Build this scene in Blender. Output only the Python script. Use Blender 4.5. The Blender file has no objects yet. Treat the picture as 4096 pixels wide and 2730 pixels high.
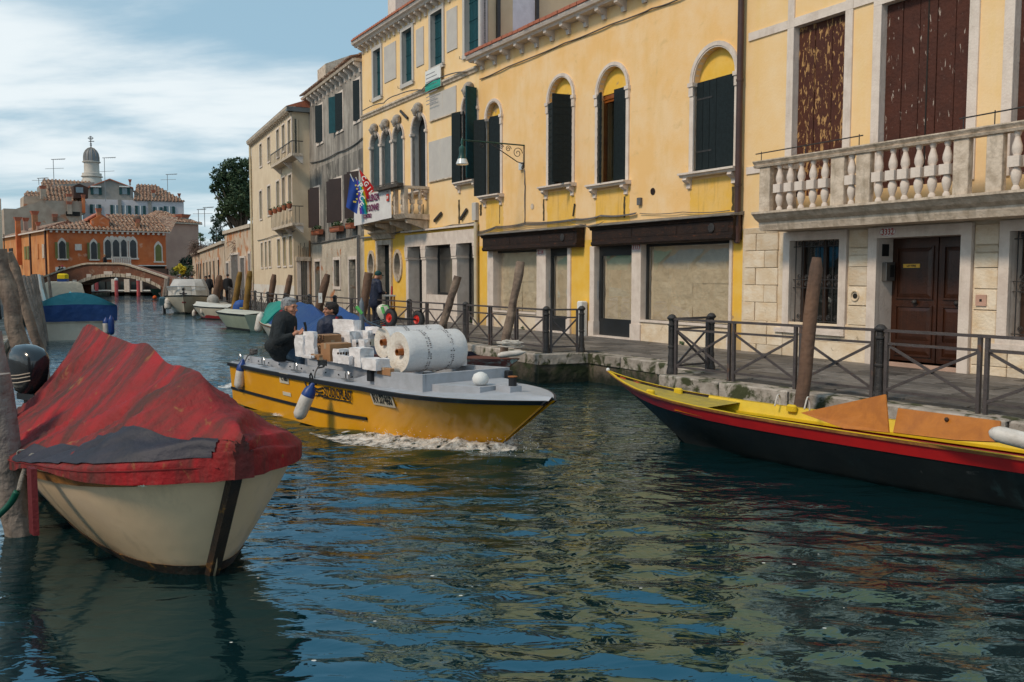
import bpy, bmesh, math, random
import numpy as np
from mathutils import Vector, Matrix, noise as mnoise
random.seed(7); RN=np.random.default_rng(5)
sc=bpy.context.scene; COL=sc.collection
R=math.radians; PI=math.pi
# ---------------------------------------------------------------- camera, sky, sun, exposure
FP=3569.0; PITCH=math.atan((1365-1106)/FP); QZ=.58; HC=QZ+1.62; KS=HC/2.37
cd=bpy.data.cameras.new('camera'); cam=bpy.data.objects.new('camera',cd); COL.objects.link(cam)
cd.sensor_width=36; cd.lens=36*FP/4096; cd.clip_end=3000; cd.clip_start=.05
cam.location=(0,0,HC); cam.rotation_euler=(PI/2-PITCH,0,0); sc.camera=cam
SUN_TO=Vector((-.62,-.50,.76)).normalized()
el=math.asin(SUN_TO.z); az=math.atan2(SUN_TO.x,SUN_TO.y)
w=bpy.data.worlds.new('World'); sc.world=w; w.use_nodes=True
nt=w.node_tree; nt.nodes.clear(); N=nt.nodes.new; L=nt.links.new
out=N('ShaderNodeOutputWorld'); bg=N('ShaderNodeBackground'); sky=N('ShaderNodeTexSky')
sky.sky_type='NISHITA'; sky.sun_disc=False; sky.sun_elevation=el; sky.sun_rotation=az
sky.air_density=1.0; sky.dust_density=1.2; sky.ozone_density=1.6
tc=N('ShaderNodeTexCoord'); sx=N('ShaderNodeSeparateXYZ'); L(tc.outputs['Generated'],sx.inputs[0])
def wm(op,a,b=None,c=None):
    n=N('ShaderNodeMath'); n.operation=op
    for i,v in enumerate((a,b,c)):
        if v is None: continue
        if isinstance(v,(int,float)): n.inputs[i].default_value=v
        else: L(v,n.inputs[i])
    return n.outputs[0]
zz=wm('ADD',wm('MAXIMUM',sx.outputs[2],0.0),.16)
cx=N('ShaderNodeCombineXYZ'); L(wm('DIVIDE',sx.outputs[0],zz),cx.inputs[0]); L(wm('DIVIDE',sx.outputs[1],zz),cx.inputs[1])
mp=N('ShaderNodeMapping'); mp.inputs['Rotation'].default_value=(0,0,R(24)); mp.inputs['Scale'].default_value=(.55,1.25,1); mp.inputs['Location'].default_value=(3.35,.8,0)
L(cx.outputs[0],mp.inputs[0])
no=N('ShaderNodeTexNoise'); no.inputs['Scale'].default_value=1.05; no.inputs['Detail'].default_value=11; no.inputs['Roughness'].default_value=.55; no.inputs['Distortion'].default_value=.25
L(mp.outputs[0],no.inputs[0])
cov=wm('ADD',no.outputs[0],wm('MINIMUM',wm('MULTIPLY',wm('SUBTRACT',.245,sx.outputs[2]),1.5),wm('MULTIPLY_ADD',sx.outputs[2],.25,.03)))
rp=N('ShaderNodeMapRange'); rp.interpolation_type='SMOOTHSTEP'; rp.inputs[1].default_value=.45; rp.inputs[2].default_value=.66; rp.inputs[4].default_value=.88
L(cov,rp.inputs[0])
hz=N('ShaderNodeMixRGB'); hz.inputs[0].default_value=.72; hz.inputs[2].default_value=(3.5,5.5,6.7,1); L(sky.outputs[0],hz.inputs[1])
mx=N('ShaderNodeMixRGB'); mx.inputs[2].default_value=(8.2,8.8,9.0,1); L(rp.outputs[0],mx.inputs[0]); L(hz.outputs[0],mx.inputs[1])
L(mx.outputs[0],bg.inputs[0]); bg.inputs[1].default_value=.075; L(bg.outputs[0],out.inputs[0])
sd=bpy.data.lights.new('sun','SUN'); so=bpy.data.objects.new('sun',sd); COL.objects.link(so)
sd.energy=1.5; sd.angle=R(11); sd.color=(1,.83,.64); so.rotation_euler=SUN_TO.to_track_quat('Z','Y').to_euler(); so.location=(-20,-10,40)
sc.view_settings.view_transform='Standard'; sc.view_settings.look='None'; sc.view_settings.exposure=0.55; sc.view_settings.gamma=1
sc.cycles.max_bounces=8; sc.cycles.diffuse_bounces=3; sc.cycles.glossy_bounces=4; sc.cycles.transparent_max_bounces=12
sc.cycles.caustics_reflective=False; sc.cycles.caustics_refractive=False; sc.cycles.use_denoising=True
# ---------------------------------------------------------------- photo frames -> rays -> places
FR=dict(A=(2100,200,2.6133),B=(1400,300,3.136),C=(1400,800,3.136),D=(1000,800,3.92),E=(0,1000,3.136),F=(550,1050,3.3614),G=(3000,900,2.6133),
 H=(3500,900,2.614),I=(0,1250,1.96),J=(0,1950,1.961),K=(1000,1150,4.706),L=(1450,1200,3.3614),M=(2350,1400,2.4768),N=(400,600,5.2267),O=(1850,950,3.484),
 a=(0,500,1.96),b=(0,1250,1.4256),c=(900,1100,1.743),d=(1000,0,1.568),e=(1850,0,1.7418),f=(1850,850,2.139),g=(2900,0,1.7425),h=(2900,850,1.3068),V=(0,0,.57446),s=(0,0,1))
def q(k,x,y):
    a,b,s=FR[k]; return a+x/s,b+y/s
CP,SP=math.cos(PITCH),math.sin(PITCH)
def ray(k,x,y):
    x,y=q(k,x,y); u=(x-2048)/FP; v=-(y-1365)/FP
    return Vector((u,CP+v*SP,-SP+v*CP))
CAM=Vector((0,0,HC))
def onz(k,x,y,z=0.):
    d=ray(k,x,y); return CAM+d*((z-HC)/d.z)
def atY(k,x,y,Y):
    d=ray(k,x,y); return CAM+d*(Y/d.y)
def proj(p):
    d=Vector(p)-CAM; f=d.y*CP-d.z*SP; v=d.y*SP+d.z*CP
    return 2048+FP*d.x/f,1365-FP*v/f
# ---------------------------------------------------------------- materials
def _n(nt,t,**k):
    n=nt.nodes.new(t)
    for a,b in k.items(): setattr(n,a,b)
    return n
MATS={}
def M(name,c,c2=None,sc_=2.,r=.8,b=.15,bs=30.,st=0.,stc=(.1,.09,.07),ss=(7,7,.7),me=0.,rnd=0.,lo=.4,hi=.62,c3=None,s3=9.,f3=(.6,.66),z3=1.,spec=.4,coat=0.,sth=(.5,.74),obj=True,dist=.0,damp=None):
    """procedural surface: two-tone noise, optional vertical streaks, flaking third colour, bump, per-piece variation"""
    if name in MATS: return MATS[name]
    m=bpy.data.materials.new(name); m.use_nodes=True; nt=m.node_tree; bs_=nt.nodes['Principled BSDF']; l=nt.links.new
    tc=_n(nt,'ShaderNodeTexCoord'); src=tc.outputs['Object']
    oi=_n(nt,'ShaderNodeObjectInfo')
    if rnd:
        ad=_n(nt,'ShaderNodeVectorMath',operation='ADD'); cb=_n(nt,'ShaderNodeCombineXYZ'); mu=_n(nt,'ShaderNodeMath',operation='MULTIPLY'); mu.inputs[1].default_value=37
        l(oi.outputs['Random'],mu.inputs[0]); l(mu.outputs[0],cb.inputs[0]); l(mu.outputs[0],cb.inputs[2]); l(src,ad.inputs[0]); l(cb.outputs[0],ad.inputs[1]); src=ad.outputs[0]
    c2=c2 or tuple(v*.82 for v in c)
    no=_n(nt,'ShaderNodeTexNoise'); no.inputs['Scale'].default_value=sc_; no.inputs['Detail'].default_value=9; no.inputs['Roughness'].default_value=.62; no.inputs['Distortion'].default_value=dist; l(src,no.inputs[0])
    mr=_n(nt,'ShaderNodeMapRange'); mr.inputs[1].default_value=lo; mr.inputs[2].default_value=hi; l(no.outputs[0],mr.inputs[0])
    mx=_n(nt,'ShaderNodeMixRGB'); mx.inputs[1].default_value=(*c,1); mx.inputs[2].default_value=(*c2,1); l(mr.outputs[0],mx.inputs[0]); col=mx.outputs[0]
    def layer(col,fac_out,colr,amt):
        k=_n(nt,'ShaderNodeMath',operation='MULTIPLY'); k.inputs[1].default_value=amt; l(fac_out,k.inputs[0])
        x=_n(nt,'ShaderNodeMixRGB'); x.inputs[2].default_value=(*colr,1); l(k.outputs[0],x.inputs[0]); l(col,x.inputs[1]); return x.outputs[0]
    if st:
        mp=_n(nt,'ShaderNodeMapping'); mp.inputs['Scale'].default_value=ss; l(src,mp.inputs[0])
        n2=_n(nt,'ShaderNodeTexNoise'); n2.inputs['Scale'].default_value=1.; n2.inputs['Detail'].default_value=7; n2.inputs['Roughness'].default_value=.7; l(mp.outputs[0],n2.inputs[0])
        r2=_n(nt,'ShaderNodeMapRange'); r2.inputs[1].default_value=sth[0]; r2.inputs[2].default_value=sth[1]; l(n2.outputs[0],r2.inputs[0]); col=layer(col,r2.outputs[0],stc,st)
    if c3:
        mp=_n(nt,'ShaderNodeMapping'); mp.inputs['Scale'].default_value=(1,1,z3); l(src,mp.inputs[0])
        n3=_n(nt,'ShaderNodeTexNoise'); n3.inputs['Scale'].default_value=s3; n3.inputs['Detail'].default_value=6; n3.inputs['Roughness'].default_value=.6; n3.inputs['Distortion'].default_value=.6; l(mp.outputs[0],n3.inputs[0])
        r3=_n(nt,'ShaderNodeMapRange'); r3.inputs[1].default_value=f3[0]; r3.inputs[2].default_value=f3[1]; l(n3.outputs[0],r3.inputs[0]); col=layer(col,r3.outputs[0],c3,1.)
    if damp:  # rising damp / weed near the bottom: (z0,z1,colour)
        sp=_n(nt,'ShaderNodeSeparateXYZ'); l(tc.outputs['Object'],sp.inputs[0]); ad=_n(nt,'ShaderNodeMath',operation='MULTIPLY_ADD'); ad.inputs[1].default_value=-(damp[1]-damp[0])*1.6; l(no.outputs[0],ad.inputs[0]); l(sp.outputs[2],ad.inputs[2])
        r4=_n(nt,'ShaderNodeMapRange'); r4.inputs[1].default_value=damp[1]-(damp[1]-damp[0])*.8; r4.inputs[2].default_value=damp[0]-(damp[1]-damp[0])*.8; l(ad.outputs[0],r4.inputs[0]); col=layer(col,r4.outputs[0],damp[2],.9)
    if rnd:
        hs=_n(nt,'ShaderNodeHueSaturation'); r5=_n(nt,'ShaderNodeMapRange'); r5.inputs[3].default_value=1-rnd; r5.inputs[4].default_value=1+rnd; l(oi.outputs['Random'],r5.inputs[0]); l(r5.outputs[0],hs.inputs['Value']); l(col,hs.inputs['Color']); col=hs.outputs[0]
    l(col,bs_.inputs['Base Color']); bs_.inputs['Roughness'].default_value=r; bs_.inputs['Metallic'].default_value=me; bs_.inputs['Specular IOR Level'].default_value=spec; bs_.inputs['Coat Weight'].default_value=coat
    if b:
        n4=_n(nt,'ShaderNodeTexNoise'); n4.inputs['Scale'].default_value=bs; n4.inputs['Detail'].default_value=5; l(src,n4.inputs[0])
        bu=_n(nt,'ShaderNodeBump'); bu.inputs['Strength'].default_value=min(1,b*2); bu.inputs['Distance'].default_value=.02 if bs>8 else .05; l(n4.outputs[0],bu.inputs['Height']); l(bu.outputs[0],bs_.inputs['Normal'])
    MATS[name]=m; return m
def glass(name,tint=(.9,.95,.95),op=.25,r=.02,ior=1.6):
    """clear pane over what is behind it: fresnel mirror + see-through"""
    if name in MATS: return MATS[name]
    m=bpy.data.materials.new(name); m.use_nodes=True; nt=m.node_tree; nt.nodes.clear(); l=nt.links.new
    o=_n(nt,'ShaderNodeOutputMaterial'); g=_n(nt,'ShaderNodeBsdfGlossy'); g.inputs['Roughness'].default_value=r; g.inputs[0].default_value=(*tint,1); t=_n(nt,'ShaderNodeBsdfTransparent'); t.inputs[0].default_value=(*tint,1)
    f=_n(nt,'ShaderNodeFresnel'); f.inputs[0].default_value=ior; a=_n(nt,'ShaderNodeMath',operation='ADD',use_clamp=True); a.inputs[1].default_value=op; l(f.outputs[0],a.inputs[0])
    tc=_n(nt,'ShaderNodeTexCoord'); no=_n(nt,'ShaderNodeTexNoise'); no.inputs['Scale'].default_value=1.3; l(tc.outputs['Object'],no.inputs[0]); bu=_n(nt,'ShaderNodeBump'); bu.inputs['Strength'].default_value=.06; bu.inputs['Distance'].default_value=.03; l(no.outputs[0],bu.inputs['Height']); l(bu.outputs[0],g.inputs['Normal'])
    ge=_n(nt,'ShaderNodeNewGeometry'); bf=_n(nt,'ShaderNodeMath',operation='SUBTRACT'); bf.inputs[0].default_value=1; l(ge.outputs['Backfacing'],bf.inputs[1]); ff=_n(nt,'ShaderNodeMath',operation='MULTIPLY'); l(a.outputs[0],ff.inputs[0]); l(bf.outputs[0],ff.inputs[1]); x=_n(nt,'ShaderNodeMixShader'); l(ff.outputs[0],x.inputs[0]); l(t.outputs[0],x.inputs[1]); l(g.outputs[0],x.inputs[2]); l(x.outputs[0],o.inputs[0]); MATS[name]=m; return m
# ---------------------------------------------------------------- mesh builder
class MB:
    def __init__(s): s.v=[]; s.f=[]
    def add(s,vs,fs):
        o=len(s.v); s.v+= [tuple(v) for v in vs]; s.f+=[tuple(i+o for i in f) for f in fs]; return s
    def box(s,x0,x1,y0,y1,z0,z1):
        return s.add([(x0,y0,z0),(x1,y0,z0),(x1,y1,z0),(x0,y1,z0),(x0,y0,z1),(x1,y0,z1),(x1,y1,z1),(x0,y1,z1)],[(0,3,2,1),(4,5,6,7),(0,1,5,4),(1,2,6,5),(2,3,7,6),(3,0,4,7)])
    def cbox(s,x0,x1,y0,y1,z0,z1,c=.01):
        """box with chamfered vertical and top edges"""
        pts=[(x0+c,y0),(x1-c,y0),(x1,y0+c),(x1,y1-c),(x1-c,y1),(x0+c,y1),(x0,y1-c),(x0,y0+c)]
        cx,cy=(x0+x1)/2,(y0+y1)/2
        ins=[(cx+(x-cx)*(1-2*c/max(x1-x0,1e-3)),cy+(y-cy)*(1-2*c/max(y1-y0,1e-3))) for x,y in pts]
        vs=[(x,y,z0) for x,y in pts]+[(x,y,z1-c) for x,y in pts]+[(x,y,z1) for x,y in ins]
        fs=[tuple(range(7,-1,-1)),tuple(range(16,24))]
        for k in (0,8):
            for i in range(8): j=(i+1)%8; fs.append((k+i,k+j,k+8+j,k+8+i))
        return s.add(vs,fs)
    def prism(s,poly,a0,a1,ax='y'):
        """polygon in the plane across axis ax, extruded a0..a1. y: poly=(x,z); z: poly=(x,y); x: poly=(y,z)"""
        n=len(poly); mk={'y':lambda p,a:(p[0],a,p[1]),'z':lambda p,a:(p[0],p[1],a),'x':lambda p,a:(a,p[0],p[1])}[ax]
        return s.add([mk(p,a0) for p in poly]+[mk(p,a1) for p in poly],[tuple(range(n)),tuple(range(2*n-1,n-1,-1))]+[(i,n+i,n+(i+1)%n,(i+1)%n) for i in range(n)])
    def tube(s,pts,r,n=8,cap=True):
        pts=[Vector(p) for p in pts]; rs=r if isinstance(r,(list,tuple)) else [r]*len(pts); rings=[]
        prev=None
        for i,p in enumerate(pts):
            t=(pts[min(i+1,len(pts)-1)]-pts[max(i-1,0)]).normalized()
            if prev is None: u=t.orthogonal().normalized()
            else: u=(prev-t*prev.dot(t)); u=u.normalized() if u.length>1e-6 else t.orthogonal().normalized()
            prev=u; w_=t.cross(u); rings.append([p+(u*math.cos(2*PI*k/n)+w_*math.sin(2*PI*k/n))*rs[i] for k in range(n)])
        vs=[v for r_ in rings for v in r_]; fs=[]
        for i in range(len(pts)-1):
            for k in range(n): fs.append((i*n+k,i*n+(k+1)%n,(i+1)*n+(k+1)%n,(i+1)*n+k))
        if cap: fs+= [tuple(range(n-1,-1,-1)),tuple((len(pts)-1)*n+k for k in range(n))]
        return s.add(vs,fs)
    def bar(s,p,q_,w_,h=None):
        """square bar from p to q"""
        h=h or w_; p=Vector(p); q_=Vector(q_); t=(q_-p).normalized(); u=t.cross(Vector((0,0,1)))
        u=u.normalized() if u.length>1e-3 else Vector((1,0,0)); v=t.cross(u)
        c=[(-1,-1),(1,-1),(1,1),(-1,1)]; vs=[p+u*a*w_/2+v*b_*h/2 for a,b_ in c]+[q_+u*a*w_/2+v*b_*h/2 for a,b_ in c]
        return s.add(vs,[(0,1,2,3),(7,6,5,4)]+[(i,i+4,(i+1)%4+4,(i+1)%4) for i in range(4)])
    def lathe(s,prof,c=(0,0,0),n=16,sq=None):
        vs=[];fs=[]
        for r,z in prof:
            for k in range(n): a=2*PI*k/n; vs.append((c[0]+r*math.cos(a),c[1]+r*math.sin(a),c[2]+z))
        for i in range(len(prof)-1):
            for k in range(n): fs.append((i*n+k,i*n+(k+1)%n,(i+1)*n+(k+1)%n,(i+1)*n+k))
        fs+=[tuple(range(n-1,-1,-1)),tuple((len(prof)-1)*n+k for k in range(n))]
        return s.add(vs,fs)
    def grid(s,P,closed=False):
        """P: rows of points"""
        n=len(P[0]); o=[p for r in P for p in r]; fs=[]
        for i in range(len(P)-1):
            for k in range(n if closed else n-1): fs.append((i*n+k,i*n+(k+1)%n,(i+1)*n+(k+1)%n,(i+1)*n+k))
        return s.add(o,fs)
    def ball(s,c,r,n=10,m=7):
        r=r if isinstance(r,(tuple,list)) else (r,r,r); P=[]
        for i in range(m+1):
            t=PI*i/m; P.append([(c[0]+r[0]*math.sin(t)*math.cos(2*PI*k/n),c[1]+r[1]*math.sin(t)*math.sin(2*PI*k/n),c[2]-r[2]*math.cos(t)) for k in range(n)])
        return s.grid(P,True)
    def xf(s,m,i0=0):
        s.v=s.v[:i0]+[tuple(m@Vector(v)) for v in s.v[i0:]]; return s
    def mesh(s,name,mat,smooth=False,weld=False):
        me=bpy.data.meshes.new(name); me.from_pydata(s.v,[],s.f); me.materials.append(mat)
        bm=bmesh.new(); bm.from_mesh(me)
        if weld: bmesh.ops.remove_doubles(bm,verts=bm.verts,dist=1e-4)
        bmesh.ops.recalc_face_normals(bm,faces=bm.faces); bm.to_mesh(me); bm.free()
        if smooth is True: me.shade_smooth()
        elif smooth:
            me.shade_smooth()
            try: me.set_sharp_from_angle(angle=R(smooth))
            except Exception: pass
        return me
    def build(s,name,mat,parent=None,smooth=False,weld=False,**k):
        return link(name,s.mesh(name,mat,smooth,weld),parent,**k)
def link(name,me,parent=None,loc=None,rot=None,**k):
    o=bpy.data.objects.new(name,me); COL.objects.link(o)
    if parent: o.parent=parent
    if loc is not None: o.location=loc
    if rot is not None: o.rotation_euler=rot
    for a,b in k.items(): o[a]=b
    return o
def T(name,label,cat,loc=(0,0,0),rz=0.,group=None,rot=None):
    o=bpy.data.objects.new(name,None); COL.objects.link(o); o.location=loc; o.rotation_euler=rot or (0,0,rz); o.empty_display_size=.2
    o['label']=label; o['category']=cat
    if group: o['group']=group
    return o
def tag(o,label,cat,group=None):
    o['label']=label; o['category']=cat
    if group: o['group']=group
    return o
def dup(root,loc=None,rot=None,label=None,sub=True):
    r=root.copy(); COL.objects.link(r)
    if loc is not None: r.location=loc
    if rot is not None: r.rotation_euler=rot
    if label: r['label']=label
    for ch in list(root.children):
        c=ch.copy(); COL.objects.link(c); c.parent=r
        for g in ch.children: d=g.copy(); COL.objects.link(d); d.parent=c
    return r
def text(name,s,mat,size,parent,mtx,ext=.002,align='CENTER',bold=0.,sx=1.,sp=1.):
    cu=bpy.data.curves.new(name,'FONT'); cu.body=s; cu.size=size; cu.extrude=ext; cu.align_x=align; cu.align_y='CENTER'; cu.offset=bold; cu.resolution_u=3; cu.space_line=sp
    t=bpy.data.objects.new('tmp',cu); me=bpy.data.meshes.new_from_object(t); bpy.data.objects.remove(t); bpy.data.curves.remove(cu); me.materials.clear(); me.materials.append(mat); me.name=name
    o=link(name,me,parent); o.matrix_local=mtx@Matrix.Diagonal((sx,1,1,1)); return o
# ---------------------------------------------------------------- palette
plY=M('plaster_yellow',(.85,.53,.22),(.87,.61,.34),sc_=.9,b=.12,bs=22,st=.5,stc=(.74,.44,.12),ss=(1.6,1.6,.35),r=.9,c3=(.70,.46,.2),s3=3.,f3=(.60,.80))
plD=M('plaster_deep_yellow',(.82,.48,.06),(.84,.53,.11),sc_=2.2,b=.14,bs=16,st=.3,stc=(.55,.32,.07),ss=(3,3,.5),r=.9,c3=(.46,.30,.14),s3=1.7,f3=(.64,.68),damp=(.5,1.5,(.48,.33,.17)))
plY2=M('plaster_pale_yellow',(.85,.57,.27),(.87,.63,.36),sc_=1.,b=.12,bs=20,st=.4,stc=(.80,.53,.14),ss=(2,2,.3),r=.9)
stone=M('istrian_stone',(.74,.64,.56),(.60,.50,.43),sc_=3.,b=.2,bs=26,st=.35,stc=(.34,.28,.20),ss=(6,6,1),r=.75,lo=.42,hi=.7)
stoneD=M('weathered_stone',(.66,.55,.44),(.45,.36,.27),sc_=5.,b=.35,bs=18,st=.6,stc=(.12,.10,.06),ss=(7,7,1.5),r=.85)
stoneB=M('ashlar_stone',(.74,.63,.49),(.64,.50,.34),sc_=2.6,b=.35,bs=22,st=.5,stc=(.60,.36,.15),ss=(2,2,6),r=.85,rnd=.13,c3=(.33,.25,.16),s3=4.,f3=(.66,.72))
grey=M('grey_render',(.53,.50,.46),(.48,.45,.42),sc_=2.,b=.06,r=.9)
darkg=M('dark_green_paint',(.011,.018,.020),(.008,.013,.014),sc_=12,b=.25,bs=50,r=.6,c3=(.07,.075,.07),s3=26,f3=(.74,.78),z3=.15,spec=.2)
teal=M('teal_paint',(.010,.065,.08),(.008,.05,.062),sc_=6,b=.2,bs=40,r=.6,spec=.2)
greytl=M('greyteal_paint',(.05,.08,.09),(.04,.065,.075),sc_=6,b=.15,bs=40,r=.6,spec=.2)
brownp=M('peeling_brown_paint',(.085,.030,.020),(.065,.025,.018),sc_=4,b=.4,bs=16,r=.7,c3=(.40,.33,.28),s3=17,f3=(.635,.655),z3=.2,dist=.3,spec=.2)
brownw=M('peeling_brown_wood',(.085,.030,.018),(.07,.025,.018),sc_=4,b=.4,bs=14,r=.7,c3=(.44,.25,.10),s3=19,f3=(.56,.585),z3=.3,dist=.3,spec=.2)
fascia=M('dark_fascia_wood',(.030,.016,.011),(.018,.011,.009),sc_=4,b=.25,bs=26,r=.6,c3=(.13,.045,.018),s3=7,f3=(.58,.74),z3=3.,spec=.25)
lead=M('lead_flashing',(.20,.19,.18),(.12,.11,.10),sc_=5,b=.2,bs=14,r=.6)
doorw=M('varnished_door_wood',(.05,.017,.008),(.03,.011,.006),sc_=3,b=.12,bs=30,r=.35,st=.4,stc=(.10,.03,.01),ss=(30,30,2),coat=.1)
orangew=M('orange_window_wood',(.34,.105,.02),(.24,.07,.015),sc_=5,r=.4,b=.1)
blackm=M('black_iron',(.022,.02,.02),(.035,.03,.028),sc_=12,r=.5,b=.3,bs=60,c3=(.10,.045,.02),s3=14,f3=(.66,.72),spec=.5)
railm=M('railing_iron',(.085,.07,.068),(.06,.05,.05),sc_=9,r=.5,b=.2,bs=50,c3=(.17,.08,.04),s3=7,f3=(.62,.72),spec=.5)
frameD=M('dark_shop_frame',(.022,.026,.03),(.018,.02,.022),r=.35,b=.03)
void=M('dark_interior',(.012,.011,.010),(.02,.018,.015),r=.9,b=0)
paper=M('brown_paper',(.92,.73,.52),(.82,.63,.43),sc_=2.2,r=.7,b=1.,bs=5.5,rnd=.04,dist=1.2)
cable=M('grey_cable',(.13,.13,.13),(.09,.08,.08),sc_=20,r=.6,b=.1)
pipeB=M('brown_pipe',(.075,.035,.028),(.05,.025,.022),sc_=3,r=.4,b=.05)
pipeC=M('cream_pipe',(.60,.52,.36),(.5,.42,.3),sc_=3,r=.5,b=.05)
tile=M('roof_tile',(.30,.15,.09),(.12,.065,.045),sc_=2.2,r=.9,b=.3,bs=9,c3=(.48,.35,.25),s3=4.,f3=(.5,.6),rnd=0,lo=.42,hi=.56)
tileR=M('red_tile',(.45,.15,.08),(.34,.11,.07),sc_=3,r=.8,b=.2,bs=14)
white=M('white_paint',(.74,.74,.72),(.68,.67,.64),sc_=3,r=.6,b=.05)
redp=M('red_print',(.45,.04,.03),r=.6,b=0); blackp=M('black_print',(.015,.015,.015),r=.6,b=0)
winglass=glass('window_glass',(.92,.95,.95),.12); shopglass=glass('shop_glass',(.95,.96,.95),.17,.006,1.6)
# ---------------------------------------------------------------- facades
class Fac:
    """a straight house front: local x along the front (towards the camera end), local y into the house, z up"""
    def __init__(s,P0,P1,name,label,cat='house'):
        s.O=Vector((P0[0],P0[1],0)); e=Vector((P1[0]-P0[0],P1[1]-P0[1],0)); s.L=e.length; s.e=e.normalized(); s.i=Vector((-s.e.y,s.e.x,0))
        s.T=T(name,label,cat,s.O,math.atan2(s.e.y,s.e.x)) if name else None
    def m(s,k,x,y,o=0.):
        d=ray(k,x,y); c=CAM-(s.O-s.i*o); t=-(c.dot(s.i))/d.dot(s.i); p=CAM+d*t-s.O
        return p.dot(s.e),p.z
    def r(s,k,x0,x1,y0,y1,o=0.):
        """rectangle from photo corners: s0,s1 from x at mid height; z from y at mid width"""
        ym=(y0+y1)/2; xm=(x0+x1)/2
        a=s.m(k,x0,ym,o)[0]; b=s.m(k,x1,ym,o)[0]; return a,b,s.m(k,xm,y1,o)[1],s.m(k,xm,y0,o)[1]
def arc(s0,s1,zs,n=14,k=1.,rev=False):
    c=(s0+s1)/2; r=(s1-s0)/2; return [(c-r*math.cos(PI*i/n),zs+r*k*math.sin(PI*i/n)) for i in range(n+1)]
def wall(F,s0,s1,z0,z1,ops,mat,y=0.,dep=.32,name='wall',revmat=None):
    """front sheet with real openings; ops: (a,b,c,d,kind) kind 0 rect, 1 round arch with its top at d"""
    mb=MB(); S=sorted({s0,s1,*[v for o in ops for v in o[:2] if s0<v<s1]}); Zs=sorted({z0,z1,*[v for o in ops for v in o[2:4] if z0<v<z1]})
    for i in range(len(S)-1):
        for j in range(len(Zs)-1):
            cs,cz=(S[i]+S[i+1])/2,(Zs[j]+Zs[j+1])/2
            if any(o[0]<cs<o[1] and o[2]<cz<o[3] for o in ops): continue
            mb.add([(S[i],y,Zs[j]),(S[i+1],y,Zs[j]),(S[i+1],y,Zs[j+1]),(S[i],y,Zs[j+1])],[(0,1,2,3)])
    RV=[]
    for o in ops:
        rv=MB(); RV.append(rv)
        a,b,c,d=o[:4]; kd=o[4] if len(o)>4 else 0; h=(b-a)/2; ky=1.
        if kd==1:
            P=arc(a,b,d-h); n=len(P)
            for i in range(n-1):
                top=d; mb.add([(P[i][0],y,P[i][1]),(P[i+1][0],y,P[i+1][1]),(P[i+1][0],y,top),(P[i][0],y,top)],[(0,1,2,3)])
            loop=[(a,c)]+P+[(b,c)]
        elif kd==2:
            cx_,cz_=(a+b)/2,(c+d)/2; n=24; P=[]
            for i in range(n): t=2*PI*i/n; P.append((cx_+h*math.cos(t),cz_+(d-c)/2*math.sin(t)))
            cor=lambda t:(b if math.cos(t)>0 else a, d if math.sin(t)>0 else c)
            for i in range(n):
                t0,t1=2*PI*i/n,2*PI*(i+1)/n; k=cor((t0+t1)/2); mb.add([(P[i][0],y,P[i][1]),(P[(i+1)%n][0],y,P[(i+1)%n][1]),(k[0],y,k[1])],[(0,1,2)])
            loop=P+[P[0]]
        else: loop=[(a,c),(a,d),(b,d),(b,c)]
        if kd!=2: loop=loop+[loop[0]]
        for i in range(len(loop)-1):
            p,r_=loop[i],loop[i+1]; rv.add([(p[0],y,p[1]),(r_[0],y,r_[1]),(r_[0],y+dep,r_[1]),(p[0],y+dep,p[1])],[(0,1,2,3)])
    o=mb.build(name,mat,F.T)
    for rv in RV: rv.build('reveal',revmat or mat,o)
    return o
def body(F,s0,s1,z0,z1,d,mat,y=1.0,name='side_wall'):
    return MB().box(s0,s1,y,d,z0,z1).build(name,mat,F.T)
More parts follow.
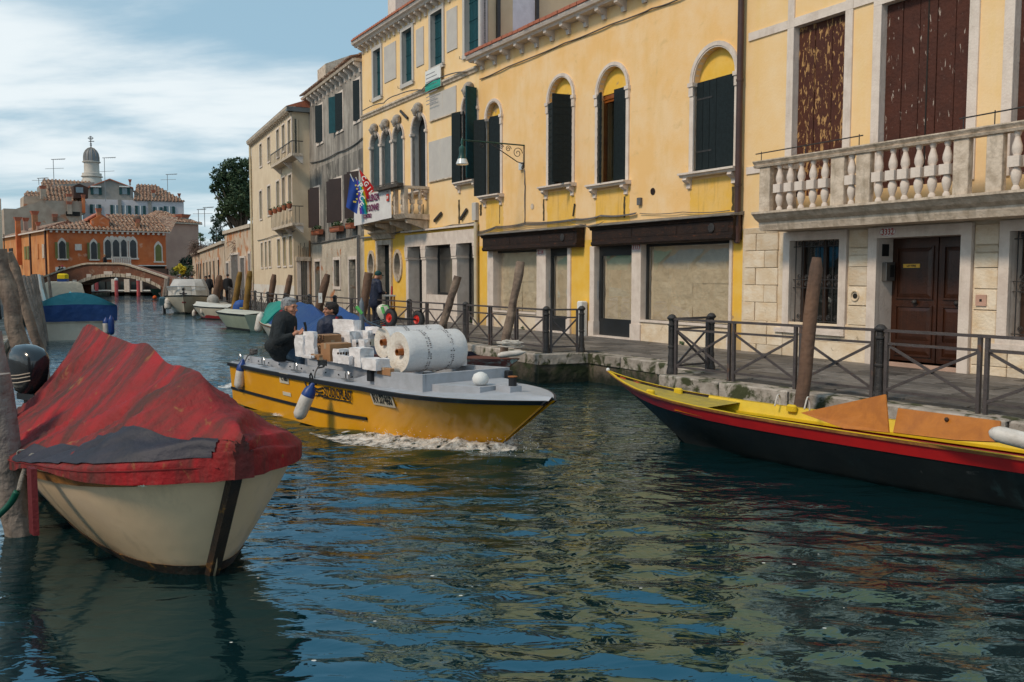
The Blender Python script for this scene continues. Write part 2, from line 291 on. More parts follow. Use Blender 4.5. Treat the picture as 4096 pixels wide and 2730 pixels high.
def ring(F,a,b,c,d,kind,w_,mat,y0=-.04,y1=.1,parent=None,name='stone_frame',bottom=True,cap=0.):
    """stone surround of an opening"""
    mb=MB(); h=(b-a)/2
    if kind==1:
        zs=d-h; I=arc(a,b,zs,16); O_=arc(a-w_,b+w_,zs,16)
        for i in range(16):
            mb.add([(I[i][0],y0,I[i][1]),(I[i+1][0],y0,I[i+1][1]),(O_[i+1][0],y0,O_[i+1][1]),(O_[i][0],y0,O_[i][1])],[(0,1,2,3)])
            mb.add([(O_[i][0],y0,O_[i][1]),(O_[i+1][0],y0,O_[i+1][1]),(O_[i+1][0],y1,O_[i+1][1]),(O_[i][0],y1,O_[i][1])],[(0,1,2,3)])
            mb.add([(I[i][0],y0,I[i][1]),(I[i+1][0],y0,I[i+1][1]),(I[i+1][0],y1,I[i+1][1]),(I[i][0],y1,I[i][1])],[(0,1,2,3)])
            m0=[((I[j][0]+O_[j][0])/2,(I[j][1]+O_[j][1])/2) for j in (i,i+1)]
        mb.box(a-w_,a,y0,y1,c,zs); mb.box(b,b+w_,y0,y1,c,zs)
        A=arc(a-w_*.25,b+w_*.25,zs,16); B=arc(a-w_*.95,b+w_*.95,zs,16)
        for i in range(16): mb.add([(A[i][0],y0-.018,A[i][1]),(A[i+1][0],y0-.018,A[i+1][1]),(B[i+1][0],y0-.018,B[i+1][1]),(B[i][0],y0-.018,B[i][1])],[(0,1,2,3)]); mb.add([(A[i][0],y0-.018,A[i][1]),(A[i+1][0],y0-.018,A[i+1][1]),(A[i+1][0],y0,A[i+1][1]),(A[i][0],y0,A[i][1])],[(0,1,2,3)])
        if cap: 
            for x0,x1 in ((a-w_-.03,a+.02),(b-.02,b+w_+.03)): mb.box(x0,x1,y0-.05,y1,zs-.09,zs+.0); mb.box(x0+.02,x1-.02,y0-.025,y1,zs-cap,zs-.09)
    else:
        mb.box(a-w_,a,y0,y1,c,d); mb.box(b,b+w_,y0,y1,c,d); mb.box(a-w_,b+w_,y0-.003,y1,d,d+w_)
        if bottom: mb.box(a-w_,b+w_,y0-.02,y1,c-w_,c)
    return mb.build(name,mat,parent or F.T)
def sill(F,a,b,z,mat,parent=None,th=.10,out=.2,br=True,name='sill'):
    mb=MB(); mb.prism([(.05,z-th),(.05,z),(-out-.03,z),(-out-.03,z-th*.45),(-out+.02,z-th*.5),(-out+.05,z-th)],a,b,'x')
    o=mb.build(name,mat,parent or F.T)
    if br:
        for x in (a+.10,b-.24):
            m=MB(); P=[(.02,z-th),(-out+.05,z-th),(-out+.03,z-th-.06),(-out+.08,z-th-.10),(-.05,z-th-.15),(-.06,z-th-.24),(.02,z-th-.26)]
            m.prism(P,x,x+.13,'x'); m.build('bracket',mat,o)
    return o
def shutter(F,x,y,z0,z1,w_,ang,mat,slats=0,planks=0,top=None,th=.045,edge=None):
    """hinged leaf: hinge at (x,y); ang from the front line, width w_ (sign gives side)"""
    r=MB(); sg=1 if w_>0 else -1; W=abs(w_); fw=.05
    r.box(0,W,-th/2+.012,th/2,z0,z1)
    o=r.build('shutter',mat,F.T,loc=(x,y,0),rot=(0,0,ang if sg>0 else ang+PI))
    if slats:
        h=(z1-z0)/slats
        me=MB().prism([(-th/2-.004,.012),(-th/2+.014,.012),(-th/2+.014,h-.012),(-th/2-.014,h-.012)],.015,W-.015,'x').mesh('slat',mat)
        mb2=MB().prism([(th/2-.004,.012),(th/2+.004,.012),(th/2+.012,h-.012),(th/2-.004,h-.012)],.015,W-.015,'x').mesh('slat',mat)
        for i in range(slats): link('slat',me,o,loc=(0,0,z0+i*h)); 
        for i in range(slats): link('slat',mb2,o,loc=(0,0,z0+i*h))
    if planks:
        pw=W/planks; me=MB().cbox(.006,pw-.006,-th/2-.006,th/2-.01,z0+.01,z1-.01,.004).mesh('plank',mat)
        for i in range(planks): link('plank',me,o,loc=(i*pw,0,0))
        for zz_ in (z0+.22*(z1-z0),z0+.8*(z1-z0)): MB().box(.01,W*.8,-th/2-.012,-th/2,zz_,zz_+.035).build('strap_hinge',blackm,o)
    return o
def brackets(F,s0,s1,n,z,mat,parent,w_=.14,out=.32,h=.26,y=0):
    P=[(y+.02,z),(y-out,z),(y-out,z-h*.28),(y-out*.72,z-h*.42),(y-out*.3,z-h*.6),(y-out*.22,z-h),(y+.02,z-h)]
    me=MB().prism(P,-w_/2,w_/2,'x').mesh('bracket',mat)
    for i in range(n): link('bracket',me,parent,loc=(s0+(s1-s0)*i/max(1,n-1),0,0))
def tiles(mb,x0,x1,P0,P1,pitch=.21,r=.075,n=5):
    """tile rows running down a slope from (y,z) P0 (eave) to P1 (ridge)"""
    k=int((x1-x0)/pitch); d=Vector((P1[0]-P0[0],P1[1]-P0[1])); nn=Vector((-d.y,d.x)).normalized()
    if nn.y<0: nn=-nn
    rows=max(1,int(d.length/.42))
    for i in range(k):
        x=x0+(i+.5)*pitch
        for j in range(rows):
            a=Vector(P0)+d*(j/rows); b_=Vector(P0)+d*((j+1.12)/rows); vs=[]
            for p,rr,lift in ((a,r,.03),(b_,r*.82,.0)):
                for t in range(n): t_=PI*t/(n-1); vs.append((x-rr*math.cos(t_),p.x+nn.x*(rr*math.sin(t_)+lift),p.y+nn.y*(rr*math.sin(t_)+lift)))
            mb.add(vs,[(t,t+1,n+t+1,n+t) for t in range(n-1)]+[tuple(range(n))])
    return mb
# base lines of the house fronts, found from the photograph
def pt(px,Z): return ((px-2048)/FP*Z,Z)
PA=pt(2967,19.3); PB=pt(1918,29.5); PC=pt(1460,38.6); PD=pt(1247,47.2)
# ================= YELLOW HOUSE (middle)
F1=Fac(PB,PA,'yellow_house','long yellow plastered house with two dark wood shop fascias and four arched windows')
e1=F1.L
OPS=[]; WIN=[]
def px_arch(F,k,xl,xr,xo0,xo1,ytop,yb,o=0.):
    a=F.m(k,xl,(ytop+yb)/2)[0]; b=F.m(k,xr,(ytop+yb)/2)[0]; top=F.m(k,(xl+xr)/2,ytop)[1]; bot=F.m(k,(xl+xr)/2,yb)[1]; return a,b,bot,top
W1=px_arch(F1,'B',1722,1895,0,0,345,1508); W2=px_arch(F1,'A',255,500,0,0,292,1412); W3=px_arch(F1,'A',770,1065,0,0,178,1390); W4=px_arch(F1,'A',1772,2200,0,0,-22,1258)
zc=F1.m('e',583,192,.4)[1]
# shop openings
gz=QZ
S1=dict(fr=F1.r('f',165,968,165,315,.3)); S2=dict(fr=F1.r('f',1098,2305,75,262,.3))
zh1=F1.m('f',560,318)[1]; zh2=F1.m('f',1700,262)[1]
o1w=(F1.m('f',262,600)[0],F1.m('f',642,600)[0],F1.m('f',450,862)[1],zh1); o1d=(F1.m('f',718,600)[0],F1.m('f',905,600)[0],gz,zh1)
o2d=(F1.m('f',1130,700)[0],F1.m('f',1452,700)[0],gz,zh2); o2w=(F1.m('f',1532,600)[0],F1.m('f',2288,600)[0],F1.m('f',1900,962)[1],zh2)
ops=[(*W1,1),(*W2,1),(*W3,1),(*W4,1),o1w,o1d,o2d,o2w]
TOP=max(zc,9.0)
zb_=F1.m('f',1020,240)[1]
wall(F1,0,e1,gz,zb_,[o for o in ops if o[3]<zb_+.3 and o[2]<2.5],plD)
wall(F1,0,e1,zb_,zc+.02,[o for o in ops if o[3]>zb_+.3],plY)
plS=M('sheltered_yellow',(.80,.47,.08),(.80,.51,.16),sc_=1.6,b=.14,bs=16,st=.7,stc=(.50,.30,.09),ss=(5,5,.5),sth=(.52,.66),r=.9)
# deeper yellow where the old paint is sheltered below the sills
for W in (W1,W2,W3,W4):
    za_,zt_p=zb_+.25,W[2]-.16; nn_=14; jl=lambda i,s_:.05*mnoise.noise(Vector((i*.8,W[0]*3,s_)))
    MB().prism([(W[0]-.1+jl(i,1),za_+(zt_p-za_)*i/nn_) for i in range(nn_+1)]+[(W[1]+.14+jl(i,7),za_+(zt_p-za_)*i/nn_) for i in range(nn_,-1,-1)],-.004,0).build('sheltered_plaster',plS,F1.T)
body(F1,0,e1,gz,zc,9,plY)
FRM=[]
for W in (W1,W2,W3,W4):
    h=(W[1]-W[0])/2; zs=W[3]-h
    fr=ring(F1,W[0],W[1],W[2],W[3],1,.115 if W is not W4 else .13,stone,cap=.3)
    # tympanum: plastered half disc set back
    P=[(W[0],zs-.02)]+arc(W[0],W[1],zs,16)+[(W[1],zs-.02)]
    MB().prism(P,.14,.2).build('tympanum',plD,fr)
    sill(F1,W[0]-.28,W[1]+.2,W[2],stone,fr,out=.22)
    if W is not W4:
        g=MB(); a,b=W[0],W[1]; y0=.16; fw=.07; zt=zs-.02
        g.box(a,a+fw,y0,y0+.09,W[2],zt); g.box(b-fw,b,y0,y0+.09,W[2],zt); g.box(a,b,y0,y0+.09,zt-.2,zt); g.box(a,b,y0,y0+.09,W[2],W[2]+fw); g.box((a+b)/2-.05,(a+b)/2+.05,y0+.01,y0+.08,W[2],zt)
        g.box(a,b,y0-.02,y0+.02,zt-.13,zt-.10)
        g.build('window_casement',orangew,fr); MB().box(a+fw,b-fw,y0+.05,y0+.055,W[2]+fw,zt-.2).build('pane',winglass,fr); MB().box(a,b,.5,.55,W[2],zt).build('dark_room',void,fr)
def zsp(W): return W[3]-(W[1]-W[0])/2
w_=(W1[1]-W1[0])/2
shutter(F1,W1[0]-.0,-.06,W1[2]+.01,zsp(W1)-.02,w_*1.0,R(180+28),darkg,slats=13)
shutter(F1,W1[0]+.02,.08,W1[2]+.01,zsp(W1)-.02,w_*.5,R(-30),darkg,planks=2)
shutter(F1,W1[1]-.01,.10,W1[2]+.01,zsp(W1)+.02,-w_*1.5,R(10),darkg,planks=4)
w_=(W2[1]-W2[0])/2
shutter(F1,W2[0]+.02,-.02,W2[2]+.01,zsp(W2)-.04,w_*.95,R(180+165),darkg,slats=12)
shutter(F1,W2[1]-.02,-.02,W2[2]+.01,zsp(W2)+.02,w_*1.,R(180+80),darkg,slats=13)
w_=(W3[1]-W3[0])/2
shutter(F1,W3[0]+.02,-.02,W3[2]+.01,zsp(W3)-.04,w_*.86,R(180+150),darkg,slats=11)
shutter(F1,W3[1]-.01,.06,W3[2]+.01,zsp(W3)+.02,-w_*.92,R(3),darkg,planks=3)
w_=(W4[1]-W4[0])/2
shutter(F1,W4[0]+.0,.08,W4[2]+.01,zsp(W4)-.0,w_,0,darkg,planks=3); shutter(F1,W4[1]-.0,.08,W4[2]+.01,zsp(W4)-.0,-w_,0,darkg,planks=3)
# cornice
co=MB(); P=[(.05,zc),(-.30,zc),(-.34,zc+.05),(-.42,zc+.07),(-.46,zc+.14),(-.46,zc+.18),(.3,zc+.18)]; co.prism(P,-.1,e1+.3,'x'); CO=co.build('cornice',stone,F1.T)
me=MB().box(-.14,.14,-.5,.3,zc+.184,zc+.27).mesh('eave_tile',tileR)
for i in range(int(e1/.3)): link('eave_tile',me,CO,loc=(.1+i*.3,random.uniform(-.01,.01),random.uniform(-.004,.006)))
brackets(F1,.3,e1-.1,15,zc,stone,CO,out=.30,h=.27)
rf=MB(); rf.prism([(-.2,zc+.2),(4.6,zc+1.4),(9,zc+.2)],0,e1,'x'); rf.build('roof',tileR,F1.T)
# shop fascias
for (a,b,c,d),top in ((S1['fr'],.2),(S2['fr'],.2)):
    fz=MB(); dz=d-c
    fz.prism([(0,c),(-.26,c),(-.30,c+.04),(-.30,c+.10),(-.27,c+.12),(-.27,d-.18*dz),(-.31,d-.12*dz),(-.36,d-.02),(0,d+.02)],a,b,'x')
    fo=fz.build('shop_fascia',fascia,F1.T); MB().prism([(0,d+.10),(-.42,d+.015),(-.42,d-.005),(0,d+.02)],a-.10,b+.06,'x').build('lead_flashing',lead,fo); MB().prism([(-.27,d-.20*dz),(-.30,d-.17*dz),(-.31,d-.10*dz),(-.39,d-.01),(-.27,d-.01)],a-.05,b+.04,'x').build('crown_moulding',fascia,fo)
    n=3 if b-a<4 else 3
    for i in range(n): MB().box(a+.06+(b-a-.12)*i/n,a+(b-a-.12)*(i+1)/n,-.279,-.268,c+.18,d-.24*dz).build('fascia_panel',fascia,fo)
    if b-a>4: MB().lathe([(.085,0),(.10,.01),(.10,.03),(.07,.035)],n=20).xf(Matrix.Translation((a+(b-a)*.875,-.27,(c+d)/2+.02))@Matrix.Rotation(PI/2,4,'X')).build('round_boss',blackm,fo)
# stone posts and plinths of the shops
def post(F,a,b,z0,z1,mat=stone,y0=-.05,y1=.3,name='stone_post',base=True):
    m=MB().cbox(a,b,y0,y1,z0,z1,.012)
    if base: m.box(a-.02,b+.02,y0-.02,y1,z0,z0+.42)
    return m.build(name,mat,F.T)
fx=lambda x:F1.m('f',x,600)[0]
for a,b in ((222,272),(644,722),(905,932)): post(F1,fx(a),fx(b),gz,zh1-.002)
for a,b in ((1098,1136),(1456,1535),(2288,2312)): post(F1,fx(a),fx(b),gz,zh2-.002)
for o_ in (o1d,o2d): MB().box(o_[0]-.05,o_[1]+.05,-.08,.2,gz,gz+.05).build('doorstep',stone,F1.T)
pl1=MB().box(o1w[0],o1w[1],-.03,.2,gz,o1w[2]).build('marble_plinth',stoneB,F1.T); MB().box(o1w[0]-.02,o1w[1],-.07,.2,o1w[2],o1w[2]+.05).build('stone_ledge',stone,F1.T)
pl2=MB().box(o2w[0],o2w[1],-.03,.2,gz,o2w[2]).build('marble_plinth',stoneB,F1.T); MB().box(o2w[0]-.02,o2w[1],-.07,.2,o2w[2],o2w[2]+.05).build('stone_ledge',stone,F1.T)
def sheet(F,a,b,c,d,y,mat,name,parent=None,amp=.03,n=14,seed=0):
    P=[[(a+(b-a)*i/n,y+amp*mnoise.noise(Vector((i*.6+seed,j*.45,seed)))+amp*.6*abs(mnoise.noise(Vector((i*.9+j*.7+seed,j*.2,3)))),c+(d-c)*j/n) for i in range(n+1)] for j in range(n+1)]
    return MB().grid(P).build(name,mat,parent or F.T,smooth=True)
def shopwin(F,a,b,c,d,fw=.06,door=False,seed=0):
    g=MB(); y0=.13; lo=.38 if door else 0
    g.box(a,a+fw,y0,y0+.07,c,d); g.box(b-fw,b,y0,y0+.07,c,d); g.box(a,b,y0+.001,y0+.07,d-fw*(2.2 if door else 1.2),d); g.box(a,b,y0+.001,y0+.07,c,c+fw+lo)
    o=g.build('shop_door' if door else 'shop_window',frameD,F.T); MB().box(a+fw,b-fw,y0+.035,y0+.04,c+fw+lo,d-fw).build('pane',shopglass,o)
    nx=max(1,round((b-a)/1.3)); nz=1 if door else 2; x0=a+fw; 
    for i in range(nx):
        for j in range(nz):
            xa=x0+(b-a-2*fw)*i/nx; xb=x0+(b-a-2*fw)*(i+1)/nx+.04; za=c+lo+(d-c-lo)*j/nz; zb=c+lo+(d-c-lo)*(j+1)/nz+.03
            sheet(F,xa,xb,za,zb,y0+.13+.012*((i+j)%2),paper,'paper_sheet',o,seed=seed+i*3+j)
    MB().box(a,b,y0+.26,y0+.3,c,d).build('backing',paper,o)
    if door: MB().tube([(a+.05,y0-.05,c+1.0),(a+.05,y0-.05,c+1.5)],.012).build('handle',M('steel',(.5,.5,.5),me=1,r=.3,b=0),o)
    return o
shopwin(F1,*o1w,seed=1); shopwin(F1,*o1d,fw=.1,door=True,seed=5); shopwin(F1,*o2d,fw=.12,door=True,seed=9); shopwin(F1,*o2w,seed=14)
def fmat(x,y,z): return Matrix.Translation((x,y,z))@Matrix.Rotation(PI/2,4,'X')
def numplate(F,k,x,y,s,yo=-.055,w_=.22,h=.11):
    a,z=F.m(k,x,y); m=MB(); n=20
    m.prism([(a+w_/2*math.cos(2*PI*i/n),z+h/2*math.sin(2*PI*i/n)) for i in range(n)],yo-.004,yo+.02); o=m.build('number_plate',white,F.T)
    MB().tube([(a+w_/2*.93*math.cos(2*PI*i/n),yo-.006,z+h/2*.9*math.sin(2*PI*i/n)) for i in range(n+1)],.003,4).build('border',redp,o)
    text('house_number',s,redp,h*.9,o,fmat(a,yo-.006,z-.004),bold=.002,sx=.85); return o
numplate(F1,'f',682,341,'3334',w_=.3,h=.2); numplate(F1,'f',1502,299,'3333',w_=.36,h=.2)
# cables, lamp, boxes, anchors, vents
def cab(F,pts,r=.014,name='cable',mat=cable,y=-.03,sub=6,sag=.03,parent=None,n=6):
    P=[]
    for i in range(len(pts)-1):
        a=F.m(*pts[i]) if isinstance(pts[i][0],str) else pts[i]; b=F.m(*pts[i+1]) if isinstance(pts[i+1][0],str) else pts[i+1]
        for j in range(sub): t=j/sub; P.append((a[0]+(b[0]-a[0])*t,y+.01*math.sin(i*3+j),a[1]+(b[1]-a[1])*t-sag*4*t*(1-t)))
    P.append((b[0],y,b[1])); return MB().tube(P,r,n).build(name,mat,parent or F.T,smooth=True)
for d in (0,.022): cab(F1,[('e',130,555+d*0),('e',330,465),('e',720,303),('e',1050,170),('e',1330,62),('e',1560,-20)],.013,sag=.02,y=-.03-d)
for dz,dy in ((0,0),(10,.02),(22,.035)): cab(F1,[('f',130,165+dz),('f',300,120+dz*.7),('f',560,85+dz),('f',980,55+dz*.5),('f',1200,25+dz*.4),('f',1500,5+dz*.4)],.012,y=-.05-dy,sag=.04)
cab(F1,[('f',1030,75),('f',1160,110),('f',1250,120),('f',1340,85)],.008,y=-.5,sag=.02); cab(F1,[('f',1530,10),('f',1900,-2),('f',2300,-15)],.009,y=-.05)
bx,bz=F1.m('e',418,1160); jb=MB().cbox(bx-.09,bx+.09,-.09,0,bz-.11,bz+.11,.01).build('junction_box',white,F1.T); cab(F1,[('e',435,1185),('e',440,1300),('e',437,1560)],.018,y=-.02,mat=cable)
bx,bz=F1.m('e',1242,1405); MB().cbox(bx-.07,bx+.07,-.08,0,bz-.09,bz+.09,.01).build('junction_box',cable,F1.T)
for k,x,y in (('e',488,1440),('e',1328,1335)):
    a,z=F1.m(k,x,y); MB().lathe([(.07,0),(.085,.006),(.085,.012),(.06,.012)],n=18).xf(Matrix.Translation((a,-.004,z))@Matrix.Rotation(PI/2,4,'X')).build('vent',stoneD if x<1000 else fascia,F1.T)
a,z=F1.m('e',782,1465); MB().bar((a-.03,-.04,z-.17),(a+.05,-.04,z+.17),.03).build('wall_anchor',blackm,F1.T)
# dark rain stains below the sill brackets
stain=M('rain_stain',(.06,.045,.02),(.10,.07,.03),sc_=8,r=.9,b=.3)
for k,x,y0,y1,w_ in (('e',566,1390,1540,.05),('e',1128,1370,1520,.05),('e',1888,1300,1470,.075),('e',260,1430,1560,.03)):
    a,z0=F1.m(k,x,y1); z1=F1.m(k,x,y0)[1]; P=[(a+w_*(.8+.4*mnoise.noise(Vector((i*.7,x*.01,0)))),z0+(z1-z0)*i/8) for i in range(9)]+[(a-w_*(.7+.5*mnoise.noise(Vector((i*.8,x*.01,5)))),z0+(z1-z0)*i/8) for i in range(8,-1,-1)]
    MB().prism(P,-.006,0).build('rain_stain',stain,F1.T)
# white rubbish bin / cover by the pier
a,z=F1.m('f',1058,960); MB().cbox(a-.11,a+.11,-.25,-.02,gz,gz+.95,.03).build('meter_cover',white,F1.T)
# brown drainpipe between the houses
dpx=F1.m('g',128,800)[0]; dp=MB().tube([(0,-.12,2.9),(0,-.12,12)],.065,12).tube([(0,-.12,2.9),(0,-.13,2.75)],.075,12)
dt=T('drainpipe','tall brown metal drainpipe between the yellow house and the balcony house','drainpipe',F1.O+F1.e*dpx,math.atan2(F1.e.y,F1.e.x))
zp=F1.m('s',2962,970,.12)[1]
MB().tube([(0,-.12,zp),(0,-.12,12)],[.068,.068],12).build('pipe',pipeB,dt,smooth=60); MB().tube([(0,-.12,zp-.02),(0,-.12,zp+.35)],[.05,.085],12).build('shoe',pipeB,dt,smooth=60)
for z in (zp+1.2,zp+3.4,zp+5.6): MB().tube([(0,-.12,z),(0,-.12,z+.05)],.078,12).build('pipe_collar',pipeB,dt)
# street lamp on a scrolled arm
la=F1.m('e',432,1015); LO=F1.O+F1.e*la[0]
lamp=T('street_lamp','green street lamp on a long scrolled iron arm fixed to the yellow house','street lamp',LO,math.atan2(F1.e.y,F1.e.x))
zA=la[1]; AL=2.1
lamp_g=M('lamp_green',(.012,.075,.06),(.01,.05,.045),r=.4,b=.05); lampw=M('lamp_glass',(.75,.76,.74),r=.15,b=0,spec=.7)
arm=MB().tube([(0,0,zA),(0,-AL,zA)],.022,8); arm.build('arm',lamp_g,lamp)
def spiral(c,r0,turns,n=22,sg=1,a0=0):
    return [(0,c[0]+sg*r0*(1-i/n*.85)*math.cos(a0+turns*2*PI*i/n),c[1]+r0*(1-i/n*.85)*math.sin(a0+turns*2*PI*i/n)) for i in range(n+1)]
sm=MB(); sm.tube([(0,-.02,zA-.01),(0,-.02,zA-.62)],.018,6); sm.tube([(0,-.02,zA-.55),(0,-.25,zA-.5),(0,-.7,zA-.27),(0,-1.2,zA-.02)],.016,6)
for c,r in (((-.24,zA-.24),.17),((-.56,zA-.14),.10),((-.80,zA-.10),.075),((-1.0,zA-.07),.05),((-1.45,zA-.1),.09)): sm.tube(spiral(c,r,1.6),.011,5)
sm.tube(spiral((-.06,zA-.66),.06,1.2),.012,5); sm.build('scroll_bracket',blackm,lamp,smooth=True)
MB().lathe([(.02,.22),(.035,.16),(.05,.1),(.03,.02),(.05,-.02),(.09,-.05),(.10,-.1),(.085,-.18),(.10,-.3),(.13,-.38)],(0,-AL,zA-.16),14).build('hood',lamp_g,lamp,smooth=40)
MB().lathe([(.13,-.38),(.16,-.46),(.185,-.52),(.17,-.54),(.05,-.54)],(0,-AL,zA-.16),16).build('glass_shade',lampw,lamp,smooth=40)
# ================= BALCONY HOUSE (right)
PR0=PA; dR=Vector((math.sin(R(29.4)),-math.cos(R(29.4)))); PR1=(PA[0]+dR.x*13,PA[1]+dR.y*13)
F0=Fac(PR0,PR1,'balcony_house','pale yellow house with stone balustrade balcony and ashlar ground floor, number 3332')
F0.O-=Vector((0,0,0)); e0=13.
zbal=F0.m('g',900,1545)[1]  # underside of the balcony
zg0=F0.m('h',950,60)[1]
D=F0.m('h',800,500)[0],F0.m('h',1237,500)[0],gz+.09,F0.m('h',1000,128)[1]
W5=F0.m('h',345,400)[0],F0.m('h',603,400)[0],F0.m('h',480,592)[1],F0.m('h',480,145)[1]
W6=F0.m('h',1492,400)[0],F0.m('h',1492,400)[0]+1.15,W5[2]-.03,W5[3]
U1=F0.m('g',480,600)[0],F0.m('g',835,600)[0],F0.m('g',650,1360)[1],F0.m('g',650,140)[1]
U2=F0.m('g',1088,500)[0],F0.m('g',1700,500)[0],U1[2],F0.m('g',1400,-60)[1]
U3=F0.m('g',2015,500)[0],F0.m('g',2015,500)[0]+1.2,U1[2],U1[3]
ZT=9.6
wall(F0,.0,e0,gz,zbal,[W5,D,W6],stoneB,dep=.42,revmat=stone,name='ground_wall'); wall(F0,.0,e0,zbal,ZT,[U1,U2,U3],plY2,dep=.3,revmat=stone,name='upper_wall'); body(F0,0,e0,gz,ZT,10,plY2)
for W,y in ((W5,.3),(W6,.3)):
    fr=ring(F0,W[0],W[1],W[2],W[3],0,.17,stone,y0=-.07,y1=.02); MB().box(W[0]-.35,W[1]+.1,-.10,.02,W[2]-.17,W[2]-.08).build('ledge',stone,fr)
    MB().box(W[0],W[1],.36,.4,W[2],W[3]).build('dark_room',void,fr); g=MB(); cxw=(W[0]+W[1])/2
    for x in (W[0]+.02,cxw-.04,W[1]-.10): g.box(x,x+.08,.26,.33,W[2],W[3])
    g.build('window_casement',M('old_brown_frame',(.05,.025,.015),r=.6),fr); MB().box(W[0],W[1],.3,.305,W[2],W[3]).build('pane',winglass,fr)
    gr=MB(); n=7
    for i in range(n): x=W[0]+.06+(W[1]-W[0]-.12)*i/(n-1); gr.tube([(x,.06,W[2]),(x,.06,W[3])],.010,6)
    for z in (W[2]+.08,(W[2]+W[3])/2+.06,(W[2]+W[3])/2-.10,W[3]-.12): gr.box(W[0],W[1],.05,.07,z-.008,z+.008)
    G=gr.build('window_grille',blackm,fr); 
    for i in range(n-1):
        x=W[0]+.06+(W[1]-W[0]-.12)*(i+.5)/(n-1); 
        for z in (W[3]-.06,(W[2]+W[3])/2-.02,W[2]+.16,(W[2]+W[3])/2+.12):
            k=MB(); k.tube([(x+.04*math.cos(t*PI/5),.06,z+.045*math.sin(t*PI/5)) for t in range(11)],.007,5); k.tube([(x+.018*math.cos(t*PI/4),.05,z+.02*math.sin(t*PI/4)) for t in range(9)],.009,5); k.build('scroll',blackm,fr)
# door surround, leaves, letter slot, intercom
fr=ring(F0,D[0],D[1],gz,D[3],0,.19,stone,y0=-.09,y1=.02,bottom=False); MB().box(D[0]-.05,D[1]+.05,-.05,.4,gz,gz+.09).build('doorstep',M('pink_step',(.5,.33,.25),r=.7),fr)
dy=.36; dm=(D[0]+D[1])/2+.12
for a,b in ((D[0],dm),(dm,D[1])):
    o=MB().box(a+.005,b-.005,dy,dy+.05,D[2],D[3]).build('door_leaf',doorw,F0.T)
    for z0,z1 in ((D[2]+.12,D[2]+.32),(D[2]+.38,D[2]+.98),(D[2]+1.15,D[3]-.18)):
        m=MB(); A,B=a+.13,b-.12
        m.box(A-.03,A,dy-.025,dy,z0-.03,z1+.03); m.box(B,B+.03,dy-.025,dy,z0-.03,z1+.03); m.box(A,B,dy-.024,dy,z1,z1+.03); m.box(A,B,dy-.024,dy,z0-.03,z0)
        v=[(A,dy-.002,z0),(B,dy-.002,z0),(B,dy-.002,z1),(A,dy-.002,z1)]; w=[(A+.07,dy-.022,z0+.07),(B-.07,dy-.022,z0+.07),(B-.07,dy-.022,z1-.07),(A+.07,dy-.022,z1-.07)]
        m.add(v+w,[(0,1,5,4),(1,2,6,5),(2,3,7,6),(3,0,4,7),(4,5,6,7)]); m.build('panel',doorw,o)
    MB().ball(((a+b)/2+.05,dy-.06,D[2]+1.07),(.05,.04,.045),12,8).build('door_knob',blackm,o,smooth=True)
    MB().box(b-.02,b-.004,dy-.02,dy,D[2],D[3]).build('edge_bead',doorw,o)
brass=M('brass',(.75,.42,.06),(.6,.33,.05),r=.35,b=0,me=.3)
sl=F0.m('H',392,430,-dy); m=MB().box(sl[0]-.17,sl[0]+.17,dy-.03,dy,sl[1]-.035,sl[1]+.035).build('letter_slot',brass,F0.T); MB().box(sl[0]-.22,sl[0]+.22,dy-.025,dy-.002,sl[1]-.05,sl[1]-.037).build('slot_frame',blackm,m)
text('lettering','LETTERE',blackp,.05,m,fmat(sl[0],dy-.032,sl[1]),bold=.001)
ic=F0.m('H',35,490); zi=F0.m('H',60,490)[1]
# intercom on the left door reveal
M_=MB().cbox(0,.1,0,.24,-.17,.17,.008).xf(Matrix.Translation((D[0]+.0,.07,zi))).build('intercom',M('steel_box',(.16,.15,.14),me=.6,r=.4,b=.02),F0.T); MB().box(D[0]+.1,D[0]+.106,.17,.28,zi-.1,zi+.12).build('camera_window',blackp,M_)
MB().box(D[0],D[0]+.012,.06,.24,zi+.28,zi+.5).build('dark_plate',blackp,F0.T)
numplate(F0,'h',869,103,'3332',yo=-.094,w_=.36,h=.17)
# ashlar blocks of the ground floor, one by one
hb=[gz+.0,gz+.26,gz+.72]; rows=[gz,gz+.24]
zz_=gz+.24
blk={}
def block(a,b,c,d,y=-.045,mat=stoneB):
    g=.008; w2=round((b-a)/.02)*.02; h2=round((d-c)/.02)*.02; key=(w2,h2)
    if key not in blk: blk[key]=MB().cbox(0,w2-2*g,y,.02,0,h2-2*g,.010).mesh('stone_block',mat)
    link('stone_block',blk[key],F0.T,loc=(a+g,random.uniform(-.006,.006),c+g))
lev=[F0.m('h',200,y)[1] for y in (690,568,470,380,290,200,112,20)]
lev=[gz]+[z for z in lev if z>gz+.1]
xa0=F0.m('h',100,400)[0]; xs5=W5[0]-.17; 
for j in range(len(lev)-1):
    c,d=lev[j],lev[j+1]
    if d>zbal: d=zbal
    for (A,B) in ((xa0+.02,xs5-.18 if c>W5[2]-.3 else xs5),):
        m_=A+(B-A)*(.62 if j%2 else .36); block(A,m_,c,d); block(m_,B,c,d)
xp0,xp1=W5[1]+.2,D[0]-.21; ly=[F0.m('h',695,y)[1] for y in (790,690,590,487,385,285,225,185,90)]
for j in range(len(ly)-1):
    c,d=max(gz,ly[j]),ly[j+1]
    if j>=2: block(xp0,xp1,c,d)
    else: block(xs5,(xs5+W5[1])/2+.1,c,d); block((xs5+W5[1])/2+.1,xp1,c,d)
xq0,xq1=D[1]+.21,W6[0]-.19; ly=[F0.m('h',1350,y)[1] for y in (850,800,640,510,400,290,210,170,60)]
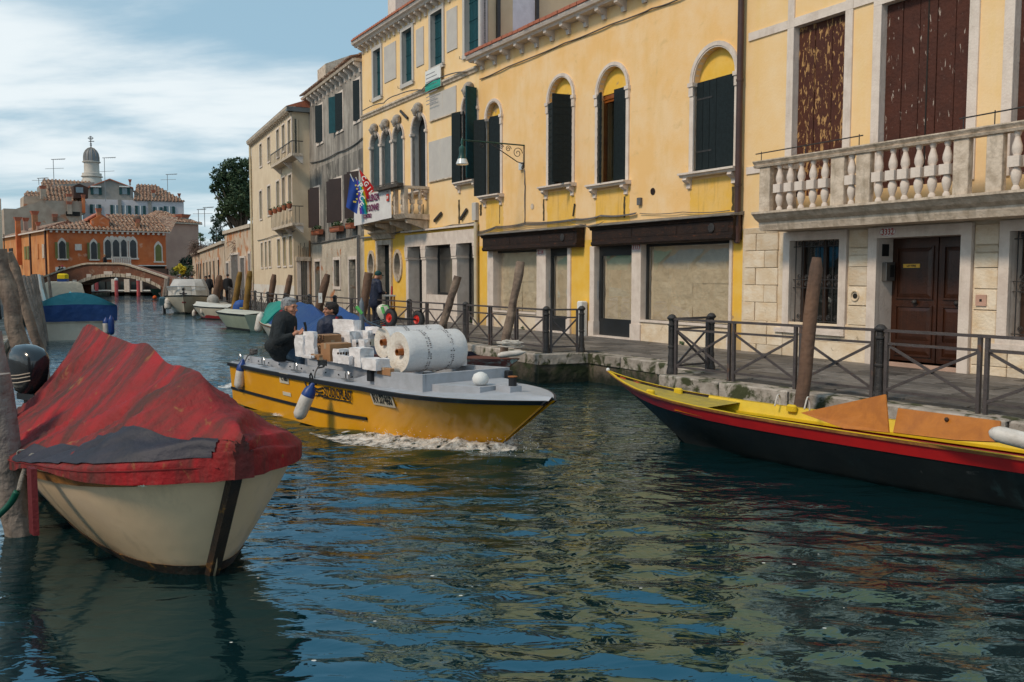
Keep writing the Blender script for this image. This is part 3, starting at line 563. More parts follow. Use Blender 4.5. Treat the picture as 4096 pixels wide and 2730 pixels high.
for j in range(len(ly)-1):
    c,d=max(gz,ly[j]),ly[j+1]
    if j>=2: block(xq0,xq1,c,d)
    else:
        for a in range(4): block(xq0+a*.62,xq0+(a+1)*.62,c,d)
a,z=F0.m('h',690,437); MB().tube([(a,-.06,z),(a,-.05,z)],.05,12).build('round_vent',void,F0.T); MB().tube([(a+.085*math.cos(t*PI/8),-.065,z+.09*math.sin(t*PI/8)) for t in range(17)],.014,6).build('vent_ring',stoneB,F0.T)
a,z=F0.m('h',1350,460); MB().box(a-.09,a+.09,-.07,-.05,z-.09,z+.09).build('pink_insert',M('pink_stone',(.6,.36,.27),r=.8),F0.T); MB().box(a-.02,a+.02,-.075,-.06,z-.02,z+.02).build('keyhole',void,F0.T)
# stone strips round the upper doors, bands
zb1=F0.m('g',650,120)[1]
for W in (U1,U2,U3): ring(F0,W[0],W[1],W[2],W[3],0,.17,stone,y0=-.035,y1=.01,bottom=False,name='stone_strip')
for a,b in ((0.08,U1[0]-.172),(U1[1]+.172,U2[0]-.172),(U2[1]+.172,U3[0]-.172),(U3[1]+.172,e0)): MB().box(a,b,-.031,.01,U1[3],U1[3]+.168).build('stone_band',stone,F0.T)
MB().box(U1[0]-.17,U1[0],-.03,.01,U1[3]+.172,ZT).build('stone_strip',stone,F0.T); MB().box(U1[1],U1[1]+.17,-.03,.01,U1[3]+.172,ZT).build('stone_strip',stone,F0.T)
MB().box(.08,U1[0]-.2,-.03,.01,F0.m('g',180,1215)[1],F0.m('g',180,1165)[1]).build('stone_band',stone,F0.T)
for W,mt,n in ((U1,brownw,3),(U2,brownp,5),(U3,brownp,3)):
    o=MB().box(W[0],W[1],.14,.2,W[2],W[3]).build('balcony_shutter',mt,F0.T); pw=(W[1]-W[0])/n
    for i in range(n): MB().cbox(W[0]+i*pw+.008,W[0]+(i+1)*pw-.008,.115+(.006 if i%2 else 0),.142,W[2],W[3]-.01,.005).build('plank',mt,o)
    if n==5: MB().box((W[0]+W[1])/2-.012,(W[0]+W[1])/2+.012,.105,.12,W[2],W[3]).build('meeting_gap',void,o)
# balcony
BO=.95; b0=F0.m('g',232,1300,BO)[0]; b1=e0; zr=F0.m('g',900,1010,BO)[1]; zt_=F0.m('g',480,1088,BO)[1]; zf=F0.m('g',480,1458,BO)[1]
ds=zf
bal=MB(); bal.prism([(0,ds-.36),(-BO*.80,ds-.36),(-BO*.84,ds-.26),(-BO*.84,ds-.20),(-BO*.95,ds-.14),(-BO-.02,ds-.07),(-BO-.06,ds-.04),(-BO-.06,ds),(0,ds)],b0-.12,b1,'x'); BL=bal.build('balcony_slab',stoneD,F0.T)
zt_=F0.m('g',480,1088,BO)[1]
MB().prism([(-BO+.15,zt_-.13),(-BO-.03,zt_-.13),(-BO-.05,zt_-.09),(-BO-.02,zt_-.08),(-BO-.07,zt_-.02),(-BO-.07,zt_),(-BO+.17,zt_)],b0-.10,b1,'x').build('handrail',stoneD,BL)
MB().box(b0-.02,b0+.14,-BO+.12,0,zt_-.12,zt_-.002).build('handrail',stoneD,BL)
bp=[(.07,0),(.07,.05),(.045,.07),(.075,.14),(.09,.24),(.08,.33),(.045,.42),(.05,.455)]; H=zt_-.13-zf; k=H/1.0
prof=[(.06,0),(.055,.05),(.035,.09),(.05,.14),(.075,.23),(.072,.31),(.045,.395)]; prof2=[(.045,.585),(.075,.68),(.07,.76),(.045,.86),(.035,.91),(.05,.95),(.055,1.)]
def bmesh_bal():
    m=MB().lathe([(r,z*H) for r,z in prof],n=14); m.box(-.088,.088,-.088,.088,.395*H,.585*H); m.lathe([(r,z*H) for r,z in prof2],n=14); return m.mesh('baluster',stone,smooth=35)
bme=bmesh_bal()
for x in (372,447,523,605,688,873,1062,1158,1243,1338,1434,1535,2018): link('baluster',bme,BL,loc=(F0.m('g',x,1240,BO-.02)[0],-BO+.06,zf))
def pier(x0,x1): MB().cbox(F0.m('g',x0,1250,BO)[0],F0.m('g',x1,1250,BO)[0],-BO+.0,-BO+.13,zf,zt_-.13,.01).build('pier',stoneD,BL)
for x0,x1 in ((238,310),(733,826),(908,1006),(1583,1690),(1812,1925)): pier(x0,x1)
MB().box(b0,b0+.1,-BO+.14,-.02,zf,zt_-.13).build('pier',stoneD,BL)
xx=F0.m('g',2070,1240,BO)[0]+.12
while xx<e0: link('baluster',bme,BL,loc=(xx,-BO+.06,zf)); xx+=.27
# iron rods above the rail
def rodf(k,x0,y0,x1,y1,o):
    a=F0.m(k,x0,y0,o); b=F0.m(k,x1,y1,o); m=MB().tube([(a[0],-o,a[1]),(b[0],-o,b[1])],.011,6)
    for t in (.06,.5,.97): s_=a[0]+(b[0]-a[0])*t; z=a[1]+(b[1]-a[1])*t; m.tube([(s_,-o,z+.03),(s_,-o,zt_)],.009,5)
    return m.build('iron_rod',blackm,BL)
rodf('g',215,1077,962,945,BO); rodf('g',1635,830,2150,735,BO)
# ================= SIGN HOUSE with the stone heads
F2=Fac(PC,PB,'banner_house','pale yellow three-storey house with carved stone heads, banner balcony and stone portico'); e2=F2.L
def pxr(F,k,x0,x1,yt,yb,o=0.): xm=(x0+x1)/2; return F.m(k,x0,(yt+yb)/2,o)[0],F.m(k,x1,(yt+yb)/2,o)[0],F.m(k,xm,yb,o)[1],F.m(k,xm,yt,o)[1]
TW=[pxr(F2,'d',778,824,312,610),pxr(F2,'d',958,1020,188,520),pxr(F2,'d',1138,1210,75,415),pxr(F2,'d',1352,1440,-60,325)]
AR=[pxr(F2,'B',268,380,735,1440),pxr(F2,'B',405,522,690,1430),pxr(F2,'B',552,675,632,1420)]; A4=pxr(F2,'B',785,958,500,1465); A5=pxr(F2,'B',1420,1600,232,1330)
DR=pxr(F2,'C',368,515,567,1300); DR=(DR[0],DR[1],gz,DR[3]); OV=[pxr(F2,'C',243,306,675,960),pxr(F2,'C',568,645,665,985)]
lint0=F2.m('C',1200,562)[1]; lint1=F2.m('C',1200,400)[1]; px0=F2.m('C',708,800)[0]; px1=F2.m('C',1605,800)[0]
PO=(px0+.02,px1-.02,gz,lint0)
zc2=F2.m('d',900,135,.4)[1]; zs2=F2.m('d',960,625)[1]; zy2=F2.m('C',1000,350)[1]
wall(F2,0,e2,gz,zy2,[DR,(*OV[0],2),(*OV[1],2),PO],plD,name='ground_wall',revmat=stoneD)
wall(F2,0,e2,zy2,zc2,[*TW,*[(*a,1) for a in AR],(*A4,1),(*A5,1)],plY2,name='upper_wall',revmat=grey,dep=.3)
body(F2,0,e2,gz,zc2,11,plY2)
for W in TW:
    fr=ring(F2,*W,0,.15,grey,y0=-.05,y1=.02); o=MB().box(W[0],W[1],.16,.22,W[2],W[3]).build('shutter',teal,F2.T); n=4; pw=(W[1]-W[0])/n
    for i in range(n): MB().box(W[0]+i*pw+.006,W[0]+(i+1)*pw-.006,.145,.162,W[2],W[3]-.01).build('plank',teal,o)
    for z in (.2,.55,.85): MB().box(W[0],W[1]-.1,.13,.146,W[2]+z*(W[3]-W[2]),W[2]+z*(W[3]-W[2])+.03).build('strap_hinge',teal,o)
    for x in (W[0]-.22,W[1]+.2): MB().tube([(x,0,W[2]-.1),(x,-.12,W[2]-.1),(x,-.12,W[2]-.02)],.012,5).build('shutter_hook',blackm,F2.T)
for k,x0,x1,yt,yb in (('d',845,918,278,508),('d',1045,1092,178,415),('d',1237,1302,55,318),('B',1008,1338,200,525),('B',997,1292,805,1310)):
    P=pxr(F2,k,x0,x1,yt,yb); o=MB().box(P[0],P[1],-.03,.0,P[2],P[3]).build('grey_render_panel',grey,F2.T); 
    if k=='B': MB().box((P[0]+P[1])/2-.006,(P[0]+P[1])/2+.006,-.032,-.03,P[2]+.3,P[3]).build('crack_joint',stoneD,o); MB().box(P[0],P[1],-.06,-.0,P[2]-.04,P[2]).build('panel_lip',stoneD,o)
P=[(.05,zs2-.14),(-.05,zs2-.14),(-.07,zs2-.08),(-.12,zs2-.03),(-.12,zs2+.03),(0,zs2+.05)]
SC=MB().prism(P,0,e2,'x').build('string_course',stoneD,F2.T)
zc=zc2; P=[(.05,zc),(-.28,zc),(-.33,zc+.06),(-.42,zc+.1),(-.46,zc+.2),(.3,zc+.2)]
C2=MB().prism(P,-.1,e2,'x').build('cornice',stone,F2.T); brackets(F2,.2,e2-.15,22,zc,stone,C2,out=.26,h=.28,w_=.12)
me=MB().box(-.14,.14,-.5,.3,zc+.204,zc+.27).mesh('eave_tile',tileR)
for i in range(int(e2/.3)): link('eave_tile',me,C2,loc=(.15+i*.3,random.uniform(-.01,.01),0))
rf=MB(); tiles(rf,0,e2,(-.4,zc+.25),(5,zc+2.)); R2=rf.build('roof',tileR,F2.T); R2['kind']='stuff'
ch=F2.m('d',805,60); cg=MB().box(ch[0]-.45,ch[0]+.35,.6,1.4,zc+.2,zc+2.4); CH=cg.build('chimney',stone,F2.T); MB().box(ch[0]-.6,ch[0]+.5,.45,1.55,zc+2.4,zc+2.52).build('chimney_cap',stoneD,CH)
for dx in (-.35,-.05,.22): MB().box(ch[0]+dx,ch[0]+dx+.1,.62,1.35,zc+2.52,zc+2.85).build('chimney_rib',stone,CH)
MB().box(ch[0]-.62,ch[0]+.52,.43,1.57,zc+2.85,zc+2.95).build('chimney_top',tileR,CH)
# right gable wall above the lower roof: pipes, pale strip
MB().box(e2+.002,e2+.03,.33,11,3,zc2).build('gable_wall',M('beige_render',(.62,.50,.32),(.58,.46,.29),r=.9,b=.05,st=.3,stc=(.45,.36,.24)),F2.T)
for y,wd,mt in ((.62,.12,blackm),(2.12,.1,blackm)): MB().box(e2+.03,e2+.13,y,y+wd,6,zc2).build('downpipe',mt,F2.T)
MB().box(e2+.03,e2+.05,1.25,2.1,6,zc2).build('pale_strip',M('pale_render',(.62,.62,.66),r=.9),F2.T)
# arched windows
def marbleframe(W,mt=stone): return ring(F2,W[0],W[1],W[2],W[3],1,.10,mt,cap=.12)
for i,W in enumerate(AR):
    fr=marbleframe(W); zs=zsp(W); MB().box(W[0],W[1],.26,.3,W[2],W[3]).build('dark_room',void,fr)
    o=MB().box(W[0],W[1],.12,.17,W[2],zs-.05).build('shutter',greytl,F2.T); MB().prism(arc(W[0],W[1],zs-.05,12,k=.75),.12,.17).build('arched_top',greytl,o)
    n=4; pw=(W[1]-W[0])/n
    for j in range(n): MB().box(W[0]+j*pw+.006,W[0]+(j+1)*pw-.006,.105,.122,W[2],zs-.06).build('plank',greytl,o)
fr=marbleframe(A4); MB().box(A4[0],A4[1],.26,.3,A4[2],A4[3]).build('dark_room',void,fr); zs=zsp(A4); sill(F2,A4[0]-.32,A4[1]+.15,A4[2],stone,fr)
shutter(F2,A4[1]-.02,.1,A4[2]+.01,zs+.25,-(A4[1]-A4[0])*.78,R(-8),darkg,planks=4)
fr=marbleframe(A5); zs=zsp(A5); sill(F2,A5[0]-.42,A5[1]+.1,A5[2],stone,fr); h=(A5[1]-A5[0])/2
g=MB(); I=arc(A5[0]+.05,A5[1]-.02,zs,12); J=arc(A5[0]+.14,A5[1]-.11,zs,12)
for i in range(12): g.add([(I[i][0],.16,I[i][1]),(I[i+1][0],.16,I[i+1][1]),(J[i+1][0],.16,J[i+1][1]),(J[i][0],.16,J[i][1])],[(0,1,2,3)])
brwn=M('redbrown_window',(.20,.05,.02),(.15,.04,.015),r=.45)
g.box(A5[0]+.05,A5[0]+.14,.16,.24,A5[2],zs); g.box(A5[1]-.11,A5[1]-.02,.16,.24,A5[2],zs); g.box(A5[0]+.1,A5[1]-.05,.15,.24,zs-.04,zs+.05); g.box((A5[0]+A5[1])/2-.04,(A5[0]+A5[1])/2+.04,.16,.24,A5[2],zs); g.build('window_casement',brwn,fr)
MB().box(A5[0],A5[1],.26,.3,A5[2],A5[3]).build('pane',winglass,fr); MB().box(A5[0],A5[1],.31,.34,A5[2],A5[3]).build('dark_room',void,fr)
shutter(F2,A5[0]+.0,-.08,A5[2]+.01,zs+.0,h*.95,R(180+12),darkg,slats=13); shutter(F2,A5[0]+.02,.02,A5[2]+.01,zs-.05,h*.8,R(180+150),darkg,planks=3)
shutter(F2,A5[1]+.0,-.04,A5[2]+.01,zs+.6,h*.9,R(-75),teal,slats=14)
# carved heads over the arches
def head(k,x,y,s,i):
    a,z=F2.m(k,x,y,.15); m=MB(); m.ball((a,-.16,z+.05),(.13*s,.15*s,.17*s),12,9); m.ball((a+.01,-.13,z+.13*s),(.135*s,.13*s,.10*s),12,7); m.ball((a-.03,-.20*s-.04,z-.04),(.10*s,.08*s,.14*s),10,7); m.ball((a-.05,-.28*s-.04,z-.03),(.022*s,.03*s,.04*s),6,5); m.ball((a-.03,-.19*s-.04,z-.15*s),(.06*s,.06*s,.06*s),8,6)
    m.tube([(a+.01,-.1,z-.08),(a,-.03,z-.34*s)],[.10*s,.06*s],10); m.ball((a+.09*s,-.16,z-.02),(.05,.07,.08),8,6); m.build('carved_head',M('grey_carved_stone',(.40,.36,.32),(.28,.25,.22),sc_=8,b=.3,r=.85),F2.T,smooth=True)
for i,(k,x,y,s) in enumerate((('B',298,685,1.05),('B',438,632,1.1),('B',585,580,1.1),('B',848,438,1.15),('B',1485,190,1.15))): head(k,x,y,s,i)
# paper notice board
P=pxr(F2,'d',1100,1196,430,560,.15); SB=MB().box(P[0],P[1],-.16,-.13,P[2],P[3]).build('notice_board',white,F2.T); MB().box(P[0],P[1],-.163,-.16,P[2],P[2]+.28).build('green_band',M('green_print',(.02,.33,.25),r=.6,b=0),SB)
inkg=M('grey_print',(.25,.25,.27),r=.7,b=0)
for i in range(9): MB().box(P[0]+.08,P[1]-.08-random.random()*.4,-.163,-.16,P[3]-.16-i*.13,P[3]-.13-i*.13).build('print_line',inkg,SB)
# balcony with banner
bo=1.0; by0,by1=F2.m('d',665,1375,bo)[0],F2.m('d',968,1345,bo)[0]; zsl=F2.m('d',800,1365,bo)[1]; ztp=F2.m('d',800,1200,bo)[1]
m=MB(); m.prism([(0,zsl-.2),(-bo*.93,zsl-.16),(-bo,zsl-.06),(-bo-.04,zsl),(0,zsl)],by0,by1,'x'); BB=m.build('balcony_slab',stoneD,F2.T)
for i in range(4):
    x=by0+.12+(by1-by0-.45)*i/3; MB().prism([(0,zsl-.2),(-bo*.85,zsl-.2),(-bo*.8,zsl-.32),(-bo*.35,zsl-.45),(0,zsl-.62)],x,x+.2,'x').build('corbel',stoneD,BB)
MB().box(by0,by1,-bo-.02,-bo+.16,ztp-.1,ztp).build('handrail',stoneD,BB); MB().box(by1-.16,by1,-bo+.16,0,ztp-.1,ztp).build('handrail',stoneD,BB)
def bal2(x,y): H=ztp-.1-zsl; m=MB().lathe([(r,z*H) for r,z in prof],n=10); m.box(-.07,.07,-.07,.07,.4*H,.58*H); m.lathe([(r,z*H) for r,z in prof2],n=10); return m.build('baluster',stoneD,BB,loc=(x,y,zsl),smooth=35)
bx1=F2.m('d',900,1290,bo)[0]
for t in np.linspace(by0+.2,by1-.35,7): bal2(float(t),-bo+.07)
bal2(by1-.08,-.35); bal2(by1-.08,-.65); MB().box(by1-.16,by1,-bo+.0,-bo+.15,zsl,ztp-.1).build('pier',stoneD,BB); MB().box(bx1+.02,bx1+.12,-bo,-bo+.15,zsl,ztp-.1).build('pier',stoneD,BB)
pb=MB().box((by0+by1)/2+.2,by1+.05,-bo-.28,-bo-.04,ztp-.05,ztp+.08).box((by0+by1)/2+.2,by1+.05,-bo-.29,-bo-.27,ztp+.10,ztp+.13).build('planter_shelf',M('grey_wood',(.10,.085,.07),(.05,.04,.035),sc_=8,b=.3),BB)
cloth=M('white_banner_cloth',(.72,.70,.68),(.66,.63,.62),sc_=2,b=.2,bs=4,r=.8)
BN=T('banner','white protest banner with purple letters hung over the balcony rail','banner',F2.O-F2.i*(bo+.05)+F2.e*by0,math.atan2(F2.e.y,F2.e.x))
bw=bx1-by0-.04; bh=ztp-zsl+.05; P=[[(bw*i/20,-.03-.02*math.sin(i*.9)*(1-j/6),zsl-.1+bh*j/6-.12*(1-i/20)*(1-j/6)) for i in range(21)] for j in range(7)]
MB().grid(P).build('cloth',cloth,BN,smooth=True)
purp=M('purple_print',(.16,.015,.08),r=.7,b=0); BR=lambda x,z:Matrix.Translation((x,-.065,z))@Matrix.Rotation(PI/2,4,'X')
text('lettering','VIOLENZA',purp,.34,BN,BR(bw*.52,zsl+bh*.72),bold=.012,sx=.95); text('lettering','SULLE DONNE!',purp,.34,BN,BR(bw*.47,zsl+bh*.36),bold=.012,sx=.8); text('lettering','CONTRO',purp,.22,BN,BR(bw*.4,zsl+bh*.08),bold=.01,sx=.9)
MB().box(bw-.36,bw-.14,-.068,-.06,zsl+bh*.5,zsl+bh*.75).build('red_logo',M('logo_red',(.62,.05,.02),r=.6,b=0),BN); text('lettering','SPI',white,.14,BN,Matrix.Translation((bw-.25,-.071,zsl+bh*.62))@Matrix.Rotation(PI/2,4,'X'),bold=.006,sx=.85); text('lettering','CGIL',blackp,.09,BN,BR(bw-.25,zsl+bh*.82),sx=.9)
# flags
def flagmat(name,cols,vert=False,n=None):
    m=bpy.data.materials.new(name); m.use_nodes=True; nt=m.node_tree; tc=_n(nt,'ShaderNodeUVMap'); sp=_n(nt,'ShaderNodeSeparateXYZ'); cr=_n(nt,'ShaderNodeValToRGB'); cr.color_ramp.interpolation='CONSTANT'
    nt.links.new(tc.outputs[0],sp.inputs[0]); nt.links.new(sp.outputs[0],cr.inputs[0]); nt.links.new(cr.outputs[0],nt.nodes['Principled BSDF'].inputs['Base Color']); nt.nodes['Principled BSDF'].inputs['Roughness'].default_value=.8
    e=cr.color_ramp.elements; k=len(cols)
    while len(e)<k: e.new(.5)
    for i,c in enumerate(cols): e[i].position=i/k; e[i].color=(*c,1)
    return m
def flag(label,corners,mat,wob=.12,seed=0.,n=14,pole=None):
    """corners: four world points hoist-top, fly-top, fly-bottom, hoist-bottom"""
    A,B,C_,D_=[Vector(c) for c in corners]; o=A.copy(); ft=T('flag',label,'flag',o,group=None); nor=(B-A).cross(D_-A).normalized(); P=[]
    for j in range(n+1):
        r=[]
        for i in range(n+1):
            u,v=i/n,j/n; p=A*(1-u)*(1-v)+B*u*(1-v)+C_*u*v+D_*(1-u)*v+nor*wob*math.sin(u*7+v*3+seed)*(.3+.7*v); r.append(p-o)
        P.append(r)
    mb=MB().grid(P); me=mb.mesh('cloth',mat,True); uv=me.uv_layers.new(); vi={}
    for l_ in me.loops: k=l_.vertex_index; uv.data[l_.index].uv=((k%(n+1))/n*.999,1-(k//(n+1))/n)
    link('cloth',me,ft)
    if pole: MB().tube([Vector(p)-o for p in pole],.02,6).build('flag_pole',white,ft)
    return ft,o,nor,(A,B,C_,D_)
dF=36.0
fp=lambda x,y,dy=0.:atY('d',x,y,dF+dy)
base=F2.O+F2.e*(by0+1.2)-F2.i*bo+Vector((0,0,zsl+.4))
blue=M('flag_blue',(.01,.05,.27),(.008,.04,.22),r=.8,b=.1,bs=5); yel=M('star_yellow',(.8,.6,.05),r=.7,b=0)
ft,o,nor,cs=flag('blue flag with a ring of yellow stars hanging from the balcony corner',[fp(630,1098,-.5),fp(692,1160,-.5),fp(672,1345,-.6),fp(602,1300,-.6)],blue,.05,pole=[base,fp(628,1092,-.5)])
for i in range(6):
    a=i*PI/5-1.2; c=fp(664+26*math.cos(a)*.6-6,1215+55*math.sin(a),-.75)-o; m=MB(); vs=[]
    for t in range(10): r_=.055 if t%2==0 else .022; vs.append((c.x+r_*math.sin(t*PI/5),c.y,c.z+r_*math.cos(t*PI/5)))
    m.add(vs+[tuple(c)],[(t,(t+1)%10,10) for t in range(10)]); m.build('star',yel,ft)
rb=flagmat('rainbow_cloth',[(.12,.02,.30),(.01,.10,.45),(.02,.42,.45),(.02,.35,.08),(.80,.62,.02),(.75,.22,.02),(.60,.03,.02)])
ft,o,nor,cs=flag('rainbow striped peace flag with white letters drooping in front of the banner',[fp(668,1120,-.7),fp(716,1175,-.7),fp(785,1345,-.8),fp(690,1345,-.8)],rb,.04,1,pole=[base,fp(664,1112,-.7)])
for ch_,x,y in (('P',690,1165),('A',697,1205),('C',700,1245),('E',695,1285)):
    c=fp(x,y,-.95)-o; text('lettering',ch_,white,.30,ft,Matrix.Translation(c)@Matrix.Rotation(-.3,4,'Z')@Matrix.Rotation(PI/2,4,'X')@Matrix.Rotation(-.9,4,'Z'),bold=.008)
redf=M('flag_red',(.55,.015,.015),(.45,.01,.01),r=.8,b=.1,bs=5)
ft,o,nor,cs=flag('red union flag with white letters folded over on its pole',[fp(683,1060,-.9),fp(735,1120,-.9),fp(828,1250,-.9),fp(735,1250,-.9)],redf,.07,2,pole=[base,fp(682,1054,-.9)])
for ch_,x,y in (('C',712,1120),('G',728,1155),('I',745,1185),('L',758,1210)): c=fp(x,y,-1.2)-o; text('lettering',ch_,white,.26,ft,Matrix.Translation(c)@Matrix.Rotation(-.3,4,'Z')@Matrix.Rotation(PI/2,4,'X')@Matrix.Rotation(-.9,4,'Z'),bold=.006)
# ground floor: door, oval windows, portico
fr=ring(F2,*DR,0,.2,stoneD,y0=-.08,y1=.02,bottom=False); MB().prism([(0,DR[3]+.22),(-.1,DR[3]+.25),(-.2,DR[3]+.42),(-.34,DR[3]+.5),(-.34,DR[3]+.58),(0,DR[3]+.62)],DR[0]-.45,DR[1]+.4,'x').build('door_hood',stoneD,fr)
o=MB().box(DR[0],DR[1],.26,.32,DR[2],DR[3]).build('door',darkg,F2.T); dm=(DR[0]+DR[1])/2
for a,b in ((DR[0]+.1,dm-.05),(dm+.05,DR[1]-.1)):
    for z0,z1 in ((.2,.8),(.95,1.5),(1.6,2.0)): MB().box(a,b,.235,.262,DR[2]+z0,DR[2]+z1).build('panel',darkg,o)
MB().box(dm+.05,dm+.3,.225,.235,DR[2]+1.15,DR[2]+1.55).build('paper_notice',white,o); MB().box(DR[0],DR[1],.23,.26,DR[2]+2.15,DR[2]+2.22).build('transom',darkg,o)
for W in OV:
    n=24; m=MB(); cx_,cz_=(W[0]+W[1])/2,(W[2]+W[3])/2; h,v=(W[1]-W[0])/2,(W[3]-W[2])/2
    for i in range(n):
        t0,t1=2*PI*i/n,2*PI*(i+1)/n; f_=lambda t,k:(cx_+(h+k)*math.cos(t),cz_+(v+k)*math.sin(t)); a,b,c,d=f_(t0,0),f_(t1,0),f_(t1,.14),f_(t0,.14)
        m.add([(p[0],-.06,p[1]) for p in (a,b,c,d)],[(0,1,2,3)]); m.add([(d[0],-.06,d[1]),(c[0],-.06,c[1]),(c[0],.02,c[1]),(d[0],.02,d[1])],[(0,1,2,3)]); m.add([(a[0],-.06,a[1]),(b[0],-.06,b[1]),(b[0],.02,b[1]),(a[0],.02,a[1])],[(0,1,2,3)])
    fr=m.build('oval_frame',stoneD,F2.T); MB().box(W[0],W[1],.2,.25,W[2],W[3]).build('pane',winglass,fr); MB().box(W[0],W[1],.28,.3,W[2],W[3]).build('dark_room',void,fr)
LN=MB().cbox(px0,px1,-.07,.3,lint0,lint1,.01).build('portico_lintel',stone,F2.T)
cabz=F2.m('C',1100,370)[1]; MB().box(px0-.2,px1+.05,-.16,-.0,lint1+.10,lint1+.16).build('ledge',stone,LN)
for x0,x1 in ((715,745),(917,968),(1297,1355),(1572,1605)):
    a,b=F2.m('C',x0,900)[0],F2.m('C',x1,900)[0]; m=MB().cbox(a,b,-.05,.5,gz,lint0-.42,.01); m.box(a-.05,b+.05,-.1,.52,lint0-.12,lint0); m.prism([(a-.0,lint0-.42),(b+.0,lint0-.42),(b+.05,lint0-.12),(a-.05,lint0-.12)],-.09,.5); m.box(a-.03,b+.03,-.08,.5,lint0-.5,lint0-.44); m.box(a-.04,b+.04,-.09,.5,gz,gz+.25); m.build('column',stone,F2.T)
xc=[F2.m('C',x,900)[0] for x in (745,917,968,1297,1355,1572)]
MB().box(xc[2],xc[3],-.03,.2,gz,gz+.95).build('stone_parapet',stone,F2.T)
MB().box(px0,px1,.75,.8,gz,lint0).build('shop_back_wall',M('shop_inside',(.20,.15,.10),(.12,.10,.08),sc_=1.,b=0),F2.T)
for a,b,z in ((xc[0],xc[1],gz+.05),(xc[2],xc[3],gz+.95),(xc[4],xc[5],gz+.05)):
    g=MB(); g.box(a,a+.07,.42,.5,z,lint0); g.box(b-.07,b,.42,.5,z,lint0); g.box(a,b,.42,.5,z,z+.08); g.box(a,b,.421,.5,lint0-.1,lint0); o=g.build('shop_window',frameD,F2.T); MB().box(a+.07,b-.07,.45,.455,z+.08,lint0-.1).build('pane',shopglass,o)
pc=F2.m('C',1618,900)[0]; MB().tube([(pc,-.12,gz),(pc,-.12,lint1+.2)],.065,10).build('downpipe',pipeC,F2.T)
for k,x0,y0,x1,y1 in (('C',1075,270,1165,165),('C',1405,245,1485,120),('C',690,375,770,310),('B',650,455,738,545)):
    a=F2.m(k,x0,y0); b=F2.m(k,x1,y1); MB().bar((a[0],-.06,a[1]),(b[0],-.06,b[1]),.06,.09).build('wall_anchor',blackm,F2.T)
for dz,dy in ((0,0),(14,.03),(28,.05)): cab(F2,[('C',150,475+dz*.5),('C',660,395+dz*.4),('C',1000,365+dz*.5),('C',1300,315+dz),('C',1600,275+dz)],.016,y=-.05-dy,sag=.03)
cab(F2,[('B',205,455),('B',470,360),('B',640,260),('B',950,195),('B',1150,60),('B',1500,-30)],.02,y=-.16,sag=-.06)
a,z=F2.m('C',1600,150); MB().cbox(a-.16,a+.1,-.14,0,z-.28,z+.3,.02).build('meter_box',grey,F2.T)
for k,x,y0,y1,w_ in (('C',920,60,350,.06),('C',1370,0,300,.08),('C',1640,60,200,.09),('C',760,70,200,.04)):
    a,z0=F2.m(k,x,y1); z1=F2.m(k,x,y0)[1]; P=[(a+w_*(.8+.4*mnoise.noise(Vector((i*.7,x*.01,0)))),z0+(z1-z0)*i/8) for i in range(9)]+[(a-w_*(.7+.5*mnoise.noise(Vector((i*.8,x*.01,5)))),z0+(z1-z0)*i/8) for i in range(8,-1,-1)]
    MB().prism(P,-.006,0).build('rain_stain',stain,F2.T)
# ================= GREY STAINED HOUSE
rend=M('stained_render',(.34,.31,.27),(.20,.18,.16),sc_=.8,b=.3,bs=10,st=.9,stc=(.05,.047,.043),ss=(2.2,2.2,.22),sth=(.42,.62),r=.95,c3=(.42,.38,.33),s3=1.6,f3=(.55,.7))
rendL=M('patchy_render',(.58,.50,.40),(.44,.37,.29),sc_=1.2,b=.4,bs=8,st=.6,stc=(.17,.15,.12),ss=(2,2,.4),r=.95,c3=(.42,.16,.06),s3=1.1,f3=(.60,.66))
F3=Fac(PD,PC,'stained_house','grey house with black-streaked render and bare brick patches near the ground'); e3=F3.L
zc3=F3.m('d',540,468,.35)[1]; zm3=F3.m('d',545,1000)[1]; zl3=F3.m('D',1300,640)[1]
a3=lambda W:W
TW3=[pxr(F3,'d',422,458,665,898),pxr(F3,'d',545,584,590,822),pxr(F3,'d',655,692,508,760)]; MW3=[pxr(F3,'d',404,438,1180,1425),pxr(F3,'d',530,578,1125,1392),pxr(F3,'d',640,688,1080,1365)]
G3=[pxr(F3,'D',1028,1110,968,1540),pxr(F3,'D',1325,1415,945,1360),pxr(F3,'D',1562,1672,935,1540)]; G3[0]=(*G3[0][:2],gz,G3[0][3]); G3[2]=(*G3[2][:2],gz,G3[2][3])
wall(F3,0,e3,gz,zl3,G3,rendL,name='ground_wall'); wall(F3,0,e3,zl3,zm3,MW3,rend,name='middle_wall'); wall(F3,0,e3,zm3,zc3,TW3,M('upper_render',(.42,.38,.33),(.26,.23,.20),sc_=1.,b=.25,bs=10,st=.85,stc=(.08,.075,.07),ss=(2.2,2.2,.25),sth=(.45,.66),r=.95),name='top_wall'); body(F3,0,e3,gz,zc3,10,rendL)
dbr=M('dark_brown_shutter',(.035,.018,.014),r=.6)
for i,W in enumerate(TW3):
    fr=ring(F3,*W,0,.1,stone,y0=-.03,y1=.02); MB().box(W[0],W[1],.2,.25,W[2],W[3]).build('pane',winglass,fr); MB().box(W[0],W[1],.28,.3,W[2],W[3]).build('dark_room',void,fr)
    if i==1: shutter(F3,W[0],-.03,W[2],W[3],(W[1]-W[0])*.55,R(180+20),teal,slats=0,planks=2)
    shutter(F3,W[1]-.02,.02,W[2],W[3],-(W[1]-W[0])*.62,R(18),darkg,planks=2)
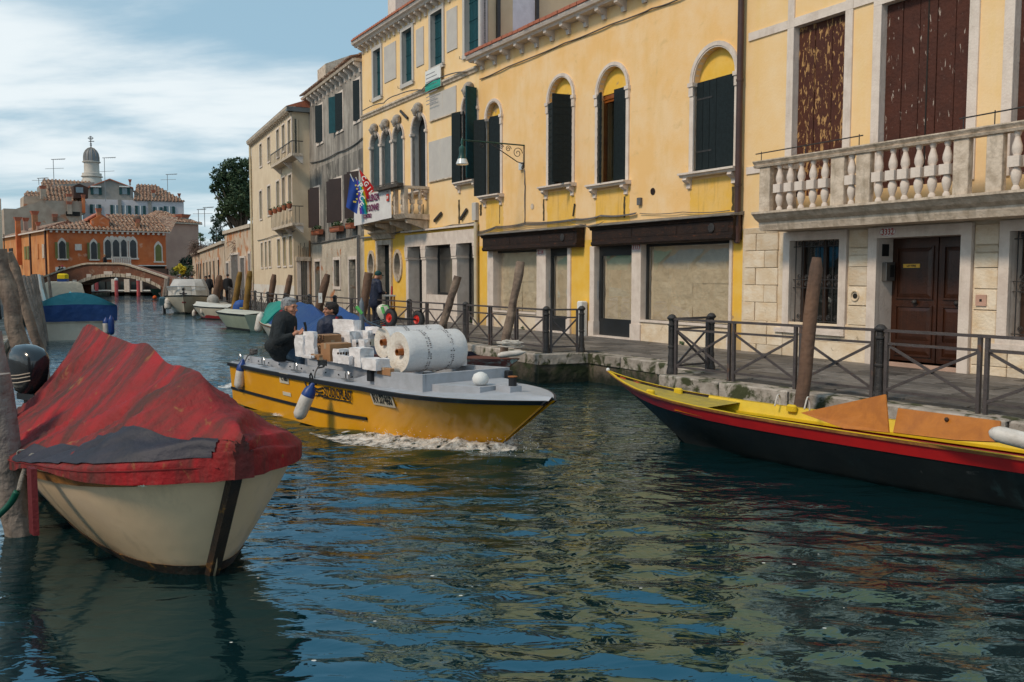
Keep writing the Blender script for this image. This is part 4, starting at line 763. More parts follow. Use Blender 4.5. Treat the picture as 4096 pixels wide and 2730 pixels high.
for i,W in enumerate(MW3):
    fr=ring(F3,*W,0,.1,stone,y0=-.03,y1=.02); MB().box(W[0],W[1],.28,.3,W[2],W[3]).build('dark_room',void,fr)
    shutter(F3,W[0],-.03,W[2],W[3],(W[1]-W[0])*.5,R(180+15),dbr,planks=2); shutter(F3,W[1],-.01,W[2],W[3],-(W[1]-W[0])*.75,R(20),dbr,planks=3)
for i,W in enumerate(G3):
    fr=ring(F3,*W,0,.14,stone,y0=-.04,y1=.02,bottom=(i==1)); MB().box(W[0],W[1],.26,.3,W[2],W[3]).build('door' if i!=1 else 'pane',darkg if i!=1 else void,fr)
    if i==1:
        for t in range(7): x=W[0]+(W[1]-W[0])*(t+.5)/7; MB().tube([(x,.08,W[2]),(x,.08,W[3])],.012,5).build('bar',blackm,fr)
        for t in (.2,.8): MB().box(W[0],W[1],.07,.09,W[2]+t*(W[3]-W[2]),W[2]+t*(W[3]-W[2])+.03).build('bar',blackm,fr)
C3=MB().prism([(.05,zc3),(-.36,zc3+.02),(-.40,zc3+.12),(.2,zc3+.14)],-.05,e3,'x').build('cornice',stoneD,F3.T); brackets(F3,.2,e3-.2,13,zc3+.02,stone,C3,out=.32,h=.42,w_=.13)
rf=MB(); tiles(rf,0,e3,(-.45,zc3+.16),(5,zc3+2.2)); rr=rf.build('roof',tile,F3.T); rr['kind']='stuff'
# dormer with red tiles
dx=F3.m('d',400,560)[0]-.5; MB().prism([(.8,zc3+.3),(.8,zc3+1.9),(2.2,zc3+2.5),(3.6,zc3+1.9),(3.6,zc3+.3)],-1.2,.5,'x').build('dormer',stoneD,F3.T)
terr=M('terracotta',(.42,.13,.06),(.33,.10,.05),r=.8,b=.1); leaf=M('leaf_dark',(.025,.06,.018),(.05,.09,.03),sc_=14,r=.7,rnd=.3); 
def leaves(mb,c,rad,n,s=.05,rng=random):
    for _ in range(n):
        while 1:
            p=Vector((rng.uniform(-1,1),rng.uniform(-1,1),rng.uniform(-1,1)))
            if p.length<=1: break
        p=Vector((c[0]+p.x*rad[0],c[1]+p.y*rad[1],c[2]+p.z*rad[2])); u=Vector((rng.uniform(-1,1),rng.uniform(-1,1),rng.uniform(-1,1))).normalized(); v=u.orthogonal().normalized(); w=s*rng.uniform(.6,1.4)
        mb.add([p-u*w,p+v*w*.5,p+u*w,p-v*w*.5],[(0,1,2,3)])
def flowerbox(F,k,x0,x1,y,o=.35):
    a=F.m(k,x0,y,o)[0]; b,z=F.m(k,x1,y,o); c=(a+b)/2; p=F.O+F.e*c-F.i*.22
    return a,b,z,p
for k,x0,x1,y,lb in (('D',955,1072,540,'terracotta flower box on a wire shelf under the left shuttered window'),('D',1240,1390,490,'terracotta flower box with green plants below the middle window'),('D',1490,1570,445,'terracotta flower box beside a blue-grey pot under the right window')):
    a,b,z,p=flowerbox(F3,k,x0,x1,y); p.z=z; t=T('flower_box',lb,'flower box',p,math.atan2(F3.e.y,F3.e.x),'flower boxes on the stained house'); w_=(b-a)/2
    MB().prism([(-.1,0),(.1,0),(.13,.24),(-.13,.24)],-w_,w_,'x').build('trough',terr,t); m=MB(); leaves(m,(0,0,.34),(w_,.12,.14),160,.05); m.build('foliage',leaf,t); m=MB(); 
    for zz in (.04,.2): m.box(-w_-.03,w_+.03,-.15,-.14,zz,zz+.015)
    m.build('wire_shelf',blackm,t)
for x in (1718,1742): a=F3.m('D',x,1000)[0]; MB().tube([(a,-.08,gz),(a,-.08,F3.m('D',x,560)[1])],.04,8).build('downpipe',cable,F3.T)
a=F3.m('D',962,1000)[0]; MB().tube([(a,-.08,gz),(a,-.08,F3.m('D',962,640)[1])],.045,8).build('downpipe',M('rusty_pipe',(.32,.14,.05),(.22,.16,.12),r=.6),F3.T)
cab(F3,[('D',970,690),('D',1300,635),('D',1720,560)],.03,y=-.05,sag=.03); cab(F3,[('d',385,1022),('d',560,955),('d',710,868)],.03,y=-.05,sag=.1)
# ================= CREAM HOUSE
cream=M('cream_plaster',(.74,.60,.43),(.66,.52,.36),sc_=1.1,b=.12,bs=12,st=.35,stc=(.50,.38,.24),ss=(1.5,1.5,.3),r=.95); creamB=M('pale_plinth',(.72,.68,.62),(.62,.55,.47),sc_=1.,b=.2,bs=12,r=.95,c3=(.6,.38,.24),s3=1.2,f3=(.58,.7))
ci=Vector((F3.i.x,F3.i.y)); PE=pt(1178,46.8); PF=pt(1018,58.6)
F4=Fac(PF,PE,'cream_house','tall cream house with two small iron balconies standing forward of the stained house'); e4=F4.L
zc4=F4.m('d',150,772,.2)[1]; zp4=F4.m('D',400,1335)[1]
def W4s(k,L_): return [pxr(F4,k,*l_) for l_ in L_]
OPS4=W4s('d',[(62,76,905,1045),(112,128,862,1015),(168,184,815,985),(203,220,785,950),(240,262,752,965),(62,77,1200,1375),(112,130,1168,1350),(168,186,1138,1300),(203,222,1115,1300),(243,263,1098,1310)])
LO4=W4s('D',[(178,207,680,1060),(240,270,660,1055),(300,334,645,1045),(435,478,620,1035),(525,570,590,1035),(620,666,570,1025)])
wall(F4,0,e4,gz,zp4,[],creamB,name='plinth'); wall(F4,0,e4,zp4,zc4,OPS4+LO4,cream); 
MB().box(0,e4,.33,9,gz,zc4).build('side_wall',cream,F4.T); MB().box(e4-.3,e4,.001,.34,gz,zc4).build('corner',cream,F4.T)
olive=M('olive_shutter',(.23,.22,.07),(.17,.17,.05),r=.7,b=.1)
for i,W in enumerate(OPS4+LO4):
    fr=ring(F4,*W,0,.09,stone,y0=-.03,y1=.02); MB().box(W[0],W[1],.1 if i>=10 else .15,.25,W[2],W[3]).build('shutter' if i>=10 else 'pane',olive if i>=10 else greytl,fr)
for (x0,x1,yt,yb) in ((128,262,912,1010),(135,264,1298,1425)):
    bo4=.55; a=F4.m('d',x0,yt+30,bo4)[0]; b=F4.m('d',x1,yt,bo4)[0]; z0=F4.m('d',(x0+x1)/2,yb-10,bo4)[1]; z1=F4.m('d',(x0+x1)/2,yt+20,bo4)[1]
    o=MB().box(a,b,-bo4,0,z0-.14,z0).build('balcony',stoneD,F4.T); m=MB()
    for x in np.linspace(a,b,16): m.tube([(x,-bo4,z0),(x,-bo4,z1)],.014,5)
    for y in (-.2,-.38): m.tube([(b,y,z0),(b,y,z1)],.014,5); 
    m.box(a,b,-bo4-.02,-bo4+.02,z1,z1+.04).box(b-.02,b+.02,-bo4,0,z1,z1+.04); m.build('iron_railing',blackm,o)
    for i in range(3): x=a+.1+(b-a-.3)*i/2; MB().prism([(0,z0-.14),(-.45,z0-.14),(-.1,z0-.45),(0,z0-.5)],x,x+.15,'x').build('corbel',stone,o)
    if yt>1200:
        for i in range(5):
            x=a+.25+(b-a-.5)*i/4; p=F4.O+F4.e*x-F4.i*(bo4+.08); p.z=z1-.1; t=T('flower_pot',('leftmost','second from left','middle','second from right','rightmost')[i]+' terracotta pot on the lower iron balcony rail','flower pot',p,0,'terracotta pots on the lower balcony'); MB().lathe([(.09,0),(.14,.2),(.15,.24)],n=10).build('pot',terr,t); m=MB(); leaves(m,(0,0,.28),(.14,.14,.08),40,.04); m.build('foliage',leaf,t)
C4=MB().prism([(.05,zc4),(-.2,zc4),(-.28,zc4+.12),(-.3,zc4+.22),(.2,zc4+.25)],-.1,e4+.28,'x').build('cornice',stoneD,F4.T); brackets(F4,.1,e4-.05,26,zc4,stoneD,C4,out=.16,h=.2,w_=.12)
MB().box(e4,e4+.28,-.28,9,zc4,zc4+.22).build('side_cornice',M('lead_gutter',(.16,.18,.19),r=.5),F4.T)
rf=MB(); rf.prism([(-.3,zc4+.24),(4.5,zc4+2.),(9,zc4+.24)],-.1,e4+.28,'x'); rf.build('roof',tileR,F4.T)
MB().tube([(e4+.09,1.0,gz),(e4+.09,1.0,zc4)],.09,8).build('downpipe',pipeC,F4.T); MB().tube([(.05,-.09,gz+1.2),(.05,-.09,zc4)],.07,8).build('downpipe',pipeC,F4.T); cab(F4,[('D',130,640),('D',400,560),('D',720,485)],.02,y=-.05)
# side door of the cream house lane
sdp=pt(1215,47.0); gd=T('iron_gate','weathered grey plank gate with stone lintel between cream and stained house','gate',(sdp[0],sdp[1],gz),math.atan2(F3.i.y,F3.i.x)+PI)
ax=F4.O+F4.e*e4; 
SW=Fac((ax.x,ax.y),(PD[0],PD[1]),None,None,None); ang=math.atan2(SW.e.y,SW.e.x); gd.location=(ax.x,ax.y,0); gd.rotation_euler=(0,0,ang)
x0,x1=SW.m('D',735,1200)[0],SW.m('D',940,1200)[0]; zt=SW.m('D',840,960)[1]
MB().box(x0,x0+.2,-.08,0,gz,zt).box(x1-.15,x1,-.08,0,gz,zt).build('stone_jamb',stone,gd); MB().box(x0-.05,x1,-.2,0,zt,zt+.22).build('lintel',stoneD,gd)
gw=M('grey_door',(.16,.14,.13),(.10,.09,.08),sc_=4,b=.2)
for i in range(3): a=x0+.2+(x1-x0-.35)*i/3; MB().box(a+.02,a+(x1-x0-.35)/3-.02,-.05,-.01,gz,zt).build('plank',gw,gd)
m=MB()
for i in range(7): a=x0+.1+(x1-x0-.2)*i/6; m.tube([(a,-.1,zt+.22),(a+.03*math.sin(i),-.1,zt+.8+.15*math.sin(i*2))],.014,5); m.tube(spiral((-.1,zt+.5),.12,1.2),.01,4) if False else None
m.build('iron_spikes',blackm,gd)
# ================= FAR BUILDINGS
orange=M('orange_plaster',(.62,.17,.055),(.50,.12,.04),sc_=.5,b=.1,bs=6,st=.5,stc=(.66,.34,.20),ss=(.5,.5,.35),r=.95,c3=(.70,.42,.30),s3=.6,f3=(.60,.72))
orangeL=M('orange_side_plaster',(.60,.25,.08),(.46,.16,.05),sc_=.5,st=.7,stc=(.62,.46,.28),ss=(1.2,1.2,.25),r=.95,b=.1,bs=6)
pinkp=M('pink_plaster',(.52,.33,.25),(.44,.27,.21),sc_=.4,r=.95,b=.05,st=.3,stc=(.36,.24,.20),ss=(.7,.7,.2)); whit=M('pale_violet_plaster',(.56,.54,.56),(.50,.48,.50),sc_=.5,r=.95,b=0,st=.3,stc=(.40,.34,.32),ss=(.8,.8,.2)); greyp=M('grey_gable_plaster',(.27,.26,.24),(.24,.23,.21),r=.95,b=0)
ochre=M('ruined_plaster',(.45,.36,.28),(.34,.26,.20),sc_=.6,r=.95,b=.1,bs=4,c3=(.42,.20,.11),s3=.5,f3=(.60,.68)); brick=M('old_brick',(.24,.10,.06),(.17,.075,.05),sc_=1.6,r=.95,b=.3,bs=9,c3=(.30,.20,.14),s3=2.5,f3=(.55,.68))
olive2=M('olive_green_shutter',(.17,.17,.05),r=.7,b=0); darkt=M('far_teal_shutter',(.012,.06,.065),r=.7,b=0); skyglass=M('window_pane_blue',(.10,.16,.20),r=.12,b=0,spec=1.)
def roofslope(parent,O,ev,up,L_,H,r0,r1,mat=tile,pitch=.5,rad=.17):
    """ridged tile rows on a hip-roof face: eave from O along ev (length L_), slope vector up (length H), ridge between r0 and r1"""
    mb=MB(); ev=Vector(ev).normalized(); up=Vector(up).normalized(); n=ev.cross(up).normalized(); n=n if n.z>0 else -n; k=max(2,int(L_/pitch)); p=L_/k
    mb.add([O-n*.05,O+ev*L_-n*.05,O+ev*r1+up*H-n*.05,O+ev*r0+up*H-n*.05],[(0,1,2,3)])
    for i in range(k):
        u=(i+.5)*p; vm=H*min(1.,(u/r0 if u<r0 else 1.),((L_-u)/(L_-r1) if u>r1 else 1.)); rows=max(1,int(vm/1.1))
        for j in range(rows):
            vs=[]
            for v,rr,lf in ((vm*j/rows-.05,rad,.04),(vm*(j+1)/rows,rad*.85,0)):
                for t in range(4): a=PI*t/3; vs.append(O+ev*(u-rr*math.cos(a)+.03*math.sin(i*7+j*3))+up*v+n*(rr*math.sin(a)+lf))
            mb.add(vs,[(0,1,5,4),(1,2,6,5),(2,3,7,6),(0,1,2,3)])
    o=mb.build('roof_tiles',mat,parent); o['kind']='stuff'; return o
def ogee(a,b,zs,n=7,k=1.5):
    c=(a+b)/2; h=(b-a)/2; L_=[]
    for i in range(n+1): t=i/n; L_.append((a+h*(t**1.6),zs+h*k*(math.sin(t*PI/2)*.75+.25*t**3)))
    return L_+[(2*c-x,z) for x,z in L_[-2::-1]]
LW=2.5
FQ=Fac(pt(q('a',398,0)[0],108),pt(q('a',1314,0)[0],116),'orange_palace','orange plastered palace with white gothic windows standing behind the brick bridge','palace'); eq=FQ.L
ze=FQ.m('a',860,838)[1]
def gothic(F,k,x0,x1,yt,yb,shut=True,closed=False,par=None,fw=.14):
    W=pxr(F,k,x0,x1,yt,yb); h=(W[1]-W[0])/2; zs=W[3]-h*1.5
    O_=[(W[0]-fw,W[2])]+[(x,z+fw*.8) for x,z in ogee(W[0]-fw,W[1]+fw,zs)]+[(W[1]+fw,W[2])]; o=MB().prism(O_,-.08,.02).build('window',stone,F.T)
    I_=[(W[0],W[2])]+ogee(W[0],W[1],zs,k=1.35)+[(W[1],W[2])]; MB().prism(I_,-.10,-.079).build('pane',olive2 if closed else M('far_dark_pane',(.03,.035,.04),r=.2,b=0),o)
    MB().box(W[0]-fw-.1,W[1]+fw+.1,-.25,0,W[2]-.18,W[2]).build('sill',stone,o)
    if shut:
        for s_ in (-1,1): x=W[0]-fw-(W[1]-W[0])*.42 if s_<0 else W[1]+fw*.6; MB().box(x,x+(W[1]-W[0])*.4,-.18,-.12,W[2],zs+.3).build('shutter',olive2,o)
    return o
MB().box(0,eq,0,10,-.5,ze).build('wall',orange,FQ.T)
gothic(FQ,'a',462,513,905,1050); gothic(FQ,'a',712,758,912,1054)
for x0,x1 in ((822,869),(884,934),(948,992),(1018,1068)): gothic(FQ,'a',x0,x1,896,1045 if x0<880 or x0>1000 else 1035,shut=False,fw=.16)
gothic(FQ,'a',1217,1265,932,1070,shut=False,closed=True)
P=pxr(FQ,'a',587,640,935,985); MB().box(P[0],P[1],-.1,0,P[2],P[3]).build('stone_plaque',stone,FQ.T); P=pxr(FQ,'a',436,512,1115,1145); MB().box(P[0],P[1],-.1,0,P[2],P[3]).build('street_plaque',white,FQ.T)
for x,y in ((877,888),(942,890),(1006,893)): a,z=FQ.m('a',x,y); MB().tube([(a,-.12,z),(a,0,z)],.3,12).build('roundel',stone,FQ.T)
P=pxr(FQ,'a',875,1028,1035,1092,.8); o=MB().box(P[0],P[1],-.9,0,P[2]-.1,P[2]+.1).build('balcony',stone,FQ.T); MB().box(P[0],P[1],-.9,-.75,P[3]-.12,P[3]).build('handrail',stone,o)
me=MB().box(-.07,.07,-.88,-.76,P[2]+.1,P[3]-.12).mesh('baluster',stone)
for i in range(11): link('baluster',me,o,loc=(P[0]+.1+(P[1]-P[0]-.2)*i/10,0,0))
P=pxr(FQ,'a',1084,1294,1107,1182); MB().box(P[0],P[1],-.06,0,P[2],P[3]).build('dark_opening',void,FQ.T); MB().box(P[0]-.1,P[1]+.1,-.5,0,P[3],P[3]+.1).build('white_ledge',white,FQ.T)
me=MB().box(-.12,.12,-.35,0,ze-.28,ze).mesh('bracket',stone); ce=MB().box(-.4,eq+.4,-.5,0,ze,ze+.12).build('cornice',stone,FQ.T)
for i in range(int(eq/.62)): link('bracket',me,ce,loc=(.3+i*.62,0,0))
ap=FQ.m('a',655,705,-6); ap2=FQ.m('a',935,752,-6); hr=ap2[1]+.1
roofslope(FQ.T,Vector((-.5,-.5,ze+.12)),(1,0,0),(0,6.5,hr-ze+.6),eq+1,math.hypot(6.5,hr-ze+.6),9.5,17.5,pitch=.46)
a0=FQ.m('a',700,800,-2)[0]; a1=FQ.m('a',838,800,-2)[0]; z0=FQ.m('a',770,800,-2)[1]; zt=FQ.m('a',770,712,-2)[1]
MB().prism([(a0,z0-1),(a0,z0+(zt-z0)*.55),((a0+a1)/2,zt),(a1,z0+(zt-z0)*.55),(a1,z0-1)],.6,5).build('dormer',orange,FQ.T); MB().prism([(a0-.3,z0+(zt-z0)*.5),((a0+a1)/2,zt+.1),(a1+.3,z0+(zt-z0)*.5),(a1+.3,z0+(zt-z0)*.5+.2),((a0+a1)/2,zt+.35),(a0-.3,z0+(zt-z0)*.5+.2)],1.3,5).build('dormer_roof',tileR,FQ.T)
for x in (735,815): a=FQ.m('a',x,765,-1.6)[0]; MB().box(a-.35,a+.35,1.5,1.6,z0,z0+1.1).build('dormer_window',void,FQ.T)
def chimney(par,F,k,x0,x1,yt,yb,mat,o=0.,flare=.25,cap=tileR,wf=None):
    P=pxr(F,k,x0,x1,yt,yb,o); m=MB()
    if wf: P=((P[0]+P[1])/2-wf/2,(P[0]+P[1])/2+wf/2,P[2],P[3])
    w_=P[1]-P[0]; m.box(P[0],P[1],-o,-o+w_,P[2],P[3]-.5).build('chimney',mat,par); m=MB(); c=(P[0]+P[1])/2
    m.add([(P[0],-o,P[3]-.5),(P[1],-o,P[3]-.5),(P[1],-o+w_,P[3]-.5),(P[0],-o+w_,P[3]-.5),(P[0]-flare,-o-flare,P[3]),(P[1]+flare,-o-flare,P[3]),(P[1]+flare,-o+w_+flare,P[3]),(P[0]-flare,-o+w_+flare,P[3])],[(0,1,5,4),(1,2,6,5),(2,3,7,6),(3,0,4,7),(4,5,6,7)]); m.build('chimney_pot',cap,par)
brickO=M('orange_brick',(.42,.19,.09),(.33,.14,.07),r=.9,b=.2,bs=8)
chimney(FQ.T,FQ,'a',762,794,655,810,brickO,-.8,.12); chimney(FQ.T,FQ,'a',1068,1098,738,835,brickO,-.8,.0)
p=FQ.m('a',1082,740,-.8); MB().ball((p[0],1.3,p[1]),.5).build('round_chimney_top',M('dark_tile_ball',(.12,.08,.06)),FQ.T)
p=FQ.m('a',655,560,-7); chimney(FQ.T,FQ,'a',845,890,702,760,brickO,-7,.1)
# side front of the palace
FS=Fac(pt(q('a',30,0)[0],132),(FQ.O.x,FQ.O.y),'orange_side_house','long weathered orange house side with tall chimneys left of the palace'); es=FS.L; z1=ze
MB().box(0,es-.05,0,2,-.5,z1-.1).build('wall',orangeL,FS.T); MB().box(-.2,es,-.4,0,z1-.1,z1+.05).build('cornice',stone,FS.T); MB().prism([(-.4,z1+.05),(4,z1+1.7),(8,z1+.05)],0,es-8,'x').build('roof',tile,FS.T)
for x0,x1,yt,yb,mt in ((75,104,968,1065,void),(132,163,960,1062,void),(195,208,955,1055,olive2),(215,230,952,1055,olive2),(290,304,935,1050,orangeL),(335,350,935,1045,stoneD)):
    W=pxr(FS,'a',x0,x1,yt,yb); MB().box(W[0],W[1],-.08,0,W[2],W[3]).build('window',mt,FS.T)
for x in (245,366): a=FS.m('a',x,1000)[0]; MB().tube([(a,-.1,0),(a,-.1,z1)],.12,8).build('downpipe',pipeB,FS.T)
for x0,x1,yt,yb,mt in ((104,148,722,1100,orange),(168,205,728,830,pinkp),(228,276,675,830,brickO),(277,299,762,835,pinkp)): chimney(FS.T,FS,'a',x0,x1,yt,yb,mt,.6 if x0==104 else -.5,.18,wf=(x1-x0)/1.96*115/FP*.8)
# pink house behind, right
def simple(name,label,k,x0,Z0,x1,Z1,mat,yt,depth=12,cat='house'):
    F=Fac(pt(q(k,x0,0)[0],Z0),pt(q(k,x1,0)[0],Z1),name,label,cat); F.zt=F.m(k,(x0+x1)/2,yt)[1]; MB().box(0,F.L,0,depth,-.5,F.zt).build('wall',mat,F.T); return F
FK=simple('pink_house','plain pink plastered house with hipped tile roof right of the orange palace','a',1098,124,1572,132,pinkp,772); ek=FK.L
hp=FK.m('a',1292,688,-5)[1]; MB().box(-.4,ek+.4,-.4,0,FK.zt,FK.zt+.18).build('cornice',stoneD,FK.T)
roofslope(FK.T,Vector((-.4,-.4,FK.zt+.18)),(1,0,0),(0,6,hp-FK.zt),ek+.8,math.hypot(6,hp-FK.zt),7,8.2,pitch=.5)
chimney(FK.T,FK,'a',1428,1480,702,765,greyp,-1.5,.25); chimney(FK.T,FK,'a',1378,1410,715,762,greyp,-1.2,.05)
# pale house behind with grey gable
FW=simple('pale_upper_house','pale violet-grey house with dark shuttered windows rising behind the palace roof','a',672,150,1462,156,whit,592); ew=FW.L
for x0,x1,y0,y1 in ((728,772,625,697),(886,926,630,702),(960,1005,632,704),(1080,1122,635,705),(1219,1256,645,702),(1306,1350,640,700)):
    W=pxr(FW,'a',x0,x1,y0,y1); o=MB().box(W[0],W[1],-.08,0,W[2],W[3]).build('window',skyglass,FW.T); w_=(W[1]-W[0]); MB().box((W[0]+W[1])/2-.08,(W[0]+W[1])/2+.08,-.12,-.08,W[2],W[3]).build('mullion',white,o)
    for s_ in (W[0]-w_*.5,W[1]): MB().box(s_,s_+w_*.5,-.16,-.08,W[2],W[3]).build('shutter',darkt,o)
for x in (940,1175): a=FW.m('a',x,650)[0]; MB().box(a-.25,a+.25,-.2,0,FW.m('a',x,745)[1],FW.zt).build('flue',greyp,FW.T)
G=[FW.m('a',x,y,-1) for x,y in ((690,592),(697,492),(860,427),(1038,492),(1043,592))]
MB().prism(G,1,9).build('gable',greyp,FW.T); MB().prism([FW.m('a',x,y,-1) for x,y in ((685,490),(860,422),(1045,492),(1045,498),(860,430),(685,498))],.7,9).build('gable_edge',tileR,FW.T)
for x0,x1 in ((733,775),(957,997)):
    W=pxr(FW,'a',x0,x1,498,545,-1); o=MB().box(W[0],W[1],.9,1,W[2],W[3]).build('window',skyglass,FW.T); w_=(W[1]-W[0])*.55
    for s_ in (W[0]-w_,W[1]): MB().box(s_,s_+w_,.82,.92,W[2]-.1,W[3]+.1).build('shutter',darkt,o)
    MB().box(W[0]-.4,W[1]+.4,.5,1,W[3]+.15,W[3]+.35).build('hood',white,o)
xr=FW.m('a',1045,590)[0]; yr=FW.m('a',1150,470,-6); roofslope(FW.T,Vector((xr,-.3,FW.zt)),(1,0,0),(0,6,yr[1]-FW.zt),ew-xr+.3,math.hypot(6,yr[1]-FW.zt),.5,(FW.m('a',1220,470,-6)[0]-xr),pitch=.55)
for x0,x1,yt,yb in ((1192,1216,512,590),(1398,1413,538,590),(1012,1026,428,475)): chimney(FW.T,FW,'a',x0,x1,yt,yb,greyp,-.9 if x0>1100 else -4,.15)
# ruined ochre house, left behind
FO=simple('ruined_house','patchy ochre house with stepped tile roofs left behind the palace','a',60,138,668,144,ochre,668); eo=FO.L
def slab(F,k,pts,y0,y1,name,mat): return MB().prism([F.m(k,x,y,-y0) for x,y in pts],y0,y1).build(name,mat,F.T)
slab(FO,'a',[(60,680),(330,592),(640,600),(668,600),(668,700),(60,700)],.02,8,'upper_wall',ochre); slab(FO,'a',[(185,640),(185,560),(640,560),(640,640)],4,10,'rear_wall',ochre); slab(FO,'a',[(310,600),(310,478),(740,450),(740,600)],8,12,'rear_wall',greyp)
for (x0,y0,x1,y1,dp,mt) in ((345,595,650,487,2.,tile),(185,562,360,528,5.,tile),(320,480,740,447,9.,tile)):
    a=FO.m('a',x0,y0,-dp); b=FO.m('a',x1,y1,-dp-3); L_=b[0]-a[0]; roofslope(FO.T,Vector((a[0],dp-.1,a[1])),(1,0,0),(0,3,b[1]-a[1]),L_,math.hypot(3,b[1]-a[1]),.6,L_-.6,pitch=.55)
slab(FO,'a',[(580,545),(575,480),(620,460),(690,490),(690,575),(580,575)],1.,3.,'dormer',M('dark_dormer',(.07,.035,.025))); W=pxr(FO,'a',595,652,490,532,-.9); MB().box(W[0],W[1],.9,1.,W[2],W[3]).build('window',skyglass,FO.T)
for x0,x1,yt,yb,mt in ((645,668,548,690,orange),(318,360,478,580,ochre),(525,562,540,600,ochre),(415,450,700,755,brick),(527,565,600,700,ochre)): chimney(FO.T,FO,'a',x0,x1,yt,yb,mt,.4,.1)
W=pxr(FO,'a',518,625,682,715); MB().box(W[0],W[1],-.3,0,W[2],W[3]).build('dark_awning',void,FO.T)
# bell tower
tp=atY('a',722,440,190); tw=T('bell_tower','white round bell tower with grey ribbed dome behind the rooftops','bell tower',(tp.x,190,0)); tz=lambda y:atY('a',722,y,190).z; tr=lambda dx:dx/1.96*190/FP
tst=M('tower_stone',(.60,.55,.48),(.48,.43,.38),sc_=.6,b=.1,bs=3,r=.9)
MB().lathe([(tr(74),tz(620)),(tr(74),tz(440)),(tr(66),tz(415)),(tr(78),tz(410)),(tr(78),tz(404)),(tr(70),tz(402)),(tr(70),tz(382)),(tr(55),tz(378)),(tr(54),tz(302)),(tr(66),tz(296)),(tr(66),tz(290)),(tr(56),tz(288))],n=24).build('shaft',tst,tw,smooth=35)
MB().lathe([(tr(56),tz(290)),(tr(55),tz(255)),(tr(50),tz(225)),(tr(38),tz(203)),(tr(22),tz(187)),(tr(6),tz(180)),(tr(4),tz(165)),(tr(9),tz(160)),(tr(4),tz(152)),(tr(8),tz(148)),(tr(2),tz(140))],n=24).build('dome',M('lead_dome',(.20,.21,.22),(.15,.15,.16),sc_=.7,r=.5,b=.05),tw,smooth=50)
for i in range(12):
    a=2*PI*i/12; MB().tube([(tr(r)*math.cos(a),tr(r)*math.sin(a),tz(y)) for r,y in ((56,290),(56,255),(51,225),(39,202),(23,186),(6,179))],.08,5).build('rib',M('dome_rib',(.30,.26,.22)),tw)
MB().tube([(0,0,tz(145)),(0,0,tz(88))],.09,6).tube([(-tr(22),0,tz(105)),(tr(22),0,tz(105))],.08,6).tube([(-tr(16),0,tz(130)),(tr(26),0,tz(130))],.08,6).tube([(tr(14)*math.cos(t),0,tz(105)+tr(14)*math.sin(t)) for t in [i*PI/8 for i in range(17)]],.05,5).build('cross',blackm,tw)
ant=M('aerial_metal',(.25,.27,.28),r=.5,b=0)
for n_,(x,y0,y1,Z,s_,lb) in enumerate(((425,272,500,141,1,'tall rooftop aerial left of the bell tower'),(828,260,600,148,1,'tall rooftop aerial in front of the grey gable'),(305,420,470,142,.8,'short rooftop aerial above the ruined house'),(1315,390,520,155,.9,'rooftop aerial at the right end of the pale house'),(1557,665,770,128,.6,'thin aerial above the right end of the pink house'),(1606,650,800,127,.7,'rightmost thin aerial beside the garden trees'))):
    p=atY('a',x,y1,Z); t=T('aerial',lb,'aerial',p); h=atY('a',x,y0,Z).z-p.z; MB().tube([(0,0,0),(0,0,h)],.05,5).build('mast',ant,t); m=MB().tube([(-.3*s_,0,h),(1.9*s_,0,h+.1)],.06,4)
    for i in range(6): m.tube([(-.1+i*.35*s_,-.3,h),(-.1+i*.35*s_,.3,h)],.03,4)
    m.tube([(-1.3*s_,0,h*.68),(1.6*s_,0,h*.7)],.04,4); m.build('antenna_arm',ant,t)
# bridge
BY=85.; bz=lambda x,y:(atY('a',x,y,BY).x,atY('a',x,y,BY).z)
br=T('brick_bridge','arched brick footbridge with white stone arch over the canal','bridge',(0,BY,0))
up_=[bz(x,y) for x,y in ((335,1200),(450,1158),(560,1122),(640,1100),(690,1092),(940,1092),(1000,1103),(1060,1122),(1190,1165),(1318,1208))]
AL_=(612,1262); c0=bz(600,1262); c1=bz(1262,1292); cm=bz(868,1192); n=24
def archpt(t,dz=0.):
    x=c0[0]+(c1[0]-c0[0])*t; z=(c0[1]+(c1[1]-c0[1])*t)+(cm[1]-(c0[1]+c1[1])/2)*(1-(2*t-1)**2)**.85+dz; return x,z
low=[archpt(i/n) for i in range(n+1)]
X0,X1=up_[0][0],up_[-1][0]; m=MB()
def upz(x):
    for i in range(len(up_)-1):
        if up_[i][0]<=x<=up_[i+1][0]: return up_[i][1]+(up_[i+1][1]-up_[i][1])*(x-up_[i][0])/(up_[i+1][0]-up_[i][0])
    return up_[0][1] if x<up_[0][0] else up_[-1][1]
xs=sorted([X0-4,X0,*[p[0] for p in low],X1,X1+1]); 
def lowz(x):
    if x<=low[0][0] or x>=low[-1][0]: return -1.
    for i in range(n):
        if low[i][0]<=x<=low[i+1][0]: return low[i][1]+(low[i+1][1]-low[i][1])*(x-low[i][0])/(low[i+1][0]-low[i][0])
for i in range(len(xs)-1):
    a,b=xs[i],xs[i+1]; e=1e-4; m.add([(a,0,lowz(a+e)),(b,0,lowz(b-e)),(b,0,upz(b)),(a,0,upz(a)),(a,3,lowz(a+e)),(b,3,lowz(b-e)),(b,3,upz(b)),(a,3,upz(a))],[(0,1,2,3),(7,6,5,4),(0,4,5,1),(3,2,6,7)])
m.build('brick_wall',brick,br)
me=MB()
for i in range(len(up_)-1): a,b=up_[i],up_[i+1]; me.add([(a[0],-.12,a[1]-.02),(b[0],-.12,b[1]-.02),(b[0],-.12,b[1]+.14),(a[0],-.12,a[1]+.14),(a[0],.4,a[1]-.02),(b[0],.4,b[1]-.02),(b[0],.4,b[1]+.14),(a[0],.4,a[1]+.14)],[(0,1,2,3),(3,2,6,7),(7,6,5,4),(0,4,5,1)])
